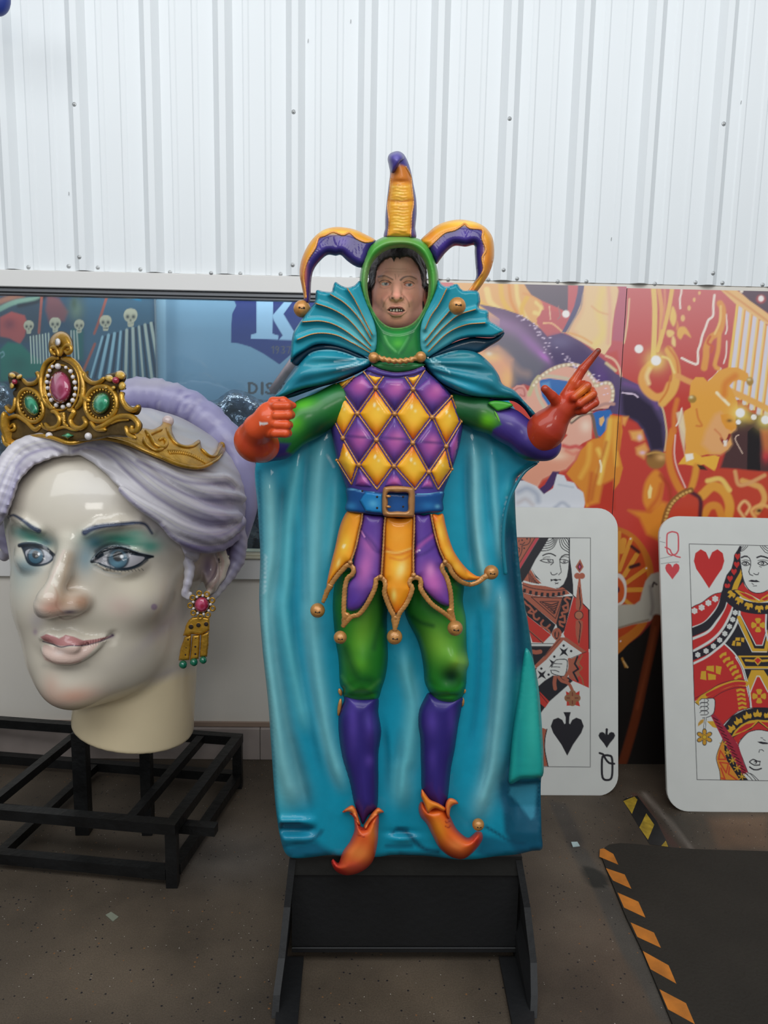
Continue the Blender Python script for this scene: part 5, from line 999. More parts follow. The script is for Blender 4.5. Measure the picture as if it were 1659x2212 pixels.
sl = Paint(SP).edge(20, (26, 20, 74), .8).blob(762, 1560, 11, 60, (92, 70, 170), .7).blob(800, 1570, 12, 34, (92, 70, 168), .6).blob(797, 1643, 9, 12, (96, 72, 170), .7).blob(780, 1700, 14, 50, (66, 50, 140), .5)
st1 = Relief(P_('744,1500 742,1513 731,1546 731,1587 739,1640 753,1687 763,1735 774,1764 784,1782 797,1762 815,1745 818,1696 818,1629 821,1607 824,1577 818,1540 816,1505 780,1500'), .058, 42, .004, lambda x, y, d: .010*np.exp(-((x-800)/14)**2-((y-1572)/34)**2), step=4)
st1.build('stocking', pgs, jest, mj, sl)
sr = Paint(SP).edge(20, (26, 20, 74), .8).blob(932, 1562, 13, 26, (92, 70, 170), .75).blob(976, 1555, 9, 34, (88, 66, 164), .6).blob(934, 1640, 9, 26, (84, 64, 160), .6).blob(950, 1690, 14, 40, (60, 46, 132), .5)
st2 = Relief(P_('925,1495 921,1499 905,1532 902,1562 907,1597 908,1640 909,1661 910,1702 918,1727 935,1742 952,1755 961,1758 967,1730 975,1661 983,1620 991,1566 997,1536 1000,1505 960,1500'), .060, 42, .006, step=4)
st2.build('stocking', pgs, jest, mj, sr)
for a, b in ((('733,1488', '737,1502')), ('736,1510', '731,1545'), ('1002,1488', '1003,1497'), ('999,1508', '999,1525')):
    (x0, y0), (x1, y1) = P_(a)[0], P_(b)[0]; V, F = tube3(np.array([J(x0+(x1-x0)*t, y0+(y1-y0)*t, .018) for t in np.linspace(0, 1, 5)]), [.003, .0055, .006, .005, .003], 8); mk('garter_ribbon', V, F, gold, jest)
SO, SOL = (226, 92, 40), (240, 136, 62)
s1 = Paint(SO).edge(14, (186, 34, 40), .8).blob(776, 1842, 26, 20, (238, 140, 66), .8).blob(768, 1872, 26, 12, (214, 70, 70), .5).blob(806, 1800, 10, 24, (240, 138, 54), .7).line(M_('1110,970 1150,1000 1200,1000'), 2, (150, 34, 30), 1).line(M_('1100,1055 1130,1065 1180,1080'), 2, (150, 34, 30), 1)
s1.line(M_('830,1360 880,1440 960,1480'), 9, (200, 30, 34), 5, .8)
shL = Relief(M_('985,800 1050,860 1060,920 1060,1010 1010,1130 940,1230 905,1330 885,1370 850,1345 825,1322 808,1345 818,1400 865,1465 960,1506 1080,1492 1200,1430 1280,1330 1325,1150 1335,1000 1342,870 1330,820 1250,860 1180,960 1130,940 1080,830'), .062, 24, .008, step=3)
shL.build('shoe', pgs, jest, mj, s1)
for q in ('930,800 975,755 1040,722 1085,770 1115,870 1135,945 1100,930 1075,860 1040,815 990,795 950,805', '1395,800 1360,762 1325,750 1270,800 1215,880 1170,955 1195,990 1230,930 1290,860 1350,815'):
    Relief(M_(q), .016, 8, lambda x, y: shL.h(x, y)*.6+.030, step=3).build('shoe_cuff', pgs, jest, mj, Paint(SOL).edge(5, (206, 70, 50), .8), back=.03)
s2 = Paint((230, 96, 34)).edge(13, (176, 30, 34), .8).blob(948, 1790, 16, 30, (244, 150, 36), .8, -.3).blob(985, 1826, 20, 12, (240, 140, 70), .7, .4).blob(1030, 1815, 14, 14, (206, 40, 40), .7).line(N_('495,850 510,865 545,850'), 2, (150, 30, 26), 1).line(N_('500,900 525,920 555,895'), 2, (150, 30, 26), 1)
shR = Relief(N_('250,640 330,700 430,690 495,710 530,760 560,820 610,920 680,990 740,1020 790,985 830,955 880,965 892,1030 850,1110 780,1190 700,1242 620,1245 520,1205 430,1125 360,1000 300,880 235,800 215,700'), .066, 24, .012, step=3)
shR.build('shoe', pgs, jest, mj, s2)
Relief(N_('250,512 290,560 340,620 430,660 500,712 480,745 400,715 350,735 315,775 290,720 262,640 240,580'), .016, 8, .070, step=3).build('shoe_cuff', pgs, jest, mj, Paint((244, 140, 40)).edge(5, (206, 70, 40), .8).line(N_('240,540 225,650 240,760'), 3, (190, 40, 40)), back=.05)
Relief(N_('497,720 505,650 540,605 600,618 635,662 600,672 560,700 545,760 540,820 515,790'), .014, 7, .066, step=3).build('shoe_cuff', pgs, jest, mj, Paint(SOL).edge(5, (206, 80, 60), .8), back=.05)

# ---- bells
def bell(x, y, r, h, parent=None):
    c = J(x, y, h); R = r*SJ*1.03
    V, F = uvsphere(c, R, 20, 12); o = mk('bell', V, F, gold, parent or jest)
    slot = []
    for sx in (-.22, .30): slot.append(uvsphere(c+np.array([sx*R, -R*.90, .10*R-abs(sx)*.3*R]), R*.13, 8, 6))
    slot.append(tube3(np.array([c+np.array([-.22*R, -R*.95, .08*R]), c+np.array([.04*R, -R*.99, -.05*R]), c+np.array([.30*R, -R*.93, .02*R])]), R*.05, 6))
    V, F = merge(slot); mk('bell_slot', V, F, mat('dark_recess', (40, 26, 16), .7), o); return o
# ---- tunic
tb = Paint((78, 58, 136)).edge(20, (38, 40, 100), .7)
tun = Relief(B_('545,60 450,130 300,215 135,262 95,420 65,600 90,850 150,1150 215,1350 262,1490 275,1560 420,1590 600,1600 820,1605 1050,1600 1240,1590 1370,1560 1392,1480 1470,1280 1560,1000 1608,700 1575,540 1475,395 1340,250 1200,130 1130,62 1000,112 830,128 680,100'), .012, 10, HT, step=5)
tun.build('tunic', pg, jest, mj, tb, hb=0.)
S = {k: B_(v)[0] for k, v in dict(S00='195,335', S01='597,310', S02='1028,325', S03='1475,408', S10='68,600', S11='385,605', S12='815,610', S13='1250,650', S14='1588,700', S20='218,890', S21='605,910', S22='1025,945', S23='1412,985', S30='145,1145', S31='400,1200', S32='808,1215', S33='1212,1280', S34='1482,1250', S40='318,1425', S41='612,1482', S42='1050,1490', S43='1318,1485', T0='350,175', T1='455,118', T2='690,178', T3='935,182', T4='1165,105', T5='1215,155', T6='137,262', T7='410,150').items()}
def inset(pts, k=3.0):
    c = np.mean(pts, 0); return [p+(c-p)/np.linalg.norm(c-p)*k for p in pts]
def dia(keys, orange, extra=None):
    pts = [S[k] if isinstance(k, str) and k in S else B_(k)[0] for k in keys]; c = np.mean(pts, 0); w_ = np.ptp([p[0] for p in pts]); h_ = np.ptp([p[1] for p in pts])
    if orange:
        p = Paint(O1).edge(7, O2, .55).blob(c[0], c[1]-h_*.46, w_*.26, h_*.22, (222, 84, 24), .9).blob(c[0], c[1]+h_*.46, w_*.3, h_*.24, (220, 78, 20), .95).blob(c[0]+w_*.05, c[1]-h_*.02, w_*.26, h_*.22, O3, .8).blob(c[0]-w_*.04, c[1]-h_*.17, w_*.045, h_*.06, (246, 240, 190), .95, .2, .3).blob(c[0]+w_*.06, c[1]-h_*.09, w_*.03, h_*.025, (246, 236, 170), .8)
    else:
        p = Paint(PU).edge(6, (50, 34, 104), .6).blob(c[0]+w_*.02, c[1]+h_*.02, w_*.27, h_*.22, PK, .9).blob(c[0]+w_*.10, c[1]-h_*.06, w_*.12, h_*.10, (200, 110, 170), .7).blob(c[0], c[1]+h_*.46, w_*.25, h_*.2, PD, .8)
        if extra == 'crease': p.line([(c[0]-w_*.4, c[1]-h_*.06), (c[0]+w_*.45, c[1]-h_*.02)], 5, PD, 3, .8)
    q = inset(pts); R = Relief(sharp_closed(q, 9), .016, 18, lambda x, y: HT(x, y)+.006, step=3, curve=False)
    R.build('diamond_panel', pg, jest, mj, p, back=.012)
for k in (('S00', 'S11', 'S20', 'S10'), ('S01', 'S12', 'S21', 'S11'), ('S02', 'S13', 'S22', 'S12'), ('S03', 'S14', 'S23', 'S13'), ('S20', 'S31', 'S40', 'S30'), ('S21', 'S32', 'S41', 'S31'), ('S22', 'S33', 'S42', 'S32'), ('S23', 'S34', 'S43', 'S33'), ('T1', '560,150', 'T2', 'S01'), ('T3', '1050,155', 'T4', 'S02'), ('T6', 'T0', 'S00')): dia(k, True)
for k in (('T7', '450,140', 'S01', 'S11', 'S00', 'T0'), ('T2', 'T3', 'S02', 'S12', 'S01'), ('T5', '1345,255', 'S03', 'S13', 'S02'), ('S14', '1560,1000', 'S34', 'S23')): dia(k, False)
for k in (('S11', 'S21', 'S31', 'S20'), ('S12', 'S22', 'S32', 'S21'), ('S13', 'S23', 'S33', 'S22')): dia(k, False, 'crease')
for k in (('S31', '600,1480', '330,1460'), ('S32', '950,1470', '660,1470'), ('S33', '1300,1490', '1080,1490')): dia(k, False)
def rope(pts, r, hf, name='rope_trim', parent=None, turns=110, m=None, flat=1., lift=.0, rope_=.28, sides=8, ends=None):
    P = smooth_open(np.array(pts), 2.0) if len(pts) > 2 else smooth_open(np.array(pts, float), 2.0)
    hh = hf(P[:, 0], P[:, 1])+lift; X = atY(P[:, 0], P[:, 1], YJ-hh); rr = np.full(len(P), r*SJ)
    if ends: rr = rr*np.interp(np.linspace(0, 1, len(P)), ends[0], ends[1])
    V, F = tube3(X, rr, sides, rope_, turns, flat=flat); return mk(name, V, F, m or gold, parent or jest)
HTr = lambda x, y: HT(x, y)+.012
for a, b in (('S00', 'S11'), ('S11', 'S21'), ('S21', 'S32'), ('S32', 'S42'), ('S01', 'S12'), ('S12', 'S22'), ('S22', 'S33'), ('S33', 'S43'), ('S02', 'S13'), ('S13', 'S23'), ('S23', 'S34'), ('S20', 'S31'), ('S31', 'S41'), ('S00', 'S10'), ('S10', 'S20'), ('S01', 'S11'), ('S11', 'S20'), ('S30', 'S40'), ('S31', 'S40'), ('S02', 'S12'), ('S12', 'S21'), ('S21', 'S31'), ('S03', 'S13'), ('S13', 'S22'), ('S22', 'S32'), ('S32', 'S41'), ('S03', 'S14'), ('S14', 'S23'), ('S23', 'S33'), ('S33', 'S42'), ('S34', 'S43'), ('T1', 'S01'), ('T2', 'S01'), ('T3', 'S02'), ('T4', 'S02'), ('T0', 'S00'), ('T6', 'S00')):
    rope([S[a], S[b]], 1.75, HTr)
for k in ('S00', 'S01', 'S02', 'S03', 'S11', 'S12', 'S13', 'S14', 'S20', 'S21', 'S22', 'S23', 'S30', 'S31', 'S32', 'S33', 'S34'):
    x, y = S[k]; e = .6 if k in ('S30', 'S34', 'S14', 'S03') else 1.
    V, F = uvsphere(J(x, y, float(HT(x, y))+.014), 5.2*e*SJ, 12, 8); mk('stud', V, F, gold, jest)
# collar bands
Relief(B_('560,50 600,15 1130,25 1135,62 1000,112 830,130 680,104'), .01, 8, lambda x, y: HT(x, y)+.004, step=3).build('collar_band', pg, jest, mj, Paint((40, 120, 60)).edge(5, (20, 70, 50), .7), back=.03)
Relief(B_('478,105 552,58 680,104 830,130 1000,112 1138,64 1172,104 1050,164 830,192 640,168 505,118'), .008, 6, lambda x, y: HT(x, y)+.010, step=3).build('collar_band', pg, jest, mj, Paint((74, 56, 136)).line(B_('552,60 680,106 830,132 1000,114 1138,66'), 1.4, (200, 150, 200), .8).edge(5, (48, 36, 100), .6), back=.03)
# ---- skirt
def skirt(q, p, T=.018, lift=.010): Relief(C_(q), T, 22, lambda x, y: HT(x, y)+lift+.02*np.clip((y-1120)/150, 0, 1), step=3.5, curve=True).build('skirt_panel', pg, jest, mj, p, back=.03)
HS = lambda x, y: HT(x, y)+.010+.02*np.clip((y-1120)/150, 0, 1)
skirt('345,238 400,245 462,258 455,330 438,400 410,530 378,640 330,672 290,716 240,770 195,830 172,855 182,780 212,650 240,540 270,400 300,310', Paint((240, 160, 30)).edge(9, (222, 90, 24), .75).blob(745, 1178, 10, 22, (246, 196, 60), .9, .3).blob(743, 1180, 4, 7, (250, 240, 190), .95, .5, .3).blob(765, 1120, 9, 30, (240, 150, 36), .8).blob(731, 1216, 3, 9, (250, 226, 130), .9, .3))
skirt('472,262 540,272 636,290 632,400 622,520 614,680 606,780 582,800 572,870 520,940 450,1030 385,1056 335,1035 330,950 342,840 398,765 388,690 412,540 442,400 460,320', Paint((94, 60, 148)).edge(8, (66, 36, 124), .7).blob(790, 1225, 16, 40, (190, 104, 176), .9, .2).blob(795, 1180, 12, 22, (176, 96, 166), .8, -.5).blob(760, 1295, 22, 20, (84, 50, 156), .7).line(C_('445,400 520,470 600,570'), 5, (54, 34, 110), 4, .8).line(C_('470,440 560,560 610,580'), 3, (54, 34, 110), 3, .7).line(C_('455,400 450,390 480,450'), 1.5, (220, 150, 210), 1))
skirt('652,290 760,296 880,290 882,400 880,520 876,680 872,770 850,830 862,885 820,985 742,1082 695,1010 645,885 652,815 630,770 636,600 640,480', Paint((240, 150, 24)).edge(8, (218, 92, 20), .7).blob(858, 1115, 22, 14, (226, 110, 26), .7).blob(860, 1160, 18, 16, (240, 160, 40), .8).blob(862, 1225, 18, 26, (248, 196, 60), .85).blob(866, 1230, 8, 16, (250, 226, 140), .8, .3).blob(851, 1286, 5, 12, (250, 220, 110), .9).line(C_('645,540 740,590 860,560'), 6, (206, 96, 20), 4, .85).line(C_('660,570 750,580 860,545'), 3, (250, 210, 110), 2, .8).line(C_('690,620 780,640 860,600'), 3, (214, 100, 20), 3, .8).blob(858, 1318, 8, 14, (236, 110, 26), .8), T=.022)
skirt('888,270 960,276 1022,272 1050,420 1086,560 1128,665 1104,700 1138,765 1172,880 1180,1000 1150,1016 1080,985 980,895 942,830 930,790 885,760 890,600 892,500', Paint((92, 58, 148)).edge(8, (66, 36, 124), .7).blob(935, 1255, 20, 34, (196, 100, 176), .95, -.4).blob(930, 1232, 9, 14, (220, 140, 196), .7).blob(955, 1295, 14, 10, (120, 66, 160), .6).line(C_('890,570 960,500 1050,430'), 6, (176, 84, 160), 4, .8).line(C_('890,610 980,580 1060,520'), 5, (58, 34, 112), 4, .8).line(C_('885,580 930,560'), 2, (240, 220, 244), 1.2).line(C_('900,500 960,470 1040,410'), 3, (60, 36, 116), 3, .7), lift=.012)
skirt('1030,270 1080,272 1120,265 1140,350 1166,450 1205,560 1262,650 1330,725 1395,770 1440,775 1390,802 1300,805 1235,765 1185,695 1142,650 1092,545 1055,400', Paint((240, 156, 30)).edge(8, (226, 92, 30), .75).blob(952, 1150, 7, 20, (246, 196, 70), .85, -.2).blob(968, 1195, 8, 16, (246, 190, 60), .8, -.4).blob(985, 1225, 12, 8, (246, 190, 70), .7, .6).blob(940, 1118, 8, 10, (224, 100, 30), .8), lift=.02)
for q in ('464,258 455,330 438,400 410,530 368,655', '650,290 640,400 634,520 618,775', '884,270 884,400 878,560 880,760', '1022,268 1050,410 1090,550 1135,652'): rope(C_(q), 2.1, lambda x, y: HS(x, y)+.016)
tr_ = ('140,985 190,870 250,780 310,712 340,684 375,690 392,722 380,756 342,790 322,860 314,960 312,1060 318,1130 305,1185', '308,1180 370,1105 430,1085 480,1030 525,955 560,880 572,830 575,800 605,785 640,805 650,850 642,905 662,970 690,1040 722,1110 728,1215',
       '730,1205 760,1085 812,1010 848,940 868,870 846,830 855,798 892,782 930,795 940,830 938,870 975,935 1035,1005 1115,1062 1175,1110 1212,1150', '1215,1150 1192,1070 1188,1000 1180,900 1152,790 1118,730 1112,692 1135,672 1168,692 1192,742 1235,792 1290,828 1350,838 1420,812 1465,772')
for i, q in enumerate(tr_):
    rope(C_(q), 5.2, lambda x, y: HS(x, y)+.014, 'scalloped_trim', turns=110, flat=.55, rope_=.12, sides=10, ends=([0, .06, .9, 1], [.7, 1, 1, .9]))
for q in ('165,900 190,870 205,840', '310,1180 318,1120 345,1080', '725,1180 722,1130 735,1100', '1205,1130 1185,1080 1175,1040', '1400,815 1440,790 1480,765'): rope(C_(q), 7.5, lambda x, y: HS(x, y)+.012, 'trim_point', turns=60, rope_=.05, flat=.7, sides=10, ends=([0, 1], [.6, 1]))
for q in ('365,660', '612,776', '880,760', '1136,655'):
    x, y = C_(q)[0]; V, F = uvsphere(J(x, y, float(HS(x, y))+.022), 5.2*SJ, 12, 8); mk('stud', V, F, gold, jest)
for x, y, r in ((98, 1050, 58), (283, 1270, 51), (725, 1265, 60), (1218, 1195, 60), (1512, 740, 58)): bell(660+x/3.77, 1040+y/3.77, r/3.77, float(HS(660+x/3.77, 1040+y/3.77))+(.03 if x in (283, 1218) else .005))
# ---- belt
HB = lambda x, y: HT(x, y)+.030
belt = Relief(C_('338,52 480,72 620,88 760,94 900,98 1010,95 1124,84 1118,160 1116,242 1000,256 900,265 760,272 620,275 480,262 330,236 336,150'), .008, 8, HB, step=3.5).build('belt', pg, jest, mj, Paint((14, 74, 138)).edge(5, (6, 34, 84), .8).blob(758, 1093, 12, 8, (52, 140, 196), .7).blob(925, 1092, 16, 8, (40, 120, 180), .7).blob(945, 1094, 5, 4, (110, 190, 220), .7).line(C_('350,62 480,80 600,94'), 2, (110, 180, 216), 1.2, .8).line(C_('910,98 1010,96 1110,86'), 2.4, (130, 196, 224), 1, .8), back=.045)
Relief(C_('438,155 488,82 560,92 628,102 628,262 560,256 490,246'), .006, 5, lambda x, y: HB(x, y)+.010, step=3, curve=False).build('belt_tip', pg, belt, mj, Paint((24, 122, 182)).blob(806, 1088, 10, 8, (90, 176, 214), .7).edge(4, (10, 70, 130), .7), back=.012)
Relief(C_('632,62 660,42 750,36 860,48 888,68 892,170 884,276 856,292 750,290 655,284 628,262 622,160'), .010, 5, lambda x, y: HB(x, y)+.014, step=2.6, holes=[C_('672,94 750,92 832,96 833,168 829,240 750,242 674,240 672,168')]).build('buckle', mat('buckle_gold', (178, 126, 74), .4, metal=.3, coat=.3, bump=.15), belt, mj, None, back=.02)
for y in (120, 205):
    x0, y0 = C_('660,%d' % y)[0]; x1, y1 = C_('690,%d' % (y+2))[0]; V, F = tube3(np.array([J(x0, y0, float(HB(x0, y0))+.024), J((x0+x1)/2, (y0+y1)/2, float(HB(x0, y0))+.028), J(x1, y1, float(HB(x0, y0))+.020)]), [.003, .0035, .0025], 8); mk('buckle_prong', V, F, gold, belt)
for x, y in ((583, 125), (583, 215), (795, 125), (795, 205), (462, 78)):
    q = C_('%d,%d' % (x, y))[0]; V, F = uvsphere(J(q[0], q[1], float(HB(*q))+.017), .0028, 8, 6, (1, .4, 1)); mk('belt_hole', V, F, MATS['dark_recess'], belt)

# ---- hood, neck, hat
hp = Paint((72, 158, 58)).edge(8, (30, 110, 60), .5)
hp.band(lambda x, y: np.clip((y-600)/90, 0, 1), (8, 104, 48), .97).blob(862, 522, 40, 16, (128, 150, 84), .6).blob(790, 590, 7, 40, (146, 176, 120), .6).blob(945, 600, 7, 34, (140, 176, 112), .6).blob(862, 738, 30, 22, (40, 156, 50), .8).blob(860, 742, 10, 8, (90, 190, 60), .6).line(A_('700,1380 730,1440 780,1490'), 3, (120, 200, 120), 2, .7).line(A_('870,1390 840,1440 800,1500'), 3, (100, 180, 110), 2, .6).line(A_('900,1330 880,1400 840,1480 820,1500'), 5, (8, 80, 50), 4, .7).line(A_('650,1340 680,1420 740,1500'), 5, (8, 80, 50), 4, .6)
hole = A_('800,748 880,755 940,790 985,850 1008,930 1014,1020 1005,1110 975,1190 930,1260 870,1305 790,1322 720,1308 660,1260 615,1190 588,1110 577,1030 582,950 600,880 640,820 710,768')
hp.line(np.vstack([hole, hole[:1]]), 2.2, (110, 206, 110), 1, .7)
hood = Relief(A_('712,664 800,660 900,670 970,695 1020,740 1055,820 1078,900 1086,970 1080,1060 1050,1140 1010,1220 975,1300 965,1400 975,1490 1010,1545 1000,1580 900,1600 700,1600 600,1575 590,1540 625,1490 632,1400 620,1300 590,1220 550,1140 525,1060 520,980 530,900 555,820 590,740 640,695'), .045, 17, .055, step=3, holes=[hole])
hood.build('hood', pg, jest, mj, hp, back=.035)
rope(A_('655,1535 720,1552 800,1560 880,1552 925,1538'), 5.4, lambda x, y: HT(x, y)+.030, 'cape_cord', turns=70, rope_=.22, sides=10)
for x, y in ((622, 1535), (958, 1530)):
    q = A_('%d,%d' % (x, y))[0]; V, F = uvsphere(J(q[0], q[1], .115), 11.3*SJ, 18, 12); mk('cord_knob', V, F, gold, jest)
YO, YL2 = (226, 158, 40), (240, 190, 70)
def wr(fr, amp, lines): # crinkles across a horn
    def f(x, y, d):
        dd, _, par = segdist(x, y, lines, False); return amp*np.sin(par*fr+1.5*np.sin(x*.13+y*.07))*np.exp(-(dd/14.)**2)
    return f
def horn(q, yel, trim, T, rim, parent=None, blobs=(), crin=None, base=(54, 40, 116)):
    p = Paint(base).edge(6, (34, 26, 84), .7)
    for b in blobs:
        if b[-1] == 'u': p.blob(*b[:-1])
    p.poly(yel, YO, .8)
    for b in blobs:
        if b[-1] != 'u': p.blob(*b)
    R = Relief(q, T, rim, .035, crin, step=3); o = R.build('hat_horn', pg, jest, mj, p, back=.05)
    for t in trim: rope(t, 2.1, lambda x, y: R.h(x, y)+.001, 'braid', o, turns=130, rope_=.22, m=mat('braid_gold', (224, 152, 72), .42, metal=.1, coat=.2))
    return R
tl = A_('615,700 560,705 500,680 450,640 400,655 330,635 270,660 225,680 200,750 150,830 125,900 118,960 130,1040 137,1105')
ql = A_('640,700 560,650 480,615 400,600 330,600 260,620 200,665 150,730 115,800 95,870 90,940 105,1020 118,1090 122,1140 150,1155 165,1130 170,1060 175,980 190,910 230,850 290,800 350,805 385,800 430,840 480,875 530,890 575,860 610,760')
horn(ql, np.vstack([tl, A_('105,1110 80,1020 80,870 100,790 150,700 240,610 330,585 420,590 560,640 640,690')]), [tl], .045, 18,
     blobs=[(740, 520, 14, 14, (84, 60, 160), .8, 'u'), (690, 530, 12, 10, (74, 56, 150), .7, 'u'), (735, 502, 30, 5, (248, 206, 90), .8), (655, 590, 8, 40, (222, 120, 40), .8), (700, 500, 20, 6, (246, 200, 80), .7)], crin=wr(1.1, .0005, A_('600,760 480,760 350,720 240,760 170,860')))
tr2 = A_('1015,745 1060,700 1130,640 1200,620 1250,590 1275,575 1310,605 1400,620 1400,680 1425,760 1400,820 1410,900 1380,960 1340,1010 1275,1100')
qr = A_('955,700 1010,640 1070,590 1140,560 1230,545 1320,555 1390,580 1440,620 1475,680 1485,760 1480,840 1450,930 1415,990 1380,1040 1330,1100 1280,1140 1262,1120 1255,1095 1290,1060 1330,1010 1355,950 1350,860 1345,780 1340,730 1280,740 1200,735 1140,780 1100,830 1070,865 1045,830 1000,760')
horn(qr, np.vstack([tr2, A_('1290,1150 1400,1040 1470,940 1500,840 1505,760 1490,660 1440,590 1330,535 1230,525 1130,540 1060,580 940,690 1000,755')]), [tr2], .048, 19,
     blobs=[(1005, 505, 18, 12, (84, 60, 160), .7, 'u'), (960, 530, 12, 16, (76, 56, 150), .7, 'u'), (1005, 482, 40, 6, (248, 210, 90), .85), (1055, 560, 10, 40, (220, 120, 36), .8), (930, 510, 14, 12, (226, 130, 40), .7), (1020, 630, 12, 12, (206, 80, 40), .8)], crin=wr(1.1, .0005, A_('1040,780 1150,700 1280,640 1380,680 1380,900')))
tcL = A_('745,250 738,330 722,450 732,560 722,665'); tcR = A_('850,165 885,235 893,300 905,430 892,520 885,668')
qc = A_('708,690 704,600 705,520 714,420 728,300 738,215 730,160 721,110 738,72 790,54 832,72 862,120 886,190 906,290 926,400 929,500 920,600 910,690')
cp_ = Paint((70, 60, 130)).poly(np.vstack([tcL, tcR[::-1]]), (232, 162, 44), 1).poly(A_('745,205 765,205 800,150 850,160 885,235 893,280 740,280 735,240'), (206, 120, 40), 3).blob(862, 480, 14, 24, (246, 196, 66), .8).blob(862, 420, 12, 18, (246, 200, 80), .7)
for y in (395, 432): cp_.line([(842, y), (862, y+3), (888, y)], 5, (196, 112, 36), 3, .7)
for i in range(16): cp_.line([(842+(i*7) % 9, 402+i*6.6), (862, 405+i*6.6+2*math.sin(i*2.1)), (884-(i*5) % 8, 402+i*6.6)], 1.3, (196, 116, 40) if i % 2 else (250, 216, 120), 1, .6)
cp_.poly(A_('718,110 735,60 790,48 840,70 862,120 880,180 850,165 815,130 785,175 765,208 742,205 730,160'), (64, 54, 132), 1).blob(856, 338, 8, 9, (110, 104, 176), .7).line(A_('810,110 790,160'), 2.5, (220, 214, 240), 1.5, .8)
Rc = Relief(qc, .052, 26, .035, lambda x, y, d: .0022*np.sin(y*.95+np.sin(x*.2)*1.2)*(y > 395)*(y < 505)*np.exp(-((x-864)/18)**2)-.006*np.exp(-((y-393)/5)**2)-.004*np.exp(-((y-435)/5)**2), step=3)
oc = Rc.build('hat_horn', pg, jest, mj, cp_, back=.05)
for t in (tcL, tcR): rope(t, 1.7, lambda x, y: Rc.h(x, y)+.001, 'braid', oc, turns=130)
Relief(A_('722,108 738,74 790,56 830,76 838,110 812,134 786,176 768,206 744,206 732,160'), .022, 9, lambda x, y: Rc.h(x, y)+.002, step=2.5).build('hat_tip', pg, oc, mj, Paint((72, 60, 144)).edge(4, (44, 34, 100), .7).blob(856, 340, 7, 8, (130, 124, 190), .6), back=.02)
bell(1033, 1781, 13.2, .075); bell(652.3, 667.2, 17, .055); bell(987.7, 661.1, 16.6, .150)

# ---- collar fans and shoulder mantles
def fan(q, lines, origin, light):
    p = Paint((12, 140, 160)).edge(6, (4, 90, 120), .6).blob(light[0], light[1], 36, 46, (112, 196, 200), .85, light[2])
    LN = [smooth_open(l, 6) for l in lines]
    def hf(x, y, d):
        r_ = np.hypot(x-origin[0], y-origin[1]); z = .00016*r_
        for l in LN:
            dd, _, _ = segdist(x, y, l, False); z = z+.010*np.exp(-(dd/5.)**2)*np.clip(r_/60, .2, 1)
        return z
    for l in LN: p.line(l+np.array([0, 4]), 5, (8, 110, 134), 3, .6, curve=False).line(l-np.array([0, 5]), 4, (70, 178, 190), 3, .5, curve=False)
    R = Relief(q, .010, 8, .070, hf, step=3.2, curve=True); o = R.build('collar_fan', pg, jest, mj, p, back=.02)
    for l in LN: rope(l, 1.15, lambda x, y: R.h(x, y)+.001, 'piping', o, turns=150, rope_=.3, sides=6)
    return o
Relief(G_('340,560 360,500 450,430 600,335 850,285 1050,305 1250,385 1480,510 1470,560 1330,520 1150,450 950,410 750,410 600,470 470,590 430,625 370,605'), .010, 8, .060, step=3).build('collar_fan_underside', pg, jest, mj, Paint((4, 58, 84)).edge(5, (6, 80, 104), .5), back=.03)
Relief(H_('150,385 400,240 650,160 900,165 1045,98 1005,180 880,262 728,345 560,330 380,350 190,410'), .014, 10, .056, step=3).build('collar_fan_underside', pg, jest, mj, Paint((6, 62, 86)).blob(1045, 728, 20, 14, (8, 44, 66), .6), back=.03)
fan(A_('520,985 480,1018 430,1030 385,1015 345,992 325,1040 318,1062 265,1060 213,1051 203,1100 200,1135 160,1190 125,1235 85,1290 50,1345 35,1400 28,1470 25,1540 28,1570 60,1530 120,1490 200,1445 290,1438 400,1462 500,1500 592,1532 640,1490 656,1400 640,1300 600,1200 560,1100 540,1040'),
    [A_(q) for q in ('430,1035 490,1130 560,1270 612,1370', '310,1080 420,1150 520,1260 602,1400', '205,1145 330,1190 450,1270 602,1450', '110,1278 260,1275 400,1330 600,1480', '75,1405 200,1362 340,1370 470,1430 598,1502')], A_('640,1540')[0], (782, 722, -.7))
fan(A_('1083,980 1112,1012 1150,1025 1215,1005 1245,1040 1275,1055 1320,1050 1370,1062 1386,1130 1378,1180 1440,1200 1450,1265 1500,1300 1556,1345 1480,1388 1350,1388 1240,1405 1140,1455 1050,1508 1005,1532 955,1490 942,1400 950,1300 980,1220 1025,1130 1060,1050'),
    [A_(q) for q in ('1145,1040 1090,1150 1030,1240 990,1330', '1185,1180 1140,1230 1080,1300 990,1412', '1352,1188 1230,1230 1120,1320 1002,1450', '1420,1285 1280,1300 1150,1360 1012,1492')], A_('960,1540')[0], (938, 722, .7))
def mantle(q, hem, p, lift=.088):
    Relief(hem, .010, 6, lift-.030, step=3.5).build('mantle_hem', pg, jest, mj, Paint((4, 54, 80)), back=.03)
    return Relief(q, .026, 26, lift, lambda x, y, d: .004*np.sin((np.arctan2(y-778, x-860))*34)*np.clip(np.hypot(x-860, y-778)/90, 0, 1), step=3.5).build('mantle', pg, jest, mj, p, back=.03)
ml = Paint((22, 128, 148)).edge(7, (6, 90, 116), .7).blob(690, 785, 30, 18, (48, 156, 172), .7, -.5).blob(660, 820, 30, 10, (16, 110, 140), .6, -.4)
for q in ('1300,515 1150,540 980,560', '1340,570 1200,620 1020,665', '1470,545 1320,620 1100,690'): ml.line(G_(q), 2.2, (200, 232, 238), 1.4, .75)
ml.line(G_('600,450 750,392 950,385 1150,430 1330,500 1480,525'), 2.2, (150, 214, 226), 1.2, .8)
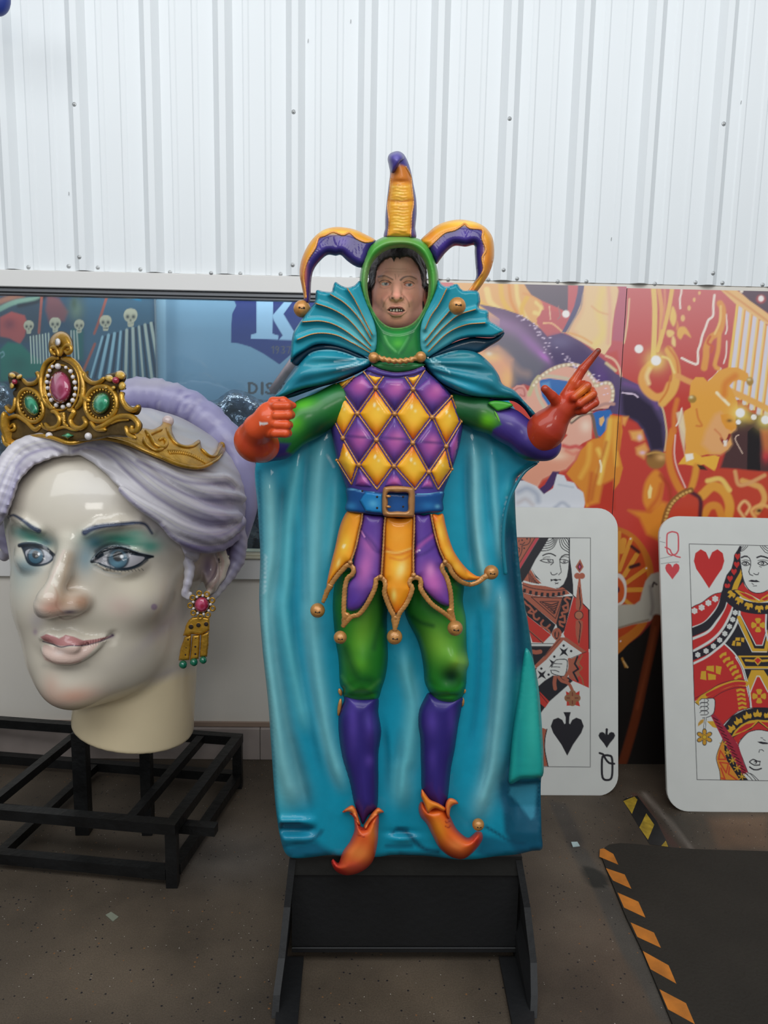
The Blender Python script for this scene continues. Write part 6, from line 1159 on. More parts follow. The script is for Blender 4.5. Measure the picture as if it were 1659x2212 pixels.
mantle(G_('1480,525 1545,590 1400,680 1200,765 1000,840 800,905 560,955 400,1005 200,1085 80,1095 180,980 270,850 380,710 450,610 600,450 750,392 950,385 1150,430 1330,500'), G_('90,1075 400,990 800,880 1200,740 1540,585 1535,625 1320,745 1000,880 800,935 560,1020 330,1100 180,1118'), ml)
mr_ = Paint((22, 112, 128)).edge(7, (4, 80, 104), .7).blob(1010, 830, 50, 22, (20, 150, 176), .8, .35).blob(1000, 770, 22, 10, (50, 140, 150), .6, .2).line(H_('250,660 400,760 620,835 900,862 1170,880'), 7, (40, 160, 184), 4, .7)
for q in ('200,400 330,345 480,320', '200,410 240,440 280,455', '150,405 220,480 330,510', '180,440 300,500 400,580'): mr_.line(H_(q), 2.0, (180, 224, 230), 1.2, .7)
mantle(H_('85,430 190,398 400,330 560,308 730,347 880,470 975,600 1030,720 1165,790 1280,915 1380,1020 1450,1112 1385,1090 1280,970 1180,895 1000,882 700,862 500,803 300,702 180,592 95,480'), H_('85,460 300,690 500,790 700,850 1000,870 1180,885 1300,960 1440,1115 1380,1140 1280,1010 1160,925 1000,915 860,915 650,890 460,840 280,740 150,600 80,500'), mr_)

# ---- sleeves and gloves as solids
ga = mat('glove_paint', rough=.45, coat=.35, coat_rough=.08, bump=.06, bscale=30, var=.05, vscale=20, spec=.3)
def solid_part(name, f, lo, hi, cell, paint, m):
    V, F = solid(f, lo, hi, cell); px, py = project(V); return mk(name, V, F, m, jest, paint(px, py))
r = lambda p: p*SJ
def bb(pts, pad): a = np.array(pts); return a.min(0)-pad, a.max(0)+pad
a0, a1, a2, a3 = J(735, 868, .045), J(665, 905, .060), J(605, 955, .080), J(572, 968, .105)
f1 = lambda P: chain(P, [a0, a1, a2, a3], [r(40), r(40), r(33), r(30)], .02)
pl = Paint((24, 106, 40)).blob(655, 875, 30, 11, (84, 176, 40), .95, -.25).blob(636, 915, 20, 20, (76, 170, 30), .9, -.6).blob(690, 925, 30, 22, (4, 56, 34), .9, -.6).blob(710, 855, 26, 9, (60, 130, 80), .7, -.3).poly(P_('540,960 590,955 628,958 618,975 632,982 620,1010 540,1040'), (46, 38, 110), 3)
lo, hi = bb([a0, a1, a2, a3], .07); solid_part('sleeve', f1, lo, hi, .0045, pl, pgs)
g0, g1, g2, g3, g4 = J(568, 962, .125), J(546, 950, .165), J(556, 925, .205), J(578, 905, .225), J(596, 905, .232)
fing = []
for (x0, y0, x1, y1, rr) in ((596, 877, 628, 877, 8.0), (597, 897, 630, 896, 9.0), (597, 917, 626, 918, 8.6), (594, 936, 624, 936, 8.2)):
    fing.append(([J(x0-14, y0+2, .222), J(x0, y0, .246), J(x1-8, y1, .250), J(x1-2, y1, .226), J(x1-10, y1, .200)], [r(rr*.9), r(rr), r(rr), r(rr*.9), r(rr*.75)]))
def f2(P):
    d = chain(P, [g0, g1, g2, g3], [r(34), r(33), r(24), r(22)], .02)
    d = smin(d, ell(P, J(585, 903, .222), (r(30), r(17), r(32))), .014)
    d = smin(d, cone(P, J(552, 958, .150), J(556, 962, .120), r(38), r(34)), .012)
    for pts, rs in fing: d = smin(d, chain(P, pts, rs, .004), .0045)
    return smin(d, chain(P, [J(590, 868, .215), J(612, 867, .225), J(634, 876, .218)], [r(10), r(9), r(6)], .004), .004)
pgl = Paint((212, 80, 34)).blob(560, 965, 18, 26, (150, 40, 40), .7).blob(600, 895, 26, 18, (232, 98, 48), .6).blob(530, 960, 12, 24, (196, 66, 50), .5).poly(E_('430,500 470,505 540,505 545,530 490,545 445,540 437,560'), (226, 214, 210), .6).blob(603, 864, 2, 1.2, (40, 40, 40), .9).blob(591, 892, 1.5, 1.2, (90, 30, 20), .8)
for y in (887, 907, 927): pgl.line([(597, y), (626, y)], 1.6, (150, 34, 26), 1.5, .7)
lo, hi = bb([g0, g1, g2, g3, J(640, 880, .26), J(560, 1000, .12)], .055); solid_part('glove', f2, lo, hi, .0026, pgl, ga)
b0, b1, b2, b3, b4 = J(985, 880, .045), J(1040, 893, .055), J(1098, 920, .065), J(1150, 955, .075), J(1178, 962, .085)
f3 = lambda P: chain(P, [b0, b1, b2, b3, b4], [r(30), r(33), r(33), r(36), r(33)], .02)
pr2 = Paint((20, 84, 42)).blob(1052, 908, 20, 17, (100, 184, 26), .95).blob(1030, 905, 14, 22, (6, 60, 34), .6).poly(F_('380,640 700,600 1300,900 1200,1400 360,1100 420,960 505,912 440,780'), (62, 46, 122), 2).blob(1110, 905, 30, 9, (92, 72, 150), .7, .5).blob(1140, 975, 40, 12, (30, 24, 76), .8, .5).line(F_('760,1060 800,980 860,920'), 4, (104, 84, 150), 4, .6)
lo, hi = bb([b0, b1, b2, b3, b4], .065); solid_part('sleeve', f3, lo, hi, .0045, pr2, pgs)
HA = lambda x, y: np.full(np.shape(x), .098)
for q, c in (('362,690 420,662 520,668 608,690 622,718 560,748 470,772 430,752', (70, 160, 50)), ('425,765 455,790 490,850 505,912 470,890 440,830', (108, 176, 60)), ('350,920 375,940 410,1000 385,980 360,950', (96, 150, 60))):
    Relief(F_(q), .008, 5, .098 if q[0] != '3' or q.startswith('362') else .082, step=2.5).build('sleeve_leaf', pgs, jest, mj, Paint(c).edge(3, (30, 110, 40), .6), back=.04)
h0, h1, h2, h3 = J(1172, 940, .095), J(1182, 925, .110), J(1212, 888, .125), J(1232, 866, .132)
fg = [([J(1222, 855, .135), J(1240, 826, .140), J(1258, 798, .142), J(1292, 758, .150)], [12, 11, 9.5, 6.0]),
      ([J(1206, 872, .135), J(1192, 855, .150), J(1177, 840, .160)], [13, 10, 8.2]),
      ([J(1240, 838, .135), J(1262, 832, .155), J(1268, 834, .168), J(1240, 858, .168), J(1232, 864, .155)], [10.5, 9.5, 9, 8.2, 7]),
      ([J(1250, 848, .135), J(1276, 845, .152), J(1280, 852, .163), J(1252, 872, .166), J(1242, 878, .152)], [10.5, 9.5, 9, 8.2, 7]),
      ([J(1256, 862, .130), J(1282, 862, .145), J(1285, 870, .154), J(1262, 886, .160), J(1250, 890, .146)], [10, 9, 8.5, 8, 7])]
def f4(P):
    d = chain(P, [h0, h1, h2, h3], [r(38), r(36), r(22), r(24)], .02)
    d = smin(d, ell(P, J(1240, 868, .130), (r(28), r(15), r(28))), .012)
    for pts, rs in fg: d = smin(d, chain(P, pts, [r(q) for q in rs], .003), .0035)
    return d
pg2 = Paint((176, 56, 26)).blob(1232, 862, 16, 20, (206, 60, 30), .8).blob(1262, 848, 18, 14, (226, 120, 28), .85).blob(1195, 925, 24, 22, (150, 36, 22), .8).blob(1235, 820, 10, 20, (216, 92, 34), .7, .6).blob(1285, 768, 9, 14, (120, 44, 30), .8, .6).blob(1292, 757, 5, 4, (70, 46, 34), .9).blob(1205, 895, 14, 12, (160, 34, 22), .6).blob(1180, 842, 8, 6, (150, 60, 40), .6)
lo, hi = bb([h0, h3, J(1292, 758, .15), J(1175, 838, .17), J(1290, 890, .15)], .06); solid_part('glove', f4, lo, hi, .0026, pg2, ga)

# ---- black stand with the step the man stands on
blk = mat('matt_black_board', (15, 16, 18), .6, bump=.12, bscale=50, var=.35, vscale=6)
blk2 = mat('worn_black_board', (33, 33, 31), .6, bump=.12, bscale=50, var=.3, vscale=9)
YF = 2.135
zt0 = float(atY(860, 1849, YF)[2]); zs = zt0-.018; zb1 = float(atY(860, 1892, YF)[2]); zl = float(atY(860, 2050, YF)[2]); xl, xr = float(atY(627, 1870, YF)[0]), float(atY(1127, 1870, YF)[0])
stand = thing('black_stand', ((xl+xr)/2, 2.35, 0), 'black wooden stand carrying the jester cutout, with a step behind', 'stand')
mk('top_board', *box(xl, xr, YF+.018, 2.68, zs, zt0, .003), blk2, stand, smooth=False)
mk('cleat', *box(xl, xr, YF, YF+.0175, zb1, zt0, .002), blk2, stand, smooth=False)
mk('front_panel', *box(xl+.004, xr-.004, YF+.010, YF+.026, zl, zb1-.001, .002), blk, stand, smooth=False)
mk('bottom_rail', *box(xl+.004, xr-.004, YF+.006, YF+.05, zl-.018, zl-.001, .002), blk, stand, smooth=False)
for sgn, pp in ((-1, ((625, 1856, 2.133), (613, 1960, 2.10), (601, 2070, 2.03), (590, 2150, 1.965))), (1, ((1128, 1858, 2.133), (1146, 1960, 2.10), (1160, 2080, 2.03), (1162, 2150, 1.97)))):
    X = [atY(*q) for q in pp]+[atZ(586 if sgn < 0 else 1160, 2200, .001)]; xe = X[-1][0]
    X += [np.array([xe, 2.66, .001]), np.array([X[0][0], 2.66, zs-.002])]
    o_ = np.array(X); i_ = o_-np.array([sgn*.020, 0, 0]); n_ = len(o_); V = np.vstack([o_, i_])
    F = [tuple(range(n_)), tuple(range(2*n_-1, n_-1, -1))]+[(i, n_+i, n_+(i+1) % n_, (i+1) % n_) for i in range(n_)]
    if sgn > 0: F = [f[::-1] for f in F]
    mk('side_board', V, F, blk, stand, smooth=False)
    q = atZ(np.array([606, 656, 640, 592] if sgn < 0 else [1078, 1150, 1156, 1112]), np.array([2066, 2066, 2240, 2240]), .014); V = np.vstack([q, q*[1, 1, 0]+[0, 0, .001]])
    mk('foot_board', V, [(3, 2, 1, 0), (4, 5, 6, 7)]+[(i, (i+1) % 4, 4+(i+1) % 4, 4+i) for i in range(4)], blk, stand, smooth=False)

# ================================================================== THE MAN BEHIND THE FACE HOLE
def axes(a):
    'local axes for something turned by angle a from facing the camera side (-Y)'
    ef = np.array([-math.sin(a), -math.cos(a), 0]); eu = np.array([math.cos(a), -math.sin(a), 0]); return np.stack([eu, ef, np.array([0, 0, 1.])], 1)
AM = axes(-.03)
m_ = lambda x, y, Y: atY(x, y, Y-.028)
def man_head(P):
    d = ell(P, m_(859, 602, 2.235), (.076, .098, .108), AM)
    d = smin(d, ell(P, m_(858, 650, 2.205), (.064, .078, .078), AM), .03)
    d = smin(d, ell(P, m_(856, 690, 2.172), (.034, .036, .026), AM), .028)
    for s in (-1, 1):
        d = smin(d, ell(P, m_(858+s*34, 640, 2.168), (.017, .016, .020), AM), .02)          # cheekbone
        d = smin(d, ell(P, m_(858+s*36, 678, 2.205), (.022, .03, .026), AM), .02)           # jaw
        d = smin(d, chain(P, [m_(858+s*12, 603, 2.143), m_(858+s*25, 598, 2.142), m_(858+s*38, 602, 2.155)], [.006, .0075, .006]), .012)
        ex, ey = (832.5, 612.5) if s < 0 else (883.5, 614.5)
        d = smax(d, -ell(P, m_(ex, ey+1, 2.128), (.019, .012, .012)), .010)                # eye hollow
        d = smin(d, ell(P, m_(ex, ey, 2.1605), (.0165, .0165, .0140)), .004)
        d = smax(d, -ell(P, m_(ex, ey, 2.140), (.0135, .014, .0056)), .002)                # opening between the lids
        d = smin(d, chain(P, [m_(ex-12, ey-4, 2.150), m_(ex, ey-7, 2.1435), m_(ex+12, ey-3, 2.150)], [.002, .0032, .002]), .004)
        d = smin(d, chain(P, [m_(858+s*15, 636, 2.137), m_(858+s*24, 650, 2.140), m_(858+s*27, 664, 2.152)], [.004, .006, .004]), .012)
        d = smin(d, ell(P, m_(858+s*68-(2 if s > 0 else 0), 640+(3 if s > 0 else 0), 2.222), (.007, .020, .031), axes(-.03+s*-.5)), .008)
    d = smin(d, chain(P, [m_(857, 607, 2.144), m_(857, 625, 2.128), m_(856.5, 641, 2.112)], [.008, .009, .0125]), .010)
    for s in (-1, 1):
        d = smin(d, ell(P, m_(856.5+s*9.5, 643.5, 2.124), (.0075, .009, .0070)), .005)
        d = smax(d, -ell(P, m_(856.5+s*6, 648.5, 2.112), (.0042, .006, .003)), .002)
    d = smin(d, ell(P, m_(856, 664, 2.140), (.026, .012, .017)), .012)
    d = smin(d, chain(P, [m_(838, 669, 2.136), m_(849, 663.5, 2.1275), m_(856, 664.5, 2.126), m_(864, 663.5, 2.1275), m_(876, 670, 2.136)], [.002, .0036, .0032, .0036, .002]), .003)
    d = smin(d, chain(P, [m_(839, 674, 2.136), m_(849, 678, 2.128), m_(856, 678.5, 2.127), m_(865, 678, 2.128), m_(876, 673, 2.136)], [.002, .004, .0045, .004, .002]), .003)
    d = smax(d, -chain(P, [m_(840, 671.5, 2.129), m_(857, 671, 2.124), m_(875, 672, 2.129)], [.0022, .0048, .0022]), .0015)
    return d
def man_body(P):
    g = lambda x, y, z: np.array([x, y, z])
    x0 = m_(858, 600, 2.24)[0]; zf = zs+.018
    d = cone(P, g(x0, 2.25, 2.0), g(x0, 2.29, 1.78), .060, .066)
    d = smin(d, ell(P, g(x0, 2.315, 1.68), (.20, .105, .13)), .05)
    d = smin(d, ell(P, g(x0, 2.315, 1.45), (.17, .105, .26)), .06)
    d = smin(d, ell(P, g(x0, 2.325, 1.22), (.165, .11, .14)), .06)
    for s in (-1, 1):
        d = smin(d, chain(P, [g(x0+s*.195, 2.32, 1.70), g(x0+s*.225, 2.35, 1.43), g(x0+s*.205, 2.30, 1.20)], [.062, .050, .040], .02), .02)
        d = smin(d, chain(P, [g(x0+s*.09, 2.33, 1.20), g(x0+s*.10, 2.32, .86), g(x0+s*.10, 2.34, .50)], [.088, .064, .050], .02), .03)
    return d
def man_hand(P, s, x0):
    g = lambda x, y, z: np.array([x, y, z]); d = ell(P, g(x0+s*.205, 2.285, 1.125), (.018, .040, .045)); d = smin(d, cone(P, g(x0+s*.205, 2.30, 1.20), g(x0+s*.205, 2.29, 1.15), .030, .026), .01)
    for k, L_ in enumerate((.060, .072, .068, .055)): d = smin(d, chain(P, [g(x0+s*.205, 2.262+.017*k, 1.10), g(x0+s*.203, 2.255+.017*k, 1.10-L_*.6), g(x0+s*.194, 2.256+.017*k, 1.10-L_)], [.0095, .009, .0075], .002), .003)
    return smin(d, chain(P, [g(x0+s*.203, 2.255, 1.15), g(x0+s*.196, 2.232, 1.115), g(x0+s*.188, 2.230, 1.085)], [.014, .0105, .009], .003), .006)
man = thing('person', (float(m_(858, 600, 2.24)[0]), 2.30, zs+.018), 'man with short dark hair grimacing through the face hole of the green hood', 'person')
SK = (250, 178, 154)
mf = Paint(SK)
mf.blob(856, 580, 40, 22, (244, 184, 164), .7).blob(830, 640, 16, 14, (232, 146, 128), .6).blob(886, 642, 16, 14, (232, 146, 128), .6).blob(857, 641, 10, 9, (236, 146, 128), .7).blob(857, 690, 24, 12, (222, 140, 120), .6).blob(856, 654, 24, 6, (218, 148, 128), .5)
D_ = lambda t: Z(780, 500, 9.217, t)
mf.line(D_('345,905 400,888 470,885 560,920 630,960'), 4.0, (104, 74, 66), 1.4, .9, w1=2.4).line(D_('790,965 850,915 930,895 1020,905 1095,945'), 4.6, (98, 70, 62), 1.4, .9, w1=2.0)
mf.line(D_('675,850 685,900 690,950'), 1.2, (160, 92, 82), .8, .6).line(D_('755,860 745,900'), 1.1, (160, 92, 82), .8, .5).line(D_('480,740 600,735 760,750 900,745'), .9, (176, 116, 102), .8, .5).line(D_('470,800 620,800 780,805 920,800'), .8, (176, 116, 102), .8, .4)
for q in ('365,1010 420,975 480,968 545,985 600,1025', '845,1020 900,990 960,985 1020,1005 1060,1040'): mf.line(D_(q), 1.6, (72, 46, 42), .7, .95)
for q in ('370,1035 430,1075 500,1082 580,1060', '860,1065 930,1095 1000,1090 1050,1065'): mf.line(D_(q), 1.0, (168, 104, 96), .8, .8)
for q in ('390,930 470,920 560,950', '860,955 940,935 1040,950'): mf.line(D_(q), 3, (206, 152, 136), 2.5, .5)
for q in ('380,1105 460,1135 560,1110', '870,1120 960,1150 1050,1115'): mf.line(D_(q), 2.4, (176, 116, 108), 2, .5)
mf.line(D_('560,1290 500,1350 460,1430 440,1500'), 2.0, (160, 98, 86), 1.6, .7).line(D_('850,1280 900,1340 945,1420 960,1500'), 2.0, (160, 98, 86), 1.6, .7)
for x in (628, 792): mf.blob(780+x/9.217, 500+1325/9.217, 3.2, 1.9, (54, 24, 22), .95)
mf.line(D_('590,1290 600,1240 630,1260'), 1.0, (160, 96, 86), .8, .5).line(D_('830,1290 830,1240 800,1260'), 1.0, (160, 96, 86), .8, .5)
mf.poly(D_('510,1560 570,1505 640,1490 700,1497 770,1490 830,1515 885,1580 830,1595 760,1580 640,1575 570,1590'), (150, 84, 78), .6).poly(D_('520,1565 580,1540 640,1528 760,1528 820,1548 875,1585 820,1608 700,1612 590,1602'), (52, 22, 22), .5)
mf.poly(D_('540,1600 620,1615 700,1618 790,1615 860,1600 800,1655 700,1680 610,1665'), (184, 108, 100), .8)
mf.line(D_('820,1410 870,1430'), 1.1, (176, 112, 100), .7, .5).line(D_('600,1720 700,1745 800,1720'), 1.6, (176, 110, 96), 1.5, .5)
for x, y in ((797, 640), (925, 643)): mf.blob(x, y, 6, 16, (150, 84, 78), .8)
hairline = D_('640,2300 -400,2300 -400,1500 60,1500 120,1460 215,1500 222,1180 262,1120 284,1000 300,880 328,720 400,620 470,560 560,520 610,515 640,575 655,620 670,560 700,515 745,515 770,560 790,520 860,505 930,500 1000,525 1060,590 1130,680 1165,800 1195,950 1216,1120 1275,1180 1300,1500 1500,1500 1800,1500 1800,2300')
mf.band(lambda x, y: np.where(segdist(x, y, hairline)[1], 0, 1)*(y < 645), (92, 70, 62), .8)
V, F = solid(man_head, m_(858, 600, 2.235)-[.11, .14, .15], m_(858, 600, 2.235)+[.11, .13, .14], .0021)
px, py = project(V); sel = (V[F].mean(1)[:, 1] < 2.20) & (np.abs(px[F].mean(1)-858) < 62) & (py[F].mean(1) > 540); V, F = refine(V, F, sel)
px, py = project(V); C = mf(px, py); C[V[:, 1] > 2.25] = lin(SK)
skin = mat('skin', rough=.5, bump=.06, bscale=300, var=.05, vscale=60, spec=.4)
mk('head', V, F, skin, man, C)
for s, ex, ey in ((-1, 832.5, 612.5), (1, 883.5, 614.5)):
    c = m_(ex, ey, 2.1585); V, F = uvsphere(c, .0145, 40, 28, (1, 1, .96)); px, py = project(V)
    ep = Paint((216, 206, 202)).blob(ex+1, ey, 4.3, 4.3, (92, 98, 102), 1, 0, .75).blob(ex+1, ey, 1.9, 1.9, (16, 16, 20), 1, 0, .5).blob(ex-.5, ey-1.6, .9, .9, (246, 246, 250), 1)
    mk('eye', V, F, mat('eye_wet', rough=.15, coat=.6), man, ep(px, py))
for i, (x, w_) in enumerate(((595, 30), (650, 50), (712, 52), (765, 36), (805, 28))):
    a, b = 780+(x-w_/2)/9.217, 780+(x+w_/2)/9.217; y0, y1 = 500+(1538 if 1 <= i <= 3 else 1548)/9.217, 500+(1598 if i in (1, 2) else 1590)/9.217
    P0, P1 = m_(a, y1, 2.1305), m_(b, y0, 2.1305); V, F = box(P0[0]+.0003, P1[0]-.0003, 2.1000, 2.110, P0[2], P1[2], .0008); mk('tooth', V, F, mat('tooth_ivory', (206, 198, 182), .3, coat=.4), man, smooth=True)
hs_ = np.random.RandomState(11)
def man_hair(P):
    px, py = project(P); q, ins, _ = segdist(px, py, hairline); sk = np.where(ins, q, -q)*.00128     # >0 inside the skin area
    front = np.where(P[:, 1] < 2.200, sk, -.03)
    side = np.clip((np.abs(px-860)-44)/8, 0, 1)*np.where(P[:, 1] < 2.20, 1, 0)*.004
    low = (np.where(P[:, 1] > 2.195, m_(858, 682, 2.25)[2], m_(858, 628, 2.2)[2])-P[:, 2])
    n = .0022*np.sin(P[:, 0]*420+6*np.sin(P[:, 2]*60))*np.sin(P[:, 2]*90+P[:, 1]*70)
    return np.maximum(smax(man_head(P)-.0055+side+n, front, .006), low)
V, F = solid(man_hair, m_(858, 600, 2.235)-[.12, .15, .15], m_(858, 600, 2.235)+[.12, .14, .15], .003)
px, py = project(V); hc = Paint((66, 56, 54))
for x in range(800, 925, 5): hc.line([(x, 520), (x+(x-860)*.12, 560), (x+(x-860)*.2, 640)], 1.2, (96, 84, 80) if x % 2 else (34, 28, 30), 1, .5)
mk('hair', V, F, mat('dark_hair', rough=.55, bump=.4, bscale=240), man, hc(px, py))
x0 = float(m_(858, 600, 2.24)[0])
V, F = solid(man_body, (x0-.36, 2.08, zs+.06), (x0+.36, 2.52, 2.06), .009)
C = np.empty((len(V), 3)); C[:] = lin((58, 64, 80)); C[V[:, 2] < 1.18] = lin((44, 46, 54)); C[(V[:, 2] > 1.83)] = lin(SK); mk('body', V, F, mat('cloth_man', rough=.85, bump=.2, bscale=120), man, C)
for s in (-1, 1):
    V, F = solid(lambda P: man_hand(P, s, x0), (x0+s*.205-.06, 2.20, .99), (x0+s*.205+.06, 2.36, 1.23), .0035); mk('hand', V, F, mat('skin_plain', SK, .5), man)
    V, F = solid(lambda P: np.maximum(smin(ell(P, np.array([x0+s*.10, 2.27, zs+.05]), (.048, .125, .045)), ell(P, np.array([x0+s*.10, 2.34, zs+.08]), (.048, .055, .06)), .02), zs+.019-P[:, 2]), (x0+s*.10-.07, 2.12, zs), (x0+s*.10+.07, 2.44, zs+.18), .006)
    mk('shoe', V, F, mat('shoe_leather', (34, 30, 30), .4), man)

# ================================================================== THE GIANT QUEEN HEAD
TH = .56
AQ = axes(TH); eu, ef = AQ[:, 0], AQ[:, 1]
q_ = lambda x, y, Y: atY(x, y, Y)
EC, ER = q_(266, 1095, 2.86), np.array([.415, .495, .375])
def mE(px, py, h):
    'onto the hair ellipsoid, h towards the camera'
    px = np.asarray(px, float); d = dirs(px, py); d2 = (d@AQ)/ER; o = ((CAM-EC)@AQ)/ER
    a = (d2*d2).sum(-1); b = (d2*o).sum(-1); c = (o*o).sum()-1; D = b*b-a*c
    t = (-b-np.sqrt(np.maximum(D, 0)))/a; return CAM+d*(t-np.asarray(h))[..., None]
def e_(x, y, h=0.): return mE(x, y, h)
def base_face(P):
    d = ell(P, q_(276, 1105, 2.86), (.345, .445, .37), AQ)
    d = smin(d, ell(P, q_(232, 1265, 2.76), (.262, .345, .33), AQ), .07)
    d = smin(d, ell(P, q_(238, 1392, 2.73), (.212, .305, .20), AQ), .07)
    d = smin(d, ell(P, q_(163, 1478, 2.545), (.096, .10, .078), AQ), .06)
    return d
def hitf(f, x, y, t0=2.0):
    d = dirs(x, y); t = t0
    for _ in range(60): t += float(f((CAM+d*t)[None])[0])*.8
    return CAM+d*t
def on(x, y, out=0.): p = hitf(base_face, x, y); v = CAM-p; return p+v/np.linalg.norm(v)*out
qpx = .00152
ear_ = [q_(432, 1205, 2.80), q_(452, 1182, 2.80), q_(478, 1190, 2.82), q_(487, 1215, 2.83), q_(478, 1245, 2.82), q_(458, 1272, 2.79), q_(440, 1290, 2.76)]
pts = dict(b0=on(150, 1172, -.012), b1=on(130, 1240, .030), b2=on(108, 1296, .066), b3=on(106, 1306, .064), al=on(160, 1305, .028), ar=on(104, 1314, .03),
           br=[on(186, 1152, .002), on(215, 1137, .006), on(255, 1130, .008), on(300, 1128, .002), on(328, 1146, -.006)], bf=[on(80, 1145, .004), on(52, 1128, .004), on(28, 1116, -.004)],
           ul=[on(89, 1378, .006), on(108, 1373, .018), on(127, 1380, .020), on(144, 1375, .020), on(180, 1385, .014), on(215, 1381, .004), on(240, 1374, -.006)],
           ll=[on(97, 1406, .010), on(120, 1417, .022), on(155, 1417, .024), on(190, 1404, .012), on(222, 1386, -.004)], ph=on(135, 1390, .0),
           ck=on(300, 1290, -.05), cf=on(60, 1275, -.06), ch=on(160, 1495, -.03))
EN = on(264, 1208, -.078); EF_ = on(80, 1202, -.062); SN = on(262, 1192, .045); SF = on(72, 1185, .045)
def queen(P):
    d = base_face(P)
    d = smin(d, ell(P, pts['ck'], (.080, .075, .070), AQ), .09)
    d = smax(d, -ell(P, SN, (.085, .060, .050), AQ), .045); d = smax(d, -ell(P, SF, (.070, .058, .046), AQ), .045)
    d = smin(d, ell(P, EN, (.094, .084, .074), AQ), .016); d = smin(d, ell(P, EF_, (.072, .068, .062), AQ), .016)
    d = smin(d, chain(P, pts['br'], [.005, .008, .009, .007, .003], .01), .03); d = smin(d, chain(P, pts['bf'], [.006, .008, .004], .01), .03)
    d = smin(d, chain(P, [on_l for on_l in UL], [.003, .005, .006, .005, .003], .005), .006)
    d = smin(d, chain(P, [on_l for on_l in LLd], [.003, .006, .007, .006, .003], .005), .006)
    d = smin(d, chain(P, [pts['b0'], pts['b1'], pts['b2'], pts['b3']], [.020, .026, .038, .044], .02), .04)
    d = smin(d, ell(P, pts['al'], (.038, .055, .038), AQ), .030); d = smin(d, ell(P, pts['ar'], (.026, .04, .03), AQ), .03)
    d = smax(d, -ell(P, NO, (.015, .016, .008), AQ), .006)
    d = smin(d, ell(P, pts['ph'], (.080, .035, .040), AQ), .04)
    d = smin(d, chain(P, pts['ul'], np.interp(np.linspace(0, 1, len(pts['ul'])), np.linspace(0, 1, 7), [.005, .013, .012, .014, .012, .008, .003]), .012), .010)
    d = smin(d, chain(P, pts['ll'], np.interp(np.linspace(0, 1, len(pts['ll'])), np.linspace(0, 1, 5), [.010, .020, .023, .017, .004]), .015), .010)
    d = smax(d, -chain(P, ML, [.003, .005, .005, .005, .004, .003], .003), .004)
    d = smax(d, -chain(P, [CR, CR-[0, 0, .02]], [.010, .006]), .02)
    n = cone(P, q_(300, 1380, 2.88), q_(284, 1650, 2.87), .225, .232)
    n = smax(n, (P-q_(255, 1630, 2.64))@np.array([-.16, .0, -.987]), .012)
    d = smin(d, n, .03)
    e = ell(P, q_(455, 1232, 2.83), (.030, .085, .088), axes(TH-.9)); e = smin(e, chain(P, ear_, [.014, .016, .017, .017, .015, .013, .010], .006), .006)
    e = smax(e, -ell(P, q_(452, 1226, 2.765), (.028, .045, .050)), .012)
    return smin(d, e, .02)
UL = [on(201, 1213, .0), on(222, 1190, .008), on(256, 1181, .010), on(292, 1191, .004), on(332, 1202, -.012)]
LLd = [on(204, 1216, .0), on(228, 1226, .004), on(260, 1232, .005), on(296, 1226, .0), on(320, 1212, -.01)]
for k_ in ('ul', 'll'): pts[k_] = list(smooth_open(np.array(pts[k_]), .012))
NO = on(148, 1326, .040); ML = [on(x, y, .030) for x, y in ((95, 1391), (115, 1394))]+[on(x, y, o) for x, y, o in ((135, 1398, .034), (180, 1393, .026), (222, 1382, .006), (243, 1373, -.002))]; CR = on(244, 1374, .006)
queenT = thing('queen_head', q_(285, 1600, 2.87)*[1, 1, 0]+[0, 0, float(q_(250, 1625, 2.64)[2])], 'giant painted queen head with lavender hair and gold crown on the black steel frame', 'sculpture')
Q2 = lambda t: Z(0, 1060, 3.456, t); Q1 = lambda t: Z(0, 700, 2.860, t); Q3 = lambda t: Z(0, 700, 5.027, t); Q4 = lambda t: Z(350, 1150, 6.705, t)
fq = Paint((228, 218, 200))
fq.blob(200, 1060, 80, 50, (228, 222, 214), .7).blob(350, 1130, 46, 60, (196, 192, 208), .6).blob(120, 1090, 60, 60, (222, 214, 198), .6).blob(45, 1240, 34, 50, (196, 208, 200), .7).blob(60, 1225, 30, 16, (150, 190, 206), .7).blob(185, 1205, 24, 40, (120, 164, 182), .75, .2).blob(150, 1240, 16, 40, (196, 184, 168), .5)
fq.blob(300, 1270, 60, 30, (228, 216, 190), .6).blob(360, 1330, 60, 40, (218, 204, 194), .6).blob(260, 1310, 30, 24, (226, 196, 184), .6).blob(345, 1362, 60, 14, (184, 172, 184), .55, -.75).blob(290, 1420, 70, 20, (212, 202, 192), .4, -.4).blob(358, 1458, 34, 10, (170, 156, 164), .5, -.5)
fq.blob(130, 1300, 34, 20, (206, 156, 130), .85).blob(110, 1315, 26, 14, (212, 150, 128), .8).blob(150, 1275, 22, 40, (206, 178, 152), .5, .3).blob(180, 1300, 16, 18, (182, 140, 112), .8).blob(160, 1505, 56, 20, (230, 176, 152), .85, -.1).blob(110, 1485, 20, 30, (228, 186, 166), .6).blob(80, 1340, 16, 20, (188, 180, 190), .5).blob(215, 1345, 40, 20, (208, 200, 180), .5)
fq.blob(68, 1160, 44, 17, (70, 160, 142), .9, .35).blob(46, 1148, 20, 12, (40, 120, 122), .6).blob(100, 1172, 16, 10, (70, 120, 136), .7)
fq.blob(262, 1165, 66, 17, (66, 176, 150), .95, .03).blob(205, 1172, 26, 20, (50, 112, 134), .85, .4).blob(325, 1182, 24, 14, (56, 166, 146), .8).blob(290, 1152, 24, 8, (120, 186, 166), .7).blob(270, 1176, 50, 5, (40, 140, 122), .7)
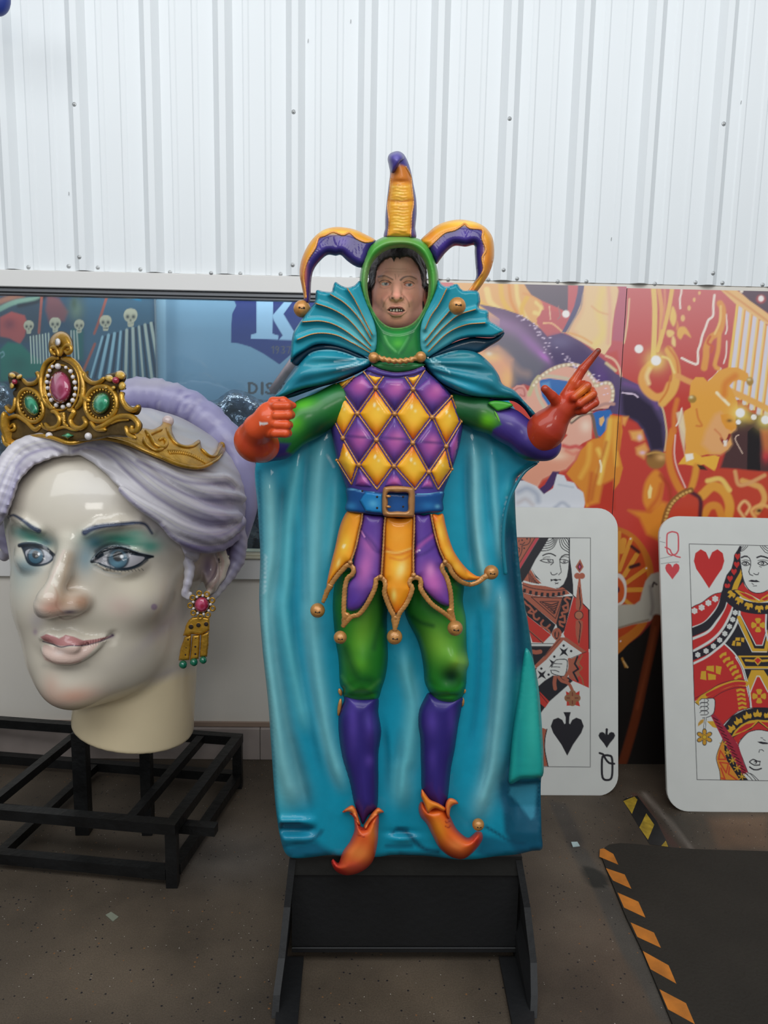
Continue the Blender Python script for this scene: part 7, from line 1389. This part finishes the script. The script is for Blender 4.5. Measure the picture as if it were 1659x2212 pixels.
# brows
fq.line(Q2('632,312 690,282 780,262 900,252 1010,240 1085,252 1135,318'), 13, (44, 60, 92), 2.6, .97, w1=5).line(Q2('650,285 780,262 1000,248'), 1.6, (150, 160, 186), 1.2, .7).line(Q2('290,302 230,268 170,222 100,182 62,198'), 11.5, (48, 64, 94), 2.2, .95, w1=4)
# eyes: liner, white, iris
def eye(o, wht, ix, iy, rx, ry, up, lo, lid, cor):
    fq.line(lid, 9, (40, 52, 66), 3, .75).poly(o, (26, 40, 54), 1.4, curve=True).poly(wht, (178, 176, 182), 1.0, curve=True)
    fq.blob(ix, iy, rx*1.12, ry*1.12, (20, 40, 56), 1, 0, .85)
    fq.blob(ix, iy, rx*.94, ry*.94, (66, 104, 124), 1, 0, .8).blob(ix-rx*.1, iy+ry*.45, rx*.5, ry*.3, (100, 150, 170), .7).blob(ix, iy-ry*.25, rx*.56, ry*.62, (8, 12, 18), 1, 0, .7).blob(ix+rx*.34, iy-ry*.22, rx*.22, ry*.24, (236, 240, 244), 1, 0, .4)
    fq.line(up, 8, (16, 26, 36), 1.4, 1, w1=5).line(lo, 4.5, (34, 52, 66), 1.8, .9).blob(*cor, 3.6, 3, (220, 214, 216), .9)
    fq.line(up-[0, 3], 1.5, (150, 170, 180), 1.2, .6)
eye(Q2('684,530 720,470 770,430 850,408 940,425 1030,462 1140,492 1090,520 1040,560 960,590 870,592 790,570 730,545'), Q2('728,522 765,492 830,468 930,470 1020,486 1080,500 1030,545 950,572 850,572 770,552'), 255, 1207, 23.5, 22, Q2('686,528 720,482 775,440 850,420 940,435 1030,468 1142,492'), Q2('745,548 800,572 880,590 960,588 1040,562 1100,518'), Q2('720,455 780,415 860,398 960,420'), (209, 1212))
for i in range(12): a = Q2('%d,%d' % (770+i*26, 580+int(10*math.sin(i*.28))))[0]; fq.line([a, a+[1.5+i*.25, 4.5]], 1.2, (30, 46, 60), .6, .8)
fq.line(Q2('700,585 800,630 900,642 980,610'), 2.4, (236, 230, 222), 2, .7).line(Q2('710,560 800,608 900,620'), 3, (176, 190, 196), 2.5, .6)
fq.poly(Q2('150,395 230,385 330,410 396,470 396,515 345,550 260,565 205,540 180,480 165,440'), (26, 40, 54), 1.6, curve=True).poly(Q2('190,455 250,430 330,440 388,482 380,520 320,545 250,548 212,520'), (170, 172, 180), 1.0, curve=True)
fq.blob(77, 1201, 20.5, 21, (20, 40, 56), 1, 0, .85).blob(77, 1201, 17, 17.5, (56, 98, 120), 1, 0, .8).blob(77, 1198, 9, 10, (8, 12, 18), 1, 0, .7).blob(84, 1197, 4, 4.5, (236, 240, 244), 1, 0, .4)
fq.line(Q2('145,410 200,405 270,410 340,432 398,478'), 8, (16, 26, 36), 1.4).line(Q2('195,500 225,545 290,558 350,545 390,515'), 3.6, (34, 52, 66), 1.8, .9).line(Q2('140,400 200,388 280,392 360,430'), 3, (60, 80, 96), 2, .7)
fq.line([(150, 1200), (140, 1240), (132, 1275), (140, 1300)], 16, (190, 160, 128), 8, .6).line([(138, 1190), (118, 1235), (98, 1280)], 5, (240, 216, 204), 3, .7).blob(172, 1302, 16, 16, (196, 146, 112), .6)
# nostril, lips, mole
fq.blob(150, 1322, 17, 4.5, (84, 66, 90), .85, -.05).line(Q2('430,930 480,960 560,945 640,900'), 2.2, (140, 104, 100), 2, .6).line(Q2('400,700 430,780 420,860 470,915'), 2, (176, 120, 92), 3, .5)
fq.poly(Q2('300,1092 345,1070 395,1082 440,1104 490,1076 550,1090 620,1118 720,1108 840,1080 760,1118 680,1145 600,1158 520,1158 450,1160 380,1140 330,1120'), (196, 134, 132), 1.2).line(Q2('320,1125 400,1148 455,1168 520,1156 620,1156 740,1128 845,1082'), 2.4, (84, 58, 84), 1.0, .95)
fq.poly(Q2('330,1150 400,1165 470,1175 560,1165 640,1160 740,1135 700,1185 650,1235 580,1282 480,1290 400,1282 330,1255 316,1200'), (234, 204, 190), 1.6, curve=True).line(Q2('345,1260 420,1288 520,1292 600,1275'), 3, (190, 140, 130), 2.5, .7).blob(128, 1410, 12, 6, (240, 222, 214), .7)
fq.blob(243, 1372, 5, 4, (64, 46, 72), .95).blob(238, 1376, 8, 4, (110, 84, 104), .6).blob(76, 1365, 5, 7, (176, 150, 170), .7).blob(333, 1311, 8.5, 8.5, (170, 144, 172), .85, 0, .6).line(Q2('330,1305 430,1325 560,1320 650,1300'), 7, (190, 182, 168), 6, .5)
fq.poly([(120, 1540), (440, 1440), (440, 1700), (100, 1700)], (246, 226, 184), 12, .9)
fq.blob(455, 1228, 22, 40, (206, 170, 176), .7).blob(448, 1225, 12, 30, (120, 104, 140), .75).line([(470, 1190), (482, 1215), (474, 1245), (452, 1275), (440, 1290)], 5, (222, 186, 178), 2.5, .8).line([(462, 1190), (470, 1215), (460, 1245), (440, 1270)], 3, (120, 96, 124), 2, .7)
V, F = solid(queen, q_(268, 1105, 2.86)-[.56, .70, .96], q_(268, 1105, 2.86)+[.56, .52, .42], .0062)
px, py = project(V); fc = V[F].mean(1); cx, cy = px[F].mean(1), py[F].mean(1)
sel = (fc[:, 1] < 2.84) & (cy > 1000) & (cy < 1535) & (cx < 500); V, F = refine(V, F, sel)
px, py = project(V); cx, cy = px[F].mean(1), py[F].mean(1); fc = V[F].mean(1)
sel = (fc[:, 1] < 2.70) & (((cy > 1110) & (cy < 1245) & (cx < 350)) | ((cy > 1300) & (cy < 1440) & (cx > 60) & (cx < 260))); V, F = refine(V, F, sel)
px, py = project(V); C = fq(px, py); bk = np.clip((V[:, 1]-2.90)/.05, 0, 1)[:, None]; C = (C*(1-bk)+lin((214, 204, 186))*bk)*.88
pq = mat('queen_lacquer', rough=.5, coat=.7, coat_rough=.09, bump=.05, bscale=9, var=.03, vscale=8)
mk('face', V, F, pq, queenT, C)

# ---- hair
skinpoly = P_('148,982 172,984 205,1002 235,1030 270,1066 312,1096 350,1122 380,1160 400,1200 425,1215 440,1180 500,1170 500,1330 700,1360 700,1900 -500,1900 -500,1115 -40,1120 14,1112 26,1082 40,1040 72,1006 112,990')
locks = [([(152, 962), (185, 950), (225, 955), (262, 978), (300, 1014), (345, 1052), (400, 1086), (455, 1108), (512, 1112)], [15, 20, 22, 23, 23, 22, 21, 19, 14], .020),
         ([(215, 950), (262, 965), (320, 998), (380, 1034), (440, 1060), (500, 1066), (522, 1072)], [14, 18, 22, 23, 22, 18, 12], .012),
         ([(300, 985), (350, 1002), (400, 1022), (450, 1030), (490, 1030), (512, 1050)], [12, 16, 18, 18, 15, 10], .010),
         ([(262, 1052), (300, 1082), (345, 1108), (395, 1138), (445, 1152), (490, 1146), (520, 1122)], [7, 12, 17, 20, 21, 20, 14], .018),
         ([(352, 1130), (385, 1158), (430, 1176), (480, 1172), (512, 1150)], [6, 10, 14, 15, 12], .016),
         ([(140, 962), (112, 950), (78, 954), (44, 968), (18, 998), (-2, 1040), (-18, 1100)], [15, 20, 22, 22, 20, 18, 14], .018),
         ([(30, 1010), (10, 1060), (-10, 1110), (-30, 1150)], [14, 18, 18, 14], .0)]
LK = []
for P0, rs_, out in locks:
    S_ = smooth_open(np.array(P0, float), 14); rr = np.interp(np.linspace(0, 1, len(S_)), np.linspace(0, 1, len(rs_)), rs_)
    X = mE(S_[:, 0], S_[:, 1]+5, out-rr*qpx*.75); LK.append((X, rr*.00158))
LK.append((np.array([q_(505, 1130, 2.88), q_(516, 1170, 2.90), q_(512, 1210, 2.90), q_(496, 1240, 2.88), q_(474, 1270, 2.85), q_(452, 1300, 2.82), q_(442, 1320, 2.82)]), np.array([22, 20, 18, 15, 12, 9, 5])*.0017))
LK.append((np.array([q_(382, 1172, 2.68), q_(400, 1200, 2.68), q_(410, 1228, 2.68), q_(406, 1258, 2.67), q_(398, 1284, 2.67), q_(408, 1292, 2.67), q_(412, 1280, 2.67)]), np.array([10, 12, 12, 10, 8, 6, 4])*.0016))
LK.append((np.array([q_(-20, 1120, 2.90), q_(12, 1160, 2.92), q_(24, 1186, 2.92), q_(10, 1200, 2.94)]), np.array([26, 22, 17, 12])*.0018))
def qhair(P):
    px, py = project(P); dd, ins, _ = segdist(px, py, skinpoly); reg = np.where(ins, dd, -dd)*.0016
    reg = np.where(P[:, 1] < 2.90, reg, (q_(266, 1320, 2.9)[2]-P[:, 2])-.02)
    b = smax(ell(P, EC, ER, AQ), reg, .02)
    for X, r_ in LK:
        c0 = X.mean(0); rad = np.linalg.norm(X-c0, axis=1).max()+r_.max()+.06; m = np.linalg.norm(P-c0, axis=1) < rad
        if m.any():
            Pm = P[m]; dl = np.full(len(Pm), 9.)
            for i in range(len(X)-1): dl = np.minimum(dl, cone(Pm, X[i], X[i+1], r_[i], r_[i+1]))
            b[m] = smin(b[m], dl, .010)
    n = .0012*np.sin(py*.30+px*-.16+2*np.sin(px*.03)); return b+n
V, F = solid(qhair, EC-[.62, .64, .56], EC+[.62, .56, .44], .0066)
px, py = project(V)
sel = (V[F].mean(1)[:, 1] < 2.9); V, F = refine(V, F, sel); px, py = project(V)
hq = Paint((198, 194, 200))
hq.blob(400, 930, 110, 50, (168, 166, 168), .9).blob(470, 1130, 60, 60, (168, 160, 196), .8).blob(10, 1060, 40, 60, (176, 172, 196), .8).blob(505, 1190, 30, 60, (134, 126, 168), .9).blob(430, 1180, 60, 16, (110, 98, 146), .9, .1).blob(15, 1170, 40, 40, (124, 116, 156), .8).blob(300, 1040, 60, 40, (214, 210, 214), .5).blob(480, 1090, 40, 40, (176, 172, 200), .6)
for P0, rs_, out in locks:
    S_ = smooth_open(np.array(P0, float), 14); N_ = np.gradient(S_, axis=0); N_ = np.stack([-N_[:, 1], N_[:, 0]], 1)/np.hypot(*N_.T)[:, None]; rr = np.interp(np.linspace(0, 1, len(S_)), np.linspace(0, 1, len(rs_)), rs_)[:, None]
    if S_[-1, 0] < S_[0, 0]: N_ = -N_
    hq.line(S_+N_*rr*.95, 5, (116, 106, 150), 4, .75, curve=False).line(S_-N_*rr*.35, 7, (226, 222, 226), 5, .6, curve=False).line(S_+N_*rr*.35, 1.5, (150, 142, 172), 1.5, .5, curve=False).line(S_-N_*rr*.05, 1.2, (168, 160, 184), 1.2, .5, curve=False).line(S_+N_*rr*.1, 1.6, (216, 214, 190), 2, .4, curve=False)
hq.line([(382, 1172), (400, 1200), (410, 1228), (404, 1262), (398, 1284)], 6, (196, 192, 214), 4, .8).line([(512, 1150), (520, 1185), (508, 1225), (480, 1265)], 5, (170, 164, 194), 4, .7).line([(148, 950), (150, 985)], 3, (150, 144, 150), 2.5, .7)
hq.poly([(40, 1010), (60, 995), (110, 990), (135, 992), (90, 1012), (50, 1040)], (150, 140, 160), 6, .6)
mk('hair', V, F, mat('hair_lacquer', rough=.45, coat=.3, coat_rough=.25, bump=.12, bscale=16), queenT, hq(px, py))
# rolled band of hair behind
cp3 = smooth_open(np.array([q_(215, 875, 3.02), q_(275, 855, 3.04), q_(330, 853, 3.06), q_(385, 868, 3.07), q_(430, 892, 3.07), q_(474, 932, 3.06), q_(503, 978, 3.05), q_(524, 1035, 3.05), q_(528, 1090, 3.05), q_(516, 1140, 3.06), q_(500, 1190, 3.08)]), .012)
s_ = np.linspace(0, 1, len(cp3)); rr = .066*(1+.05*np.sin(s_*60)+.03*np.sin(s_*143+1))*np.interp(s_, [0, .1, .85, 1], [.85, 1, 1, .6])
V, F = tube3(cp3, rr, 26); px, py = project(V); rq = Paint((150, 146, 184))
rq.blob(330, 826, 90, 14, (172, 168, 180), .8).blob(300, 880, 40, 12, (120, 114, 166), .8).blob(520, 1000, 30, 60, (146, 140, 182), .7)
for x0, y0, x1, y1 in ((338, 868, 332, 890), (390, 845, 380, 890), (402, 850, 398, 895), (425, 862, 405, 905), (440, 880, 415, 930), (470, 905, 440, 950), (500, 930, 462, 975), (522, 960, 480, 990), (545, 1010, 500, 1025), (556, 1060, 515, 1060), (548, 1090, 520, 1092)): rq.line([(x0, y0), ((x0+x1)/2+3, (y0+y1)/2), (x1, y1)], 3.5, (92, 84, 142), 3, .75).line([(x0+6, y0), (x1+7, y1)], 4, (196, 192, 212), 3, .5)
mk('hair_roll', V, F, MATS['hair_lacquer'], queenT, rq(px, py))

# ---- crown
gq = mat('crown_gold', (196, 148, 46), .34, metal=.55, coat=.4, coat_rough=.2, bump=.3, bscale=40, var=.35, vscale=24)
gdk = mat('crown_bronze', (96, 74, 34), .5, metal=.4, bump=.4, bscale=40, var=.4, vscale=20)
crown = None
NP = -(ef*.97); NP = ef*.985+np.array([0, 0, .17]); NP /= np.linalg.norm(NP); PP0 = e_(148, 945, .062)
def mP(px, py, h): return onplane(np.asarray(px, float), py, PP0, NP, np.asarray(h))
co = Q3('545,345 528,280 532,190 575,115 655,76 730,98 782,165 797,245 782,312 722,345 790,385 860,450 905,520 960,508 962,560 1000,600 1060,622 1125,600 1150,550 1235,528 1310,500 1368,540 1368,600 1345,655 1372,705 1300,728 1358,745 1350,810 1392,865 1450,902 1515,868 1536,920 1500,985 1430,985 1500,1025 1548,1090 1530,1160 1470,1190 1440,1230 1200,1225 1000,1262 700,1270 400,1250 200,1265 90,1250 40,1180 60,1080 110,1010 160,970 70,945 48,895 90,868 140,890 165,830 138,745 170,700 112,690 92,600 90,540 150,512 225,548 250,600 330,620 395,590 378,525 432,508 445,480 490,400')
crown = Relief(co, .012, 8, .0, step=3.2).build('crown', gdk, queenT, mP, None, back=.06)
ORG[crown.name] = ORG[queenT.name]
def ct(q, r_, name='scroll', m=None, lift=.012, mp2=mP, ends=((0, .1, .9, 1), (.6, 1, 1, .7)), closed=False, rope_=0):
    Pq = smooth_open(q, 2.2); X = mp2(Pq[:, 0], Pq[:, 1], lift+.004); rr = np.full(len(Pq), r_*.00150)*np.interp(np.linspace(0, 1, len(Pq)), *ends)
    V, F = tube3(X, rr, 8, rope_, 120); return mk(name, V, F, m or gq, crown)
for q, r_ in (('640,372 560,380 490,440 452,560 450,700 480,820 525,905', 5.5), ('675,378 770,392 850,470 900,600 905,740 880,850 830,915', 6.5), ('600,398 545,460 505,560 492,690 520,820 570,900', 2.6), ('700,400 770,430 830,510 858,620 850,760 810,870 770,920', 2.6),
              ('905,520 925,585 1000,640 1080,632 1135,585', 5), ('1320,740 1330,830 1385,915 1460,935 1505,890', 5.5), ('1030,1135 1120,1110 1200,1060 1300,1008 1430,1010 1500,1080 1485,1160 1430,1155 1440,1108', 6), ('985,1060 1050,1140 1150,1148', 4.5),
              ('490,1080 540,1135 620,1112 652,1040 610,960 560,950', 5.5), ('740,930 805,950 765,1040 800,1110 880,1130 935,1080 905,1010', 5.5), ('500,860 560,915 600,905', 4.5), ('430,852 510,772', 5), ('865,772 975,835', 5), ('700,960 680,1020 710,1060', 4), ('620,1000 690,980 700,1080 740,1110', 4),
              ('85,1160 60,1085 112,1022 190,1002 290,1060 380,1145 445,1105', 5.5), ('60,895 110,950 155,905 168,800', 5), ('245,598 300,650 380,640 425,580 402,522', 5), ('110,1120 150,1090 160,1140 120,1160', 4),
              ('40,1200 60,1290 120,1330', 6), ('1365,1110 1400,1200 1480,1240', 5), ('450,1075 470,1120 560,1150 700,1120 820,1150 940,1100', 3.5), ('1200,1085 1290,1050 1400,1040', 2.6)):
    ct(Q3(q), r_)
def ring_q(cx, cy, a, b, rot, r_, name='rim', teeth=0):
    t = np.linspace(0, 2*math.pi, 60); x = cx+a*np.cos(t)*math.cos(rot)-b*np.sin(t)*math.sin(rot); y = cy+a*np.cos(t)*math.sin(rot)+b*np.sin(t)*math.cos(rot)
    X = mP(x/5.027, 700+y/5.027, .014); V, F = tube3(X, r_*.0015, 8, caps=False); L_ = [(V, F)]
    for k in range(teeth):
        t_ = 2*math.pi*k/teeth; f = .82; c = mP((cx+a*f*math.cos(t_)*math.cos(rot)-b*f*math.sin(t_)*math.sin(rot))/5.027, 700+(cy+a*f*math.cos(t_)*math.sin(rot)+b*f*math.sin(t_)*math.cos(rot))/5.027, .016); L_.append(uvsphere(c, .0045, 8, 5))
    V, F = merge(L_); return mk(name, V, F, gq, crown)
ring_q(650, 690, 172, 245, 0, 2.4); ring_q(335, 885, 128, 185, -.35, 5, teeth=22); ring_q(1100, 868, 170, 190, .25, 5.5, teeth=26)
def gem(cx, cy, a, b, rot, T_, col, hl, name='gem', label=None, lift=.014, s_=5.027, ox=0, oy=700, mp2=mP, par=None):
    t = np.linspace(0, 2*math.pi, 28, endpoint=False); x = ox+(cx+a*np.cos(t)*math.cos(rot)-b*np.sin(t)*math.sin(rot))/s_; y = oy+(cy+a*np.cos(t)*math.sin(rot)+b*np.sin(t)*math.cos(rot))/s_
    c = np.array([x.mean(), y.mean()]); w_ = a/s_
    p = Paint(col).edge(w_*.35, tuple(int(v*.45) for v in col), .8).blob(c[0]-w_*.15, c[1]-b/s_*.15, w_*.55, b/s_*.5, hl, .8).blob(c[0]+w_*.05, c[1]+b/s_*.12, w_*.36, b/s_*.38, col, .9, 0, .5).line([(c[0]-w_*.5, c[1]+b/s_*.3), (c[0], c[1]+b/s_*.62), (c[0]+w_*.45, c[1]+b/s_*.3)], w_*.12, hl, w_*.08, .7)
    o = Relief(np.stack([x, y], 1), T_, w_*.95, lift, step=1.8).build(name, mat('gem_lacquer', rough=.15, coat=1., coat_rough=.05), par or crown, mp2, p, back=.02)
    if label: o['label'] = label
    return o
gem(652, 690, 128, 182, -.05, .034, (150, 34, 74), (214, 130, 160), label='large oval ruby-red gem')
gem(340, 885, 78, 125, -.5, .026, (10, 110, 76), (90, 190, 150), label='oval emerald-green gem'); gem(1095, 862, 100, 124, .35, .028, (10, 116, 80), (100, 200, 160), label='oval emerald-green gem')
pearl_m = mat('pearl_white', (212, 206, 206), .3, coat=.7)
sph = uvsphere((0, 0, 0), 1, 16, 10)
def ball(x, y, r_, h, m, name, par=None, mp2=mP, s_=5.027, ox=0, oy=700, k=.0015):
    c = mp2(ox+x/s_, oy+y/s_, h); return mk(name, sph[0]*(r_/s_*k)+c, sph[1], m, par or crown)
for x, y, r_ in [(630, 460, 34), (570, 462, 20), (540, 505, 21), (520, 562, 22), (510, 630, 23), (517, 695, 22), (535, 768, 22), (558, 825, 24), (612, 882, 25), (685, 900, 25), (748, 880, 26), (790, 828, 25), (810, 770, 22), (820, 700, 23), (812, 635, 25), (792, 575, 23), (768, 514, 25), (716, 472, 19), (534, 1212, 38), (960, 1218, 38)]: ball(x, y, r_, .020, pearl_m, 'pearl')
gem(628, 198, 36, 48, 0, .020, (206, 200, 200), (240, 236, 236), 'pearl', lift=.034)
red_m = mat('ruby_stud', (150, 36, 62), .2, coat=.9)
for x, y, r_ in ((160, 628, 30), (1258, 612, 36)): ball(x, y, r_, .026, red_m, 'ruby_stud')
for x, y, a, b, rt in ((130, 558, 46, 34, .4), (208, 572, 40, 30, -.5), (130, 668, 30, 42, .2), (1188, 590, 52, 40, .3), (1305, 555, 62, 50, .3), (1325, 672, 44, 50, .2), (1232, 690, 28, 26, 0), (1152, 690, 22, 20, 0)):
    gem(x, y, a, b, rt, .014, (206, 160, 60), (232, 196, 96), 'petal', lift=.016)
P4 = Q3('660,1215 735,1178 800,1210 735,1252'); gp = Paint((10, 110, 70)).blob(146, 939, 5, 3, (110, 200, 150), .9)
Relief(P4, .012, 9, .014, step=1.8, curve=False).build('gem', MATS['gem_lacquer'], crown, mP, gp)
Relief(Q3('560,330 535,260 540,180 585,115 655,84 725,105 772,170 787,245 765,305 700,325 640,345'), .022, 12, .010, step=2).build('crown_finial', gq, crown, mP, None, back=.02)
for q in ('600,335 560,300 562,262 600,255 630,290 640,345', '655,345 675,285 715,235 765,240 772,290 735,318 705,290'): ct(Q3(q), 4.2, lift=.030)
# side of the crown, following the head
so = Q1('150,700 160,660 260,665 400,690 560,665 700,640 780,600 860,635 905,645 945,650 995,625 1012,600 1058,612 1064,665 1092,720 1132,744 1182,742 1232,714 1248,765 1282,802 1315,808 1342,772 1356,730 1386,735 1392,782 1368,815 1330,852 1240,892 1120,880 1000,832 900,790 800,748 700,722 620,712 540,722 430,740 330,712 240,705')
side = Relief(so, .014, 7, .045, step=3.5).build('crown_band', gq, crown, mE, None, back=.04)
for q, r_ in (('140,705 240,690 330,705 430,735 540,715 620,705 700,715 800,742 900,785 1000,826 1120,874 1240,886 1330,846 1372,806', 4.6), ('900,655 930,700 960,745 1010,760 1030,735 1010,705 985,715', 4.6), ('890,700 900,740 960,780 1010,770', 4), ('1030,640 1050,690 1085,735 1135,757 1190,755 1232,730', 3.4), ('1245,770 1290,812 1330,815 1352,780 1372,745', 3.6), ('1000,650 950,670 910,690', 4)):
    ct(Q1(q), r_, mp2=mE, lift=.058)
for i in range(19):
    t = i/18; x = 1040+t*215; y = 775+t*50-22*math.sin(t*3.1)+14*t; V, F = tube3(np.array([mE(np.array([x/2.86]), np.array([700+y/2.86]), .061)[0], mE(np.array([(x+14)/2.86]), np.array([700+(y+26)/2.86]), .061)[0]]), [.0022, .0028], 6); mk('flute', V, F, gq, side)
ball(1038, 600, 37, .055, mat('pearl_pink', (206, 186, 184), .3, coat=.7), 'pearl', side, mE, 2.86, 0, 700, .0016)
# left end of the crown band
Relief(Q1('5,560 30,540 60,580 70,640 120,690 80,760 40,750 20,700 0,640'), .012, 7, .055, step=3).build('crown_band', gq, crown, mE, None, back=.03)

# ---- ear ring
ear_y = 2.66
mR = lambda x, y, h: atY(x, y, ear_y-np.asarray(h))
er = Relief(Q4('440,1228 560,1215 690,1235 690,1420 640,1445 570,1490 430,1475 380,1505 305,1495 345,1345 385,1270'), .012, 5, 0, step=2, curve=False).build('earring', gq, queenT, mR, None, back=.014)
ORG[er.name] = ORG[queenT.name]
for q in ('325,1515 425,1485 418,1660 392,1850 240,1855 262,1700', '440,1492 548,1480 545,1640 532,1830 402,1852 425,1650', '566,1482 682,1432 675,1620 655,1800 545,1805'): Relief(Q4(q), .012, 4.5, .002, step=2, curve=False).build('earring_drop', gq, er, mR, None, back=.014)
for x, y, r_ in ((420, 1370, 38), (528, 1345, 36), (640, 1330, 36), (378, 1552, 26), (350, 1670, 24), (340, 1772, 26), (490, 1535, 24), (484, 1655, 28), (484, 1760, 28), (628, 1512, 22), (628, 1615, 22), (620, 1722, 22)):
    c = mR(350+x/6.705, 1150+y/6.705, .0125); V, F = uvsphere(c, r_/6.705*.0016, 10, 6, (1, .3, 1)); mk('pierced_hole', V, F, MATS['dark_recess'], er)
    t = np.linspace(0, 2*math.pi, 14); V, F = tube3(mR(350+(x+r_*np.cos(t))/6.705, 1150+(y+r_*np.sin(t))/6.705, .0125), .0011, 5, caps=False); mk('hole_rim', V, F, gq, er)
for k in range(9):
    a = 2*math.pi*k/9+.3; x, y = 575+165*math.cos(a), 1050+172*math.sin(a); t = np.linspace(0, 2*math.pi, 14)
    V, F = tube3(mR(350+(x+34*np.cos(t))/6.705, 1150+(y+34*np.sin(t))/6.705, .012), .0032, 6, caps=False); mk('gold_loop', V, F, gq, er)
    a += .35; c = mR(350+(575+128*math.cos(a))/6.705, 1150+(1050+136*math.sin(a))/6.705, .016); mk('pearl', sph[0]*.0052+c, sph[1], pearl_m, er)
Relief(Q4('450,1050 480,960 575,910 680,960 705,1050 680,1140 575,1190 480,1150'), .008, 5, 0., step=2).build('earring_back', gdk, er, mR, None)
gem(575, 1050, 108, 118, .2, .022, (168, 24, 62), (226, 110, 150), lift=.010, s_=6.705, ox=350, oy=1150, mp2=mR, par=er, label='round ruby-red gem')
gr_m = mat('emerald_ball', (14, 104, 78), .2, coat=.9)
for x, y, r_ in ((305, 1915, 62), (462, 1880, 60), (597, 1850, 56)): ball(x, y, r_, .010, gr_m, 'emerald_ball', er, mR, 6.705, 350, 1150, .0016)

# ---- black welded frame under the head
Q5 = lambda t: Z(0, 1560, 2.9625, t)
steel = mat('black_steel', (22, 23, 24), .45, metal=.3, bump=.35, bscale=30, var=.8, vscale=7, spec=.6)
A = atZ(374, 1912, 0.); ztop = float(atY(372, 1775, A[1])[2])
Cc = atZ(514, 1700, 0.); Bp = atZ(-6, 1742, ztop)
dAB = (Bp-A*[1, 1, 0]-[0, 0, ztop]); dAB[2] = 0; dAB /= np.linalg.norm(dAB); dAC = (Cc-A); dAC[2] = 0; Lc = np.linalg.norm(dAC); dAC /= Lc
LB = 1.25; t_ = .040
fr = thing('steel_frame', A+dAB*LB/2+dAC*Lc/2, 'black welded square-tube frame carrying the giant queen head', 'frame')
def pt(a, c, z): return A*[1, 1, 0]+dAB*a+dAC*c+np.array([0, 0, z])
def bar(p, q, w_=t_, h_=t_, name='rail'): V, F = beam(p, q, w_, h_); mk(name, V, F, steel, fr, smooth=False)
zt_ = ztop-t_/2; zb_ = .050
for a in (0, LB):
    for c in (0, Lc): bar(pt(a, c, 0.001), pt(a, c, zt_-t_/2), name='leg')
for z, nm in ((zt_, 'top_rail'), (zb_+.0, 'bottom_rail')):
    e = t_/2
    bar(pt(-e, 0, z) if z > .1 else pt(e, 0, z), pt(LB+e, 0, z) if z > .1 else pt(LB-e, 0, z), name=nm); bar(pt(-e, Lc, z) if z > .1 else pt(e, Lc, z), pt(LB+e, Lc, z) if z > .1 else pt(LB-e, Lc, z), name=nm)
    for a in (0, LB): bar(pt(a, e+.001, z), pt(a, Lc-e-.001, z), name=nm)
def ac_at(x, y, z): p = atZ(x, y, z)-A; M = np.stack([dAB[:2], dAC[:2]], 1); return np.linalg.solve(M, p[:2])
for x, y in ((283, 1760), (90, 1640)): a = ac_at(x, y, ztop)[0]; bar(pt(a, t_/2+.001, zt_), pt(a, Lc-t_/2-.001, zt_), .034, .034, 'cross_rail')
a = ac_at(60, 1780, .07)[0]; bar(pt(a, t_/2+.001, zb_), pt(a, Lc-t_/2-.001, zb_), .034, .034, 'cross_rail')
zl_ = zt_-.042; bar(pt(-.135, .075, zl_), pt(LB-.06, .075, zl_), .04, .034, 'cross_rail')
yP = 2.86
for x, wpx in ((178, 31), (318, 23)):
    p = atY(x, 1700, yP); bar([p[0], yP, .0015], [p[0], yP, float(q_(x, 1590, yP)[2])+.02], wpx*.00172, .05, 'post')

# dark blue rounded thing hanging at the top left corner
bc = atY(-8, -4, 3.2); V, F = merge([uvsphere(bc, .052, 22, 14, (1.0, .8, 1.2)), tube3([bc+[0, 0, .055], bc+[0, .0, .9], bc+[0, 0, 1.75]], [.003, .003, .003], 6)]); tag(mk('hanging_ball', V, F, mat('blue_plastic', (44, 62, 140), .35)), 'dark blue rounded thing cut off by the top left corner', 'ball')
